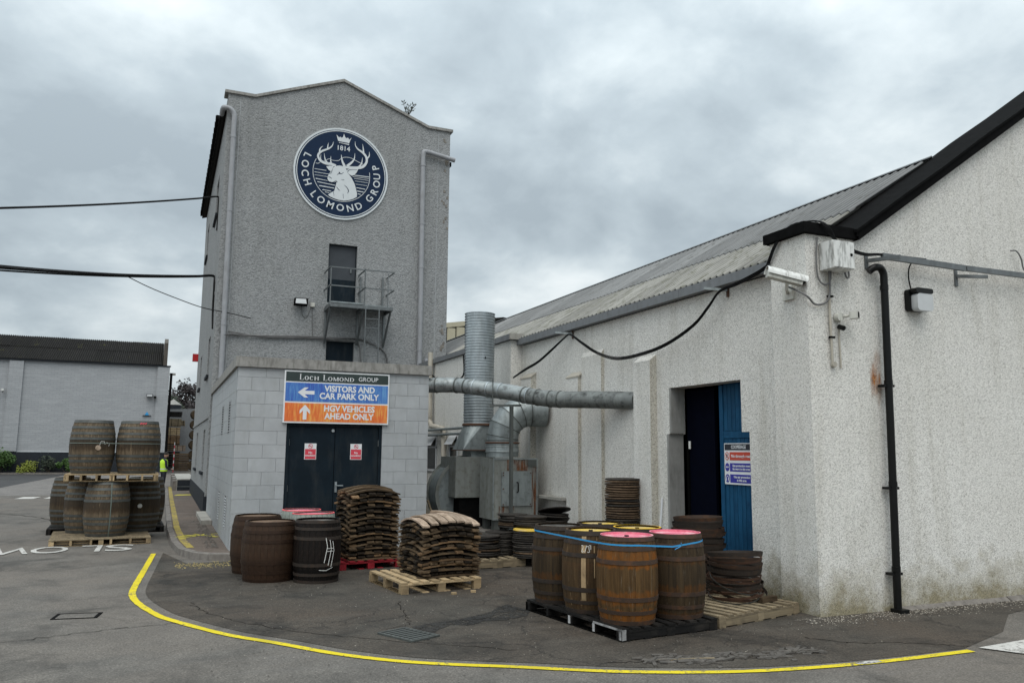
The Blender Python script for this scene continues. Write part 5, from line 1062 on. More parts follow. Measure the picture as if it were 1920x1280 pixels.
fb('shade_block', 5.82, 6.62, 16.36, 16.74, .345, .945, 'black_paint'); fb('motor_base', 5.6, 7.0, 16.9, 17.2, .34, .5, 'post'); fb('discharge_neck', 6.06, 6.60, 16.35, 16.9, 1.80, 1.95, 'galv_dirty')  # black box under the casing is added as painted deep shade
# square-to-round hood
hm = MB(); sq = [(5.86, 16.3), (6.70, 16.3), (6.70, 17.0), (5.86, 17.0)]; n4 = 24
cxy = (6.32, 16.62); rt_ = .33
circ = [(cxy[0]+rt_*cos(2*pi*(k+.5)/n4-3*pi/4), cxy[1]+rt_*sin(2*pi*(k+.5)/n4-3*pi/4), 2.47) for k in range(n4)]
base = [(x, y, 1.95) for x, y in sq]; off = [tuple(Vector(p)-F0) for p in base+circ]
fs = []
for k in range(n4):
    ci = int(((k+.5)/n4*4)+0) % 4
    fs.append((ci if (k % 6) < 3 else (ci+1) % 4, 4+k, 4+(k+1) % n4))
q4 = n4//4
fs = [];
for side in range(4):
    ks = [side*q4+j for j in range(q4)]
    for j in range(q4-1): fs.append(((side if j < (q4-1)/2 else (side+1) % 4), 4+ks[j+1], 4+ks[j]))
    fs.append(((side+1) % 4, 4+(ks[-1]+1) % n4, 4+ks[-1])); mid = 4+ks[(q4-1)//2+ (0 if (q4-1) % 2 == 0 else 1)]
    fs.append((side, (side+1) % 4, mid))
hm.add(off, fs); hm.build('transition_hood', M['galv_dirty'], fu); fb('hood_flange', 5.84, 6.72, 16.28, 17.02, 1.93, 1.949, 'rusty')
# tall spiral flue
fg = empty('spiral_flue', (6.32, 16.62, 2.48), 0, 'tall vertical ribbed galvanised flue standing on the fan', 'flue')
prof = []; z = 0; 
while z < 2.42: prof += [(.325, z), (.325, z+.022), (.341, z+.032), (.341, z+.040), (.325, z+.050)]; z += .062
prof += [(.33, 2.44), (.31, 2.44), (.31, 2.0)]
MB().lathe(prof, 40).build('flue_tube', M['galv'], fg, smooth=35)
MB().lathe([(.34, -.02), (.36, -.01), (.36, .02), (.34, .03)], 32).build('flue_flange', M['rusty'], fg)
MB().box(.0, .02, -.35, -.325, 1.43, 1.47).build('stay_lug', M['black_paint'], fg)
# elbow duct to the wall
eb_ = empty('elbow_duct', (6.50, 15.68, 1.80), 0, 'large segmented steel elbow duct from the cabinet into the wall', 'duct'); rad = .33
path = [(0, 0, 0), (0, 0, .34)]; bend = [(0, 0, .34)]; seg = []
for k in range(0, 5): a = R(90*k/4); seg.append(Vector((.55-.55*cos(a), -.12*(k/4), .42+.55*sin(a))))
seg = [Vector((0, 0, .34))]+seg+[Vector((.89, -.2, .97))]
mb = MB(); 
def ringpts(c_, d, r, n_=28):
    d = d.normalized(); u = Vector((0, 1, 0)); u = (u-d*u.dot(d)).normalized(); v = d.cross(u); return [c_+(u*cos(2*pi*j/n_)+v*sin(2*pi*j/n_))*r for j in range(n_)]
ctr = [Vector((0, 0, .30))]+seg; rings = []
for i, c_ in enumerate(ctr):
    d = (ctr[min(i+1, len(ctr)-1)]-ctr[max(i-1, 0)]); rings.append(ringpts(c_, d, rad))
for i in range(len(rings)-1):
    o2 = MB(); o2.add(rings[i]+rings[i+1], [(j, (j+1) % 28, 28+(j+1) % 28, 28+j) for j in range(28)]); o2.build('duct_segment', M['galv_dirty'], eb_, smooth=40)
for i in range(1, len(rings)-1):
    d = (ctr[i+1]-ctr[i-1]).normalized(); o2 = MB(); a_ = [p-d*.008 for p in ringpts(ctr[i], d, rad+.012)]; b2_ = [p+d*.008 for p in ringpts(ctr[i], d, rad+.012)]; o2.add(a_+b2_, [(j, (j+1) % 28, 28+(j+1) % 28, 28+j) for j in range(28)]); o2.build('seam', M['post'], eb_)
MB().lathe([(.335, 0), (.335, .3)], 32).build('square_collar', M['galv_dirty'], eb_); MB().lathe([(.35, .1), (.355, .11), (.35, .12), (.34, .2), (.348, .21), (.34, .22)], 32).build('collar_rib', M['galv_dirty'], eb_); MB().lathe([(.345, .275), (.36, .285), (.36, .30), (.345, .31)], 32).build('collar_band', M['rusty'], eb_)
# overhead duct from annexe to cooperage
od = empty('overhead_duct', (5.9, 14.6, 3.05), 0, 'long weathered round duct crossing overhead from annexe to cooperage', 'duct'); D0 = Vector((5.9, 14.6, 3.05))
pth = [(4.78, 15.86, 3.235), (5.22, 15.50, 3.235), (5.38, 15.36, 3.225), (5.62, 15.0, 3.17), (5.86, 14.72, 3.11), (6.1, 14.35, 3.045), (6.32, 14.0, 2.965), (6.52, 13.62, 2.90), (6.74, 13.25, 2.865), (7.0, 12.75, 2.845), (7.45, 11.98, 2.80)]
P = [Vector(p)-D0 for p in spline(pth, 4)]
MB().tube(P[:25], .152, 22).build('duct_tube', M['duct'], od, smooth=40); MB().tube(P[24:], .152, 22).build('duct_tube', M['duct_grimy'], od, smooth=40)
for a in (.5, 2.2, 7.9, 10.2, 12.0, 15.4, 18.2, 23.2, 24.3, 26.3, 29.0, 31.0):
    i = int(a); q = P[i].lerp(P[i+1], a-i); d = (P[i+1]-P[i]).normalized(); MB().tube([q-d*.012, q+d*.012], .162, 22).build('duct_band', M['post'] if i % 3 else M['galv'], od, smooth=40)
rb = MB()
for i in range(33, 39):
    for k in range(4): q = P[min(i, 39)].lerp(P[min(i+1, 40)], k/4); d = (P[min(i+1, 40)]-P[i-1]).normalized(); rb.tube([q-d*.006, q+d*.006], .156, 18)
rb.build('spiral_ribs', M['duct_grimy'], od)
# post carrying the duct
dp = empty('duct_support_post', (6.12, 14.3, 0), 0, 'dark steel post with a cross arm holding up the overhead duct', 'post')
MB().bar((0, 0, .0), (-.01, 0, 2.77), .085, .05).build('post', M['post'], dp); MB().bar((-.36, .25, 2.79), (.14, -.12, 2.79), .04).build('cross_arm', M['post'], dp); MB().bar((-.32, .2, 2.8), (-.32, .2, 3.3), .014).build('hanger_rod', M['post'], dp); MB().box(-.09, .09, -.09, .09, 0, .012).build('base_plate', M['post'], dp)
# junk beside the annexe: planks leaning against the wall
for i, (x, y, dx, L_) in enumerate(((5.0, 16.5, .22, 1.5), (5.05, 16.9, .12, 1.4), (5.15, 16.4, .32, .9))):
    tag(MB().bar((x+dx, y, .0), (x, y+.05, L_), .09, .03).build('leaning_plank', M['grey_wood'] if i != 1 else M['jamb']), 'plank leaning in the gap between annexe and fan', 'plank', 'planks leaning between annexe and fan')
tag(MB().bar((7.32, 11.2, 0), (7.37, 11.1, 1.2), .022, .022).build('white_stick', M['upvc']), 'thin white stick leaning on the wall beside the tall disc stack', 'stick')
# ================================================================ casks
def prof(z, H, Rb, r): 
    u = 2*z/H-1; return r+(Rb-r)*(1-abs(u)**2.15)
_cm = {}
def cask_meshes(H, Rb, r, n, mat, hoops, hmat, gap=.003):
    key = (H, Rb, r, n, mat, hmat)
    if key in _cm: return _cm[key]
    mb = MB(); K = 8; half = pi/n; zs = [H*k/K for k in range(K+1)]; vs = []
    for z in zs:
        R_ = prof(z, H, Rb, r); g = gap/R_
        for a, rr in ((-half+g, R_-.018), (-half+g, R_*cos(half)+.000), (0, R_), (half-g, R_*cos(half)+.000), (half-g, R_-.018)): vs.append((rr*cos(a), rr*sin(a), z))
    fs = [(5*i+j, 5*i+j+1, 5*i+5+j+1, 5*i+5+j) for i in range(K) for j in range(4)]+[(0, 1, 2, 3, 4), (5*K+4, 5*K+3, 5*K+2, 5*K+1, 5*K)]
    mb.add(vs, fs); stave = mb.mesh('stave', M[mat])
    stave.shade_smooth(); stave.set_sharp_from_angle(angle=R(25))
    hm = []
    for (z0_, z1_) in hoops:
        h = MB(); e = .0045; h.lathe([(prof(z0_, H, Rb, r)-.004, z0_), (prof(z0_, H, Rb, r)+e, z0_), (prof((z0_+z1_)/2, H, Rb, r)+e, (z0_+z1_)/2), (prof(z1_, H, Rb, r)+e, z1_), (prof(z1_, H, Rb, r)-.004, z1_)], 44)
        m_ = h.mesh('hoop', M[hmat], 40); hm.append(m_)
    _cm[key] = (stave, hm); return _cm[key]
def cask(x, y, z, rz, H, Rb, r, n, mat, hoops, hmat, head, label, group, cat='barrel', chime=None, rim=None, hz=.022, gap=.0008, tilt=(0, 0)):
    e = empty('cask', (x, y, z), rz, label, cat, group); e.rotation_euler = (tilt[0], tilt[1], rz)
    st, hm = cask_meshes(H, Rb, r, n, mat, hoops, hmat, gap)
    for i in range(n): link('stave', st, e, (0, 0, random.uniform(-.001, .001)), (0, 0, 2*pi*i/n))
    for m_ in hm: link('hoop', m_, e, rot=(random.uniform(-.004, .004), random.uniform(-.004, .004), random.uniform(0, 6)))
    hd = MB(); rr = r-.016; nb = 6; w_ = 2*rr/nb
    for i in range(nb):
        a, b = -rr+i*w_+.0012, -rr+(i+1)*w_-.0012; pts = [(a, -math.sqrt(max(0, rr*rr-a*a)))]
        for k in range(1, 7): q = a+(b-a)*k/6; pts.append((q, -math.sqrt(max(0, rr*rr-q*q))))
        pts += [(b-(b-a)*k/6, math.sqrt(max(0, rr*rr-(b-(b-a)*k/6)**2))) for k in range(7)]
        hb = MB().prism([(p[0], p[1], H-hz) for p in pts], (0, 0, -.02)); 
        hd.add(hb.v, hb.f)
    hd.build('head', M[head], e, rot=(0, 0, random.uniform(0, 3)))
    if chime: MB().lathe([(r-.018, H+.001), (r+.001, H+.001), (r+.003, H-.012)], 44).build('painted_chime', M[chime], e)
    if rim: MB().lathe([(r-.06, H-hz+.001), (r-.017, H-hz+.002)], 40).build('painted_rim', M[rim], e)
    MB().disc(r-.02, .02, 24).build('lower_head', M[head if head.startswith('head_dark') else 'head_brown'], e)
    return e
def surf_line(e, H, Rb, r, pts, w, mat, name='chalk_mark', lift=.007):
    """thin painted stroke on the curved side of a cask; pts are (angle, z)"""
    P = []; mb = MB()
    Q = [pts[0]]
    for a, b in zip(pts[:-1], pts[1:]):
        for k in range(1, 5): Q.append((a[0]+(b[0]-a[0])*k/4, a[1]+(b[1]-a[1])*k/4))
    vs = []
    for i, (a, z) in enumerate(Q):
        a0, z0_ = Q[max(i-1, 0)]; a1, z1_ = Q[min(i+1, len(Q)-1)]; Rr = prof(z, H, Rb, r); d = Vector(((a1-a0)*Rr, z1_-z0_)).normalized(); nx, nz = -d.y*w/2, d.x*w/2
        for s_ in (1, -1): aa = a+s_*nx/Rr; zz = z+s_*nz; rr = prof(zz, H, Rb, r)+lift; vs.append((rr*cos(aa), rr*sin(aa), zz))
    mb.add(vs, [(2*i, 2*i+1, 2*i+3, 2*i+2) for i in range(len(Q)-1)]); return mb.build(name, M[mat], e)

# ================================================================ pallets
def pallet(name, x, y, z, rz, w, d, h, nstr, ndeck, mat, label, kind='stringer', smat=None, bw=.095, group=None, edge=None):
    e = empty(name, (x, y, z), rz, label, 'pallet', group); t_ = .022; smat = smat or mat
    dm = MB().box(0, bw, 0, d, 0, t_).mesh('deck_board', M[mat])
    for i in range(ndeck):
        xx = (w-bw)*i/(ndeck-1)+(random.uniform(-.012, .012) if 0 < i < ndeck-1 else 0)
        o = link('deck_board', dm, e, (xx, random.uniform(-.008, .004), h-t_+random.uniform(0, .002)), (0, 0, random.uniform(-.008, .008)))
    bl_ = MB().box(0, bw, 0, d, 0, .016).mesh('bottom_board', M[smat])
    if kind == 'stringer':
        sm_ = MB().box(0, w, 0, .04, .017, h-t_-.001).mesh('stringer', M[smat])
        for k in range(nstr): link('stringer', sm_, e, (0, .004+(d-.048)*k/(nstr-1), 0))
        if edge:
            for k in range(3): MB().box(-.004, -.0005, 0, .04, .02, h-t_-.002).build('stringer_end', M[edge], e, loc=(0, .004+(d-.048)*k/(nstr-1), 0))
        if edge: MB().box(-.004, -.0005, -.004, .5, h-t_, h-.001).build('chipped_edge', M[edge], e); MB().box(-.003, .05, -.0105, -.0095, .02, h-.003).build('chipped_edge', M[edge], e)
    for i in range(0, ndeck, 2): link('bottom_board', bl_, e, ((w-bw)*i/(ndeck-1), 0, 0))
    else:
        s1 = MB().box(0, w, 0, .09, 0, .018).mesh('stringer_board', M[mat]); b1 = MB().box(0, .11, 0, .09, 0, h-t_-.018-.016-.002).mesh('block', M[smat])
        for k in range(3):
            yy = (d-.09)*k/2; link('stringer_board', s1, e, (0, yy, h-t_-.0185))
            for i in range(3): link('block', b1, e, ((w-.11)*i/2, yy, .0165))
        for i in range(3): link('bottom_board', MB().box(0, .11, 0, d, 0, .016).mesh('bottom_board', M[smat]) if i == 0 and k == 2 else bl_, e, ((w-.11)*i/2, 0, 0))
    return e

# ---- six barrels on the black pallet in front
pallet('black_pallet', 4.40, 7.40, 0, R(6.3), 1.30, 1.92, .128, 5, 9, 'black_wood', 'black painted pallet with chipped white edges carrying the strapped barrels', edge='white_edge')
BH = dict(H=.90, Rb=.333, r=.285, n=24)
HB = [(.0, .045), (.105, .145), (.24, .285), (.615, .66), (.755, .795), (.852, .897)]
G6 = 'strapped barrels on the black pallet'
px = []
def PB(u, v): c, s = cos(R(6.3)), sin(R(6.3)); return 4.40+u*c-v*s, 7.40+u*s+v*c
front = [((.335, .34), 'cask_a', 'head_pink', None, 'rusty barrel with a pink head at the near corner of the black pallet', 'hoop_rust', 1.7),
         ((1.03, .36), 'cask_b', 'head_pink', None, 'barrel with a pink head at the right front of the black pallet', 'hoop_rust', .6),
         ((.33, 1.01), 'cask_c', 'head_yellow', 'disc_brown', 'pale barrel with a chalk mark and yellow head between the pink and dark ones', 'hoop_dark', 2.2),
         ((.325, 1.68), 'cask_b', 'head_dark', None, 'grey barrel with a dark unpainted head at the left of the black pallet', 'hoop_dark', .2),
         ((1.03, 1.04), 'cask_b', 'head_yellow', 'rim_yellow', 'barrel with a bright yellow rim behind the right pink head', 'hoop_dark', .9),
         ((.97, 1.72), 'cask_b', 'head_yellow', None, 'rearmost barrel on the black pallet with a dull yellow head', 'hoop_dark', 1.1)]
CK = []
for (u, v), mt, hd, ch, lab, hm, rz in front:
    x, y = PB(u, v); CK.append(cask(x, y, .129, rz, hoops=HB, mat=mt, hmat=hm, head=hd, label=lab, group=G6, chime={'head_pink': 'pink_c'}.get(hd, ch) if False else ch, rim='pink_rim' if False else None, **BH)); px.append((x, y))
for k in (0, 1):
    MB().lathe([(.2665, .874), (.2675, .9005), (.2855, .9012), (.287, .892)], 44).build('painted_chime', M['head_pink'], CK[k])
for k in (0, 2, 4, 5): MB().lathe([(0, .892), (.024, .892), (.026, .879)], 12).build('bung', M['cask_black'], CK[k])
# camera-facing direction on a barrel
def toward(x, y): return math.atan2(-y, -x)
e = CK[2]; a0 = toward(*px[2])-2.2; kw = dict(H=.90, Rb=.333, r=.285)
for z0_, z1_ in ((.845, .80), (.75, .665), (.61, .29), (.235, .15)): surf_line(e, pts=[(a0-.25, z0_), (a0-.25, z1_)], w=.052, mat='pale_stripe', name='scraped_stave', lift=.0035, **kw)
for da in (.12, .32, .52):
    for z0_, z1_ in ((.745, .67), (.605, .40)): surf_line(e, pts=[(a0+da, z0_), (a0+da, z1_)], w=.010, mat='pale_stripe', name='scraped_edge', lift=.0035, **kw)
mk = lambda da, z: (a0-.18+(da+.05)*.62, .712+(z-.70)*.75)
for pts in ([mk(-.30, .745), mk(-.22, .75), mk(-.18, .72), mk(-.28, .66), mk(-.20, .65), mk(-.16, .67)], [mk(-.10, .65), mk(.02, .75)], [mk(.02, .735), mk(.14, .735), mk(.14, .70), mk(.18, .66), mk(.10, .65), mk(.05, .66)], [mk(.14, .75), mk(.24, .75), mk(.24, .69)]):
    surf_line(e, pts=pts, w=.005, mat='chalk', **kw)
# blue strap round the six
def hull(P):
    P = sorted(P); 
    def half(Q):
        o = []
        for p in Q:
            while len(o) > 1 and (o[-1][0]-o[-2][0])*(p[1]-o[-2][1])-(o[-1][1]-o[-2][1])*(p[0]-o[-2][0]) <= 0: o.pop()
            o.append(p)
        return o[:-1]
    return half(P)+half(P[::-1])
def band(name, P, h, mat, zf, lab, cat, group=None, t_=.002):
    mb = MB(); n_ = len(P); c = Vector((sum(p[0] for p in P)/n_, sum(p[1] for p in P)/n_)); vs = []
    for p in P:
        o_ = (Vector(p)-c).normalized()*t_; z = zf(p)
        vs += [(p[0], p[1], z-h/2), (p[0]+o_.x, p[1]+o_.y, z-h/2), (p[0]+o_.x, p[1]+o_.y, z+h/2), (p[0], p[1], z+h/2)]
    mb.add(vs, [(4*i+j, 4*i+(j+1) % 4, 4*((i+1) % n_)+(j+1) % 4, 4*((i+1) % n_)+j) for i in range(n_) for j in range(4)])
    return tag(mb.build(name, M[mat]), lab, cat, group)
H_ = hull([(x+.3035*cos(2*pi*k/40), y+.3035*sin(2*pi*k/40)) for x, y in px for k in range(40)])
Hd = []
for a, b in zip(H_, H_[1:]+H_[:1]):
    L_ = math.hypot(b[0]-a[0], b[1]-a[1]); k = max(1, int(L_/.05)); Hd += [(a[0]+(b[0]-a[0])*i/k, a[1]+(b[1]-a[1])*i/k) for i in range(k)]
zf = lambda p: .945-.035*max(0, 1-abs(p[0]-5.12)/.45)*(p[1] < 8)+.02*max(0, (p[1]-8)*.8)
band('strap', Hd, .017, 'strap_blue', zf, 'bright blue plastic strap round the six barrels', 'strap')
kx, ky = 5.13, 7.435
tag(MB().tube(spline([(kx-.06, ky-.02, .895), (kx, ky, .91), (kx+.03, ky-.01, .93), (kx+.02, ky-.02, .96)], 4), .004, 6).build('strap_tail', M['strap_blue']), 'loose tail of the blue strap between the two pink headed barrels', 'strap')

# ---- four casks left on the ground by the annexe
HG = dict(H=.86, Rb=.405, r=.355, n=26)
HG6 = [(.0, .05), (.12, .165), (.255, .30), (.56, .605), (.695, .74), (.808, .857)]
gB = 'barrels standing on the ground by the annexe'
cask(1.56, 12.80, 0, .3, hoops=HG6, mat='cask_brown', hmat='hoop_brown', head='head_brown', label='big brown painted barrel at the front left of the ground group', group=gB, gap=.0012, **HG)
cask(1.47, 13.68, 0, 1.3, H=.88, Rb=.40, r=.345, n=26, hoops=HG6, mat='cask_brown', hmat='hoop_brown', head='head_brown', label='brown painted barrel half hidden behind the big brown one', group=gB, gap=.0012)
BK = cask(2.20, 12.42, 0, .9, H=.89, Rb=.345, r=.315, n=24, hoops=HB, mat='cask_black', hmat='hoop_dark', head='head_dark', label='black barrel with white chalk lines beside the stave stack', group=gB, gap=.0015)
kb = dict(H=.89, Rb=.345, r=.315); a0 = toward(2.20, 12.42)-.9
for da, zs in ((.42, (.65, .30)), (.60, (.62, .26)), (.74, (.60, .24))): surf_line(BK, pts=[(a0+da-.07, zs[0]), (a0+da, (zs[0]+zs[1])/2+.05), (a0+da-.12, zs[1])], w=.009, mat='chalk', **kb)
for pts in ([(a0+.40, .50), (a0+.7, .50)], [(a0+.40, .46), (a0+.7, .46)], [(a0+.1, .20), (a0+.4, .19), (a0+.7, .23)]): surf_line(BK, pts=pts, w=.007, mat='chalk', **kb)
cask(2.27, 13.22, 0, .4, H=.93, Rb=.36, r=.325, n=24, hoops=HB[:5], mat='cask_grey', hmat='hoop_dark', head='head_pink', label='barrel with grey end and coral pink head behind the black one', group=gB, gap=.0015, chime='coral', tilt=(-.02, 0))
cask(2.20, 14.02, 0, .4, H=.93, Rb=.35, r=.315, n=24, hoops=HB[:5], mat='cask_grey', hmat='hoop_dark', head='head_pink', label='rearmost grey ended barrel with pink head by the annexe doors', group=gB, gap=.0015, chime='coral')

# ---- the butts stacked on pallets on the left
gS = 'large butts stacked on pallets beside the road'
HS = dict(H=1.10, Rb=.435, r=.36, n=28)
HS8 = [(.0, .06), (.10, .15), (.23, .285), (.34, .39), (.69, .74), (.80, .85), (.925, .975), (1.04, 1.098)]
pallet('long_pallet', -.10, 18.42, 0, R(90+4), 1.9, 1.82, .135, 6, 9, 'grey_wood', 'weathered near pallet under the lower butts on the left', smat='pale_wood', bw=.14, group='pallets under the stacked butts')
pallet('long_pallet', .15, 20.9, 0, R(90+2), 1.5, 2.4, .135, 6, 9, 'black_wood', 'dark rear pallet under the lower butts on the left', bw=.14, group='pallets under the stacked butts')
for (x, y, rz, mt, lab) in ((-.98, 18.98, .5, 'cask_butt', 'front middle butt of the lower tier, with a vertical strap'), (-1.42, 19.9, 1.4, 'cask_butt', 'lower tier butt at the left behind the strapped one'),
                            (-.40, 19.95, 2.6, 'cask_butt2', 'dark lower tier butt with a white bung right of the strapped one'), (-1.86, 21.5, .2, 'cask_butt2', 'leftmost butt of the lower tier, standing on the dark pallet'), (-.30, 21.55, 3.1, 'cask_butt2', 'rear right butt of the lower tier beside the kerb')):
    e = cask(x, y, .136, rz, hoops=HS8, mat=mt, hmat='hoop_galv', head='head_brown', label=lab, group=gS, cat='cask', **HS)
    a1 = toward(x, y)-rz
    if 'vertical strap' in lab:
        surf_line(e, pts=[(a1+.16, z) for z in (.0, .2, .4, .6, .8, 1.0, 1.08)], w=.018, mat='strap_green', name='strap', lift=.012, H=1.10, Rb=.435, r=.36)
    if 'white bung' in lab: aa = a1+.05; MB().lathe([(0, .02), (.045, .02), (.05, 0)], 12, M=Matrix.Rotation(aa, 4, 'Z') @ Matrix.Translation((.432, 0, .55)) @ Matrix.Rotation(pi/2, 4, 'Y')).build('bung', M['chalk'], e)
pallet('long_pallet', -.04, 18.62, 1.238, R(90+1), 1.5, 1.74, .15, 7, 9, 'pale_wood', 'pale pallet carrying the upper two butts', bw=.13, group='pallets under the stacked butts')
for (x, y, rz, lab) in ((-1.35, 19.2, .9, 'upper left butt of the stack, with a pale bung'), (-.47, 19.22, 2.2, 'upper right butt of the stack with red marks at its rim')):
    e = cask(x, y, 1.389, rz, hoops=HS8, mat='cask_butt', hmat='hoop_galv', head='head_brown', label=lab, group=gS, cat='cask', **HS)
    a1 = toward(x, y)-rz
    if 'pale bung' in lab: MB().lathe([(0, .02), (.05, .02), (.055, 0)], 12, M=Matrix.Rotation(a1+.25, 4, 'Z') @ Matrix.Translation((.430, 0, .53)) @ Matrix.Rotation(pi/2, 4, 'Y')).build('bung', M['stave_pale'], e)
    if 'pale bung' in lab:
        for pts in ([(a1+.75, .56), (a1+.78, .62), (a1+.62, .64)], [(a1+.55, .60), (a1+.5, .66), (a1+.35, .66), (a1+.3, .58)]): surf_line(e, pts=pts, w=.008, mat='chalk', H=1.10, Rb=.435, r=.36)
    if 'red' in lab:
        for k in range(3): surf_line(e, pts=[(a1+.0+.12*k, 1.03), (a1+.1+.12*k, 1.06)], w=.02, mat='red', name='red_mark', lift=.009, H=1.10, Rb=.435, r=.36)
H_ = hull([(x+.443*cos(2*pi*k/40), y+.443*sin(2*pi*k/40)) for x, y in ((-1.35, 19.2), (-.47, 19.22)) for k in range(40)])
band('strap', H_, .016, 'strap_green', lambda p: 1.373+.64, 'thin grey strap round the two upper butts', 'strap')

# ================================================================ loose staves
def ordinal(k): return (['topmost', 'second', 'third', 'fourth', 'fifth', 'sixth', 'seventh', 'eighth', 'ninth', 'tenth', 'eleventh', 'twelfth', 'thirteenth', 'fourteenth', 'fifteenth', 'sixteenth', 'seventeenth', 'eighteenth', 'nineteenth', 'twentieth']+['twenty-'+w for w in ('first', 'second', 'third', 'fourth', 'fifth', 'sixth', 'seventh', 'eighth', 'ninth')]+['thirtieth']+['thirty-'+w for w in ('first', 'second', 'third', 'fourth', 'fifth', 'sixth', 'seventh', 'eighth', 'ninth')]+['fortieth'])[k]
def stave_mesh(mat, L, w, sag=.038, t_=.024, n_=6):
    mb = MB(); vs = []
    for i in range(n_+1):
        u = i/n_; x = L*(u-.5); z = sag*(1-(2*u-1)**2); ww = w/2*(1-.16*(2*u-1)**2)
        vs += [(x, -ww, z), (x, ww, z), (x, ww, z+t_), (x, -ww, z+t_)]
    fs = [(4*i+j, 4*i+(j+1) % 4, 4*i+4+(j+1) % 4, 4*i+4+j) for i in range(n_) for j in range(4)]+[(0, 1, 2, 3), (4*n_+3, 4*n_+2, 4*n_+1, 4*n_)]
    return mb.add(vs, fs).mesh('stave', M[mat])
def stave_stack(cx, cy, z0_, rz, L, layers, per, dz, label, group, top='stave', lean=(0, 0)):
    SG = (.018, .040, .062, .080)
    ms = {(m_, sg): [stave_mesh(m_, L*f, L/per*.97, sg) for f in (.96, 1.0, 1.04)] for m_ in ('stave', 'stave_char_shade', 'stave_orange', 'stave_pale') for sg in SG}
    Rz = Matrix.Rotation(rz, 4, 'Z')
    for k in range(layers):
        ax = k % 2; jx, jy = random.uniform(-.015, .015), random.uniform(-.015, .015); ty = random.uniform(-.03, .03)
        for i in range(per):
            m_ = random.choices(['stave', 'stave_char_shade', 'stave_orange'], [5, .6, 1.6])[0] if i in (0, per-1) else random.choices(['stave', 'stave_char_shade', 'stave_orange'], [2, 7, .5])[0]  # inner staves mostly dark: shade between layers put into their colour
            if k >= layers-1: m_ = top
            off = (i-(per-1)/2)*L/per
            p = Vector((random.uniform(-.022, .022), off, 0)) if ax == 0 else Vector((off, random.uniform(-.022, .022), 0))
            p += Vector((jx+lean[0]*k, jy+lean[1]*k, z0_+k*dz+random.uniform(0, .004)))
            # outer staves of a crossing layer drop a little with the arch below
            u = abs(off)/(L/2); sg = SG[min(3, k//3)]; p.z -= sg+sg*u*u-.018
            q = Rz @ p
            o = link('loose_stave', random.choice(ms[(m_, sg)]), None, (cx+q.x, cy+q.y, q.z), (random.uniform(-.05, .05)+(ty if not ax else 0), random.uniform(-.012, .012), rz+(pi/2 if ax else 0)+random.uniform(-.018, .018)))
            tag(o, ('front edge stave' if (not ax and i == 0) else 'left edge stave' if (ax and i == 0) else 'inner stave')+' in the '+ordinal(layers-1-k)+(' layer' if k == layers-1 else ' layer from the top')+' of '+label, 'stave', group)
pallet('red_pallet', 2.72, 13.30, 0, R(6), 1.06, 1.15, .135, 3, 7, 'red_wood', 'red painted pallet under the tall stave stack', kind='block')
stave_stack(3.27, 13.86, .137, R(4), .86, 27, 6, .0442, 'the tall stave stack', 'staves of the tall stack on the red pallet', 'stave')
pallet('wooden_pallet', 3.05, 10.84, 0, R(6), 1.20, 1.28, .155, 3, 8, 'pale_wood', 'pale wooden pallet under the lower stave stack', kind='block', smat='pale_wood')
stave_stack(3.80, 11.55, .158, R(6), .90, 20, 7, .0425, 'the lower stave stack', 'staves of the lower stack on the pale pallet', 'stave_pale')
o = link('loose_stave', stave_mesh('stave_pale', .62, .075, .03), None, (4.02, 11.72, .955), (.05, .14, R(-38))); tag(o, 'single pale stave lying askew on top of the lower stave stack', 'stave')
for x, y in ((3.72, 10.62), (4.02, 10.68)): tag(MB().box(-.035, .035, -.02, .02, 0, .028).build('wood_offcut', M['pale_wood'], loc=(x, y, .006), rot=(0, 0, random.uniform(-.4, .4))), 'tiny wood offcut on the ground before the pale pallet', 'offcut', 'offcuts before the pale pallet')

# ================================================================ cask heads in stacks
def head_mesh(mat, r, t_=.027):
    mb = MB(); nb = 5; w_ = 2*r/nb
    for i in range(nb):
        a, b = -r+i*w_+.001, -r+(i+1)*w_-.001; pts = [(a+(b-a)*k/5, -math.sqrt(max(1e-6, r*r-(a+(b-a)*k/5)**2))) for k in range(6)]; pts += [(p[0], -p[1]) for p in pts[::-1]]
        q = [(p[0], p[1], random.uniform(0, .0015)) for p in pts]; n_ = len(pts)
        mb.add([(p[0]*.965, p[1]*.965, 0) for p in pts]+[(p[0], p[1], t_*.4) for p in pts]+[(p[0]*.97, p[1]*.97, t_) for p in pts], [tuple(range(n_))[::-1], tuple(range(2*n_, 3*n_))]+[(l*n_+j, l*n_+(j+1) % n_, (l+1)*n_+(j+1) % n_, (l+1)*n_+j) for l in (0, 1) for j in range(n_)])
    return mb.mesh('wooden_disc', M[mat])
HM = {(m_, r): head_mesh(m_, r) for m_ in ('disc_dark', 'disc_brown') for r in (.255, .27, .29)}
def head_stack(x, y, z, n_, dz, r, label, group, dark=.7, jit=.012, tilt=.02, lean=(0, 0), special=None):
    for k in range(n_):
        m_ = 'disc_dark' if random.random() < dark else 'disc_brown'
        me = HM[(m_, r)] if not (special and k in special) else special[k]
        o = link('wooden_disc', me, None, (x+lean[0]*k+random.uniform(-jit, jit), y+lean[1]*k+random.uniform(-jit, jit), z+k*dz), (random.uniform(-tilt, tilt), random.uniform(-tilt, tilt), random.uniform(0, 6)))
        tag(o, ((ordinal(n_-1-k)+' disc ' if k == n_-1 else ordinal(n_-1-k)+' disc from the top ')+label) if not (special and k in special) else 'yellow painted cask head lying in the middle disc stack', 'cask head', group if not (special and k in special) else None)
yel = head_mesh('head_yellow', .29)
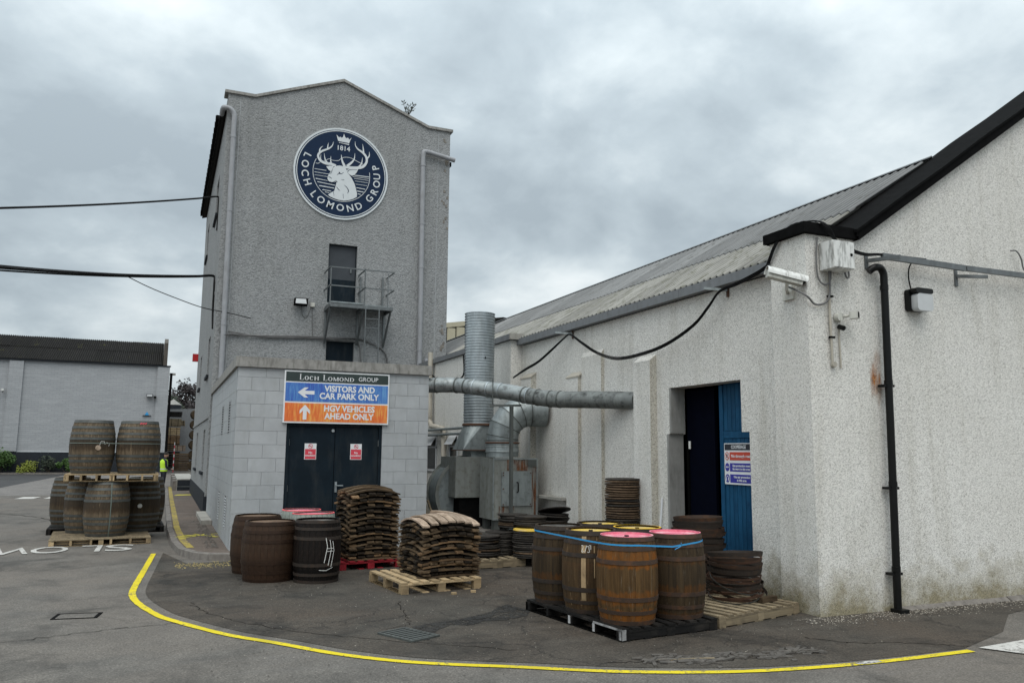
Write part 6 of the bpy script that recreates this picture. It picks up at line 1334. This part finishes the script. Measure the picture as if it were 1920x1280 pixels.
# pale pallet behind the lower stave stack
pallet('wooden_pallet', 4.80, 12.72, 0, R(4), .95, 1.2, .15, 3, 6, 'grey_wood', 'weathered pallet with a low disc stack right of the lower stave stack', kind='stringer')
head_stack(5.12, 13.15, .152, 12, .031, .27, 'of the low stack right of the lower stave stack', 'heads in the low disc stack', .7, .025, .05)
pallet('black_pallet', 5.15, 13.1, 0, R(4), 1.0, 1.9, .14, 3, 7, 'black_wood', 'black pallet carrying the middle disc stacks before the fan')
head_stack(5.52, 13.35, .142, 13, .031, .27, 'of the left column on the black pallet before the fan', 'heads in the left column before the fan', .9)
head_stack(5.86, 12.88, .142, 14, .034, .29, 'of the near column on the black pallet before the fan', 'heads in the near column before the fan', .9, special={13: yel})
head_stack(5.80, 13.42, .60, 8, .028, .27, 'of the upper column behind the yellow head', 'heads in the upper column before the fan', .85, .03)
head_stack(5.98, 13.12, .63, 6, .030, .29, 'of the wide column resting above the yellow head', 'heads in the wide column before the fan', .75, .02)
pallet('grey_pallet', 6.35, 13.15, 0, R(4), .9, 1.0, .14, 3, 6, 'grey_wood', 'hidden grey pallet below the tilted disc pile near the wall')
head_stack(6.60, 13.42, .142, 19, .036, .27, 'of the dark pile near the wall behind the yellow disc', 'heads in the pile near the wall', .95, .025, .05)
o = link('wooden_disc', head_mesh('disc_dark', .30), None, (6.58, 13.38, .86), (R(-13), R(6), .3)); tag(o, 'wide black cask head lying tilted on top of the pile near the wall', 'cask head')
head_stack(7.03, 11.78, .0, 39, .0385, .29, 'of the tall leaning column against the white wall', 'heads in the tall column against the wall', .30, .009, .018, lean=(.0008, .0006))

# ================================================================ hoops
def hoop_mesh(r, h=.042, fl=.010, mat='hoop_rust', t_=.0025): return MB().lathe([(r, 0), (r+fl, h), (r+fl-t_, h), (r-t_, 0), (r, 0)], 40).mesh('barrel_hoop', M[mat], 40)
HP = [hoop_mesh(r, h, f, m_) for r, h, f, m_ in ((.31, .045, .012, 'hoop_rust'), (.325, .05, .010, 'hoop_dark'), (.30, .04, .012, 'hoop_dark'), (.335, .045, .012, 'hoop_rust'), (.32, .03, .01, 'rusty'))]
def hoop_pile(x, y, z, n_, dz, sc, label, group, t0=.10):
    for k in range(n_):
        o = link('barrel_hoop', random.choice(HP), None, (x+random.uniform(-.02, .02), y+random.uniform(-.02, .02), z+k*dz), (random.uniform(-t0, t0), random.uniform(-t0, t0), random.uniform(0, 6)))
        s_ = sc*random.uniform(.95, 1.04)*(1-.05*k/n_); o.scale = (s_, s_, 1); tag(o, (ordinal(n_-1-k)+' hoop ' if k == n_-1 else ordinal(n_-1-k)+' hoop from the top ')+label, 'hoop', group)
hoop_pile(6.83, 9.42, .03, 25, .0405, 1.10, 'of the tall rusty pile before the open blue door', 'hoops in the pile before the blue door', .035)
pallet('wooden_pallet', 5.74, 7.57, 0, R(14), 1.50, 1.02, .135, 3, 10, 'grey_wood', 'weathered pallet with rusty hoops at the cooperage corner', kind='stringer', smat='grey_wood', bw=.085)
hoop_pile(6.62, 8.40, .15, 15, .036, 1.02, 'of the low rusty pile on the corner pallet', 'hoops in the pile on the corner pallet', .08)
for k, (a, b, z) in enumerate(((R(24), R(4), .36), (R(10), R(-9), .20))):
    o = link('barrel_hoop', MB().lathe([(.305, 0), (.308, .016), (.304, .016), (.302, 0), (.305, 0)], 48).mesh('barrel_hoop', M['hoop_galv'], 40), None, (6.55, 8.33, z), (a, b, 0)); tag(o, ['thin bright hoop slanting across the low hoop pile', 'thin bright hoop near the foot of the low hoop pile'][k], 'hoop')
o = link('barrel_hoop', hoop_mesh(.31, .04, .01, 'hoop_dark'), None, (6.70, 8.40, .22), (R(6), R(-14), 1)); tag(o, 'dark hoop slipping off the right side of the low pile', 'hoop')
rk = empty('rubble_lump', (7.02, 8.62, .14), .3, 'broken lump of concrete with a yellow patch in the wall corner', 'rubble')
MB().prism([(-.16, -.1, 0), (.17, -.12, 0), (.2, -.08, .09), (.05, -.1, .15), (-.1, -.09, .12)], (.03, .22, 0)).build('lump', M['kerb'], rk); MB().prism([(-.06, -.08, .141), (.04, -.09, .156), (.04, .02, .158), (-.07, .03, .146)], (0, 0, .012)).build('yellow_patch', M['head_yellow'], rk)
tag(MB().box(-.14, .14, -.04, .04, 0, .06).build('wood_block', M['stave'], loc=(6.86, 8.1, .137), rot=(0, 0, .2)), 'short brown wood block lying on the corner pallet beside the hoops', 'wood block')

# ================================================================ person in a high visibility vest
pe = empty('person', (.12, 40.0, 0), R(-62), 'person in a yellow high visibility vest looking down beside the butts', 'person')
def skin_body(name, V_, E_, rads, mat, parent, lvl=2):
    me = bpy.data.meshes.new(name); me.from_pydata(V_, E_, []); o = link(name, me, parent); me.materials.append(mat)
    md = o.modifiers.new('skin', 'SKIN'); sv = me.skin_vertices[0].data if me.skin_vertices else None
    if sv is None: me.attributes; bm = bmesh.new(); bm.from_mesh(me); bm.verts.layers.skin.verify(); bm.to_mesh(me); bm.free(); sv = me.skin_vertices[0].data
    for i, r_ in enumerate(rads): sv[i].radius = r_ if hasattr(r_, '__len__') else (r_, r_)
    sv[0].use_root = True; md.use_smooth_shade = True
    sb_ = o.modifiers.new('sub', 'SUBSURF'); sb_.levels = lvl; sb_.render_levels = lvl; return o
import bmesh
# facing +Y locally; arms forward holding something at the waist
V_ = [(0, 0, .92), (0, .0, 1.08), (0, -.01, 1.24), (0, -.02, 1.38), (0, .01, 1.47), (0, .05, 1.55),
      (-.09, 0, .88), (-.10, .02, .50), (-.10, -.02, .09), (-.10, .10, .045), (.09, 0, .88), (.10, -.02, .50), (.10, -.06, .09), (.10, .06, .045),
      (-.19, -.02, 1.38), (-.24, -.02, 1.12), (-.16, .20, 1.02), (-.12, .28, 1.02), (.19, -.02, 1.38), (.24, -.02, 1.12), (.16, .20, 1.00), (.12, .28, 1.0)]
E_ = [(0, 1), (1, 2), (2, 3), (3, 4), (4, 5), (0, 6), (6, 7), (7, 8), (8, 9), (0, 10), (10, 11), (11, 12), (12, 13), (3, 14), (14, 15), (15, 16), (16, 17), (3, 18), (18, 19), (19, 20), (20, 21)]
rd = [(.15, .11), (.15, .105), (.16, .115), (.15, .10), .06, .06, .095, .065, .05, .045, .095, .065, .05, .045, .065, .055, .042, .04, .065, .055, .042, .04]
bo = skin_body('body', V_, E_, rd, M['cloth_dark'], pe)
MB().lathe([(0, -.12), (.05, -.105), (.078, -.05), (.086, .02), (.075, .08), (.04, .115), (0, .125)], 16, M=Matrix.Translation((0, .08, 1.64)) @ Matrix.Rotation(R(-22), 4, 'X') @ Matrix.Diagonal((.88, 1.12, 1, 1))).build('head', M['skin'], pe, smooth=70)
fc = MB(); fc.tube([(0, .165, 1.62), (0, .195, 1.60)], [.016, .01], 6)
for s_ in (-1, 1): fc.tube([(s_*.076, .07, 1.64), (s_*.086, .06, 1.64)], .026, 8)
fc.build('face_features', M['skin'], pe, smooth=60)
MB().lathe([(.088, -.0), (.093, .04), (.082, .09), (.045, .128), (0, .138)], 16, M=Matrix.Translation((0, .068, 1.645)) @ Matrix.Rotation(R(-10), 4, 'X') @ Matrix.Diagonal((.9, 1.15, 1, 1))).build('hair', M['hair'], pe, smooth=70)
MB().lathe([(.06, -.03), (.065, .0), (.05, .03)], 12, M=Matrix.Translation((0, .13, 1.565))).build('beard', M['hair'], pe, smooth=70)
for s_ in (-1, 1):
    hm_ = MB(); hm_.tube([(s_*.12, .26, 1.01), (s_*.10, .34, 1.01)], [.035, .03], 8)
    for k in range(4): hm_.tube([(s_*.10+(k-1.5)*.016, .33, 1.015), (s_*.095+(k-1.5)*.016, .375, 1.0), (s_*.09+(k-1.5)*.016, .385, .97)], [.009, .008, .006], 6)
    hm_.tube([(s_*.075, .30, 1.02), (s_*.055, .335, 1.03)], [.010, .008], 6); hm_.build('hand', M['skin'], pe, smooth=60)
vm = MB(); vr = []
for (z, rx, ry, cy_) in ((.92, .185, .145, 0), (1.08, .185, .145, 0), (1.24, .20, .155, -.01), (1.38, .205, .145, -.02), (1.455, .12, .095, 0)):
    for k in range(24): a = 2*pi*k/24; vr.append((rx*cos(a), cy_+ry*sin(a), z))
vm.add(vr, [(24*i+j, 24*i+(j+1) % 24, 24*i+24+(j+1) % 24, 24*i+24+j) for i in range(4) for j in range(24)]); vm.build('vest', M['vest'], pe, smooth=60)
for z in (1.0, 1.14): MB().lathe([(1, 0), (1, .05)], 24, M=Matrix.Translation((0, 0, z)) @ Matrix.Diagonal((.190, .151, 1, 1))).build('reflective_band', M['vest_band'], pe)

# ================================================================ painted brick warehouse on the left
wh = empty('warehouse', (0, 0, 0), 0, 'long grey painted brick warehouse with mossy corrugated roof on the left', 'building')
WY = 70.0
MB().box(-34, .16, WY, WY+.4, 1.66, 8.42).build('front_wall', M['brick'], wh); MB().box(-34, .18, WY-.06, WY+.4, 0, 1.62).build('plinth', M['plinth'], wh); MB().box(-34, .18, WY-.05, WY+.4, 1.621, 1.659).build('plinth_edge', M['logo_white'], wh)
for x0, x1 in ((-10.85, -9.92), (-21.5, -20.6), (-.72, .17)): MB().box(x0, x1, WY-.16, WY-.002, 1.66, 8.38).build('pilaster', M['brick'], wh)
MB().box(-.24, .16, WY+.402, 82, 0, 8.42).build('side_wall', M['brick'], wh); MB().box(-34, .24, WY-.22, WY+.2, 8.421, 8.50).build('eaves_course', M['plinth'], wh)
def wsheet(y0, y1, z0_, z1_, w=1.22, pitch=.1525):
    mb = MB(); vs = []; n_ = int(w/pitch*6)
    for i in range(n_+1):
        x = w*i/n_; dz = .035*cos(2*pi*x/pitch); vs += [(x, y0, z0_+dz), (x, y1, z1_+dz)]
    mb.add(vs, [(2*i, 2*i+1, 2*i+3, 2*i+2) for i in range(n_)]); return mb.mesh('roof_sheet', M['roof_dark'], 60)
sa, sb_ = wsheet(WY-.25, 73.3, 8.53, 9.86), wsheet(73.1, 76.0, 9.82, 11.0)
for i in range(27):
    x = -.42-1.22*(i+1)
    link('roof_sheet', sa, wh, (x, 0, random.uniform(-.012, .012))); link('roof_sheet', sb_, wh, (x, 0, random.uniform(-.012, .012)))
MB().prism([(-34, 76.01, 10.95), (-34, 82, 8.5), (-34, 82, 8.4), (-34, 76.01, 10.85)], (33.6, 0, 0)).build('rear_roof', M['roof_dark'], wh)
MB().prism([(-.36, WY+.2, 8.502), (-.36, WY+.2, 10.35), (-.36, 76, 11.4), (-.36, 82, 8.502)], (.30, 0, 0)).build('gable_parapet', M['weathered_brown'], wh)
fw = empty('floodlight', (-1.17, WY-.02, 6.06), 0, 'floodlight near the right end of the grey warehouse wall', 'floodlight'); MB().box(-.22, .22, -.35, -.05, -.1, .14).build('housing', M['plinth'], fw); MB().box(-.19, .19, -.36, -.351, -.07, .11).build('glass', M['lens'], fw)
for i, x in enumerate((-.78, -11.1)):
    e = empty('security_camera', (x, WY-.17, 5.95 if i == 0 else 6.15), 0, ['small dark camera beside the warehouse floodlight', 'small white camera at the left edge of the warehouse wall'][i], 'camera'); MB().box(-.1, .1, -.35, -.02, -.08, .08).build('camera_body', M['cable' if i == 0 else 'cam_white'], e); MB().tube([(0, -.02, -.05), (0, -.1, -.2)], .03, 6).build('bracket_arm', M['rail'], e)
tag(MB().box(-11.9, -11.55, WY-.3, WY-.01, 5.95, 6.4).build('alarm_box', M['black_paint']), 'black box on the warehouse wall at the left edge of the picture', 'alarm box')
ts = empty('triangle_sign', (-1.28, WY-.02, 4.65), 0, 'small blue triangular sign on the grey warehouse wall', 'sign'); MB().prism([(-.16, -.03, -.1), (.16, -.03, -.1), (0, -.03, .17)], (0, .02, 0)).build('panel', M['strap_blue'], ts); MB().box(-.3, .3, -.12, -.0, -.17, -.12).build('shelf', M['plinth'], ts)
drainpipe('drainpipe', [(.30, WY-.10, 7.9), (.26, WY-.10, .0)], .10, M['black_paint'], 'black downpipe at the right end of the grey warehouse', [(.28, WY-.1, 5.0), (.27, WY-.1, 2.5)])
tag(MB().box(.18, .62, WY+.1, WY+.35, 7.78, 7.95).build('gutter_end', M['coping']), 'small gutter end sticking out at the warehouse corner', 'gutter')
kb_ = empty('planting_kerb', (0, 0, 0)); tag(kb_, kind='structure')
for i in range(15): MB().box(-12.5+i*.85, -12.5+i*.85+.84, 68.9, 69.1, -.05, .13).build('kerbstone', M['kerb'], kb_)
def bush(name, x, y, w_, h_, n_, mat, lab, z0_=0.0, lsz=.09, cat='shrub'):
    e = empty(name, (x, y, z0_), 0, lab, cat); mb = MB(); st2 = MB()
    cl = [(random.gauss(0, .28)*w_, random.gauss(0, .22)*w_, h_*random.uniform(.25, .85), random.uniform(.16, .34)*w_) for _ in range(9)]
    for _ in range(n_):
        c = random.choice(cl); d = Vector((random.gauss(0, 1), random.gauss(0, 1), random.gauss(0, 1))).normalized()*c[3]*random.uniform(.55, 1.1); p = Vector((c[0], c[1], c[2]))+d; p.z = max(.05, p.z)
        a = Vector((random.uniform(-1, 1), random.uniform(-1, 1), random.uniform(-.6, .6))).normalized()*lsz*random.uniform(.5, 1.3); b = a.orthogonal().normalized()*lsz*.45; mb.add([p-a, p+b, p+a, p-b], [(0, 1, 2, 3)])
    for c in cl: st2.tube([(0, 0, 0), (c[0]*.5, c[1]*.5, c[2]*.5), (c[0], c[1], c[2])], [.03, .02, .01], 5)
    mb.build('foliage', M[mat], e); st2.build('stem', M['bark'], e); return e
bush('green_shrub', -10.9, 69.5, 2.0, 1.9, 1700, 'leaf', 'large green shrub at the left edge before the warehouse')
bush('lime_shrub', -9.0, 69.4, 1.3, .75, 900, 'leaf_lime', 'low yellow green shrub before the warehouse plinth', lsz=.07)
bush('dark_shrub', -7.7, 69.5, 1.1, 1.4, 420, 'leaf_dark', 'thin dark feathery shrub before the warehouse plinth')
bush('bright_shrub', -6.45, 69.4, 1.2, 1.25, 1200, 'leaf', 'bright green shrub half hidden behind the stacked butts')

# ================================================================ beyond the gap
step = empty('loading_step', (.95, 37.5, 0), 0, 'black faced concrete loading step behind the footpath', 'step')
MB().box(-.30, .42, 0, 8, 0, .66).build('concrete_body', M['slab'], step); MB().box(-.28, .42, -.05, -.002, .02, .62).build('black_face', M['plinth'], step); MB().box(-.3, .42, -.07, -.051, .33, .36).build('face_rail', M['rail'], step)
rw = empty('low_wall', (.52, 37.6, 0), 0, 'rough low concrete kerb wall beside the loading step', 'wall')
for i in range(9): MB().box(-.02+random.uniform(-.02, .02), .125, i*1.0, i*1.0+.97, 0, .62+random.uniform(-.05, .05)).build('block', M['kerb'], rw)
def bundle(x, y, z, w_, d_, h_, mat, lab, group, rows=4):
    e = empty('wrapped_bundle', (x, y, z), 0, lab, 'bundle', group); mm = MB().box(-w_/2, w_/2, -d_/2, d_/2, .01, h_/rows-.015).mesh('layer', M[mat])
    for k in range(rows): link('layer', mm, e, (random.uniform(-.03, .03), 0, k*h_/rows))
    for s_ in (-.25, .25): MB().box(s_*w_-.02, s_*w_+.02, -d_/2-.035, -d_/2-.03, .01, h_).build('strap', M['cable'], e)
for i, (x, z, mt, lab) in enumerate(((.92, 4.0, 'grey_wood', 'tan wrapped bundle at the top of the distant stack'), (.86, 3.2, 'pale_wood', 'tan wrapped bundle second from the top of the distant stack'), (.90, 2.45, 'stave_orange', 'orange brown bundle in the middle of the distant stack'), (.92, 1.75, 'stave', 'grey bundle below the orange one in the distant stack'))):
    bundle(x, 82, z, 1.1, 1.0, .72, mt, lab, 'bundles in the distant stack')
bundle(1.45, 79, 1.75, .9, .9, .52, 'stave_pale', 'reddish pale bundle low in the distant stack', 'bundles in the distant stack'); bundle(1.55, 83, 4.1, .55, .8, .5, 'grey_wood', 'small grey bundle right of the tan ones', 'bundles in the distant stack'); bundle(.85, 82.5, 4.9, 1.3, 1.0, .5, 'black_wood', 'dark bundle capping the distant stack', 'bundles in the distant stack')
bundle(.92, 82, .1, 1.1, 1.0, 1.6, 'black_wood', 'dark bundle at the foot of the distant stack', 'bundles in the distant stack', 7)
for k in range(10):
    e = link('distant_pallet', MB().box(-.65, .65, -.5, .5, 0, .115).mesh('distant_pallet', M['stave']), None, (1.48+random.uniform(-.05, .05), 76, .1+k*.15), (0, 0, random.uniform(-.05, .05))); tag(e, 'pallet in the small stack of pallets beyond the loading step', 'pallet', 'stack of pallets beyond the step')
# rack of dark casks at the right of the gap, each lying on its side
cm_ = MB().lathe([(0, 0), (.36, .0), (.42, .3), (.44, .55), (.42, .8), (.36, 1.1), (0, 1.1)], 16, M=Matrix.Rotation(-pi/2, 4, 'X')).mesh('distant_cask', M['cask_butt2'], 40)
for i in range(3):
    for k in range(6):
        o = link('distant_cask', cm_, None, (2.55+.92*i, 78, .5+.9*k)); tag(o, 'dark cask lying in the distant rack beside the tower', 'cask', 'casks in the distant rack')
tag(MB().prism([(.45, 84.3, 0), (6, 84.3, 0), (6, 84.3, 6.0), (.45, 84.3, 5.7)], (0, 3, 0)).build('storage_shed', M['gutter']), 'grey storage shed behind the distant rack', 'shed')
tk = empty('storage_tank', (.75, 88, 0), 0, 'dark round tank with a conical lid beyond the warehouse', 'tank'); MB().lathe([(.75, 0), (.75, 6.3)], 20).build('tank_body', M['plinth'], tk, smooth=40); MB().lathe([(.8, 6.3), (0, 6.9)], 20).build('tank_lid', M['coping'], tk)
sp_ = MB(); 
for k in range(10): sp_.box(.90, .96, 73.97, 74.03, .002+k*.25, .24+k*.25, k % 2)
tag(sp_.build('striped_pole', [M['red'], M['sign_white']]), 'thin red and white striped pole beyond the person', 'pole')
def tree(x, y, h_, cr, n_, mat, lab, lsz=.22, z_lo=.35):
    e = empty('broadleaf_tree', (x, y, 0), 0, lab, 'tree'); tr = MB(); tr.tube([(0, 0, 0), (.1, 0, h_*.3), (0, .1, h_*.7)], [.28, .2, .08], 8); mb = MB()
    cl = []
    for _ in range(26):
        a = random.uniform(0, 2*pi); rr = cr*random.uniform(.1, .85); z = h_*random.uniform(z_lo, .9); rr *= (1-.55*abs(z/h_-.62)/.4); cl.append((rr*cos(a), rr*sin(a), z, cr*random.uniform(.2, .42))); tr.tube([(0, 0, z*.7), (rr*cos(a)*.5, rr*sin(a)*.5, z*.88), (rr*cos(a), rr*sin(a), z)], [.07, .045, .02], 5)
    for _ in range(n_):
        c = random.choice(cl); p = Vector(c[:3])+Vector((random.gauss(0, 1), random.gauss(0, 1), random.gauss(0, .8))).normalized()*c[3]*random.uniform(.3, 1.15)
        a = Vector((random.uniform(-1, 1), random.uniform(-1, 1), random.uniform(-1, 1))).normalized()*lsz*random.uniform(.6, 1.3); b = a.orthogonal().normalized()*lsz*.5; mb.add([p-a, p+b, p+a, p-b], [(0, 1, 2, 3)])
    mb.build('crown', M[mat], e); tr.build('trunk', M['bark'], e)
tree(2.3, 108, 10.6, 3.4, 4200, 'leaf_purple', 'dark tree rising behind the distant stacks'); tree(.3, 104, 8.6, 2.2, 1800, 'leaf_dark', 'lower dark tree just right of the warehouse corner'); tree(4.6, 110, 9.2, 2.6, 2200, 'leaf_dark', 'dark tree partly hidden behind the tower side')
# beige clad shed far behind the cooperage
bs = empty('beige_shed', (0, 0, 0), 0, 'beige clad shed showing between tower and flue', 'building')
MB().prism([(17.5, 62.1, 0), (30, 62.1, 0), (30, 62.1, 12.5), (25.5, 62.1, 13.0), (17.5, 62.1, 11.75)], (0, 12, 0)).build('shed_body', M['plinth'], bs)
for i in range(15):
    x = 17.5+i*.8; zt = 11.75+(x-17.5)*.156 if x < 25.5 else 13.0-(x-25.5)*.11; MB().prism([(x+.02, 62.0, 0), (x+.76, 62.0, 0), (x+.70, 61.93, 0), (x+.08, 61.93, 0)], (0, 0, zt-.35)).build('cladding_panel', M['beige'], bs)
MB().prism([(17.4, 61.9, 11.40), (25.5, 61.9, 12.66), (25.5, 61.9, 13.05), (17.4, 61.9, 11.79)], (0, .2, 0)).build('fascia', M['beige'], bs)
MB().prism([(24.2, 61.85, 12.9), (25.6, 61.85, 13.12), (30, 61.85, 12.6), (30, 61.85, 12.1), (24.2, 61.85, 12.5)], (0, 6, 0)).build('mossy_roof', M['roof_dark'], bs)
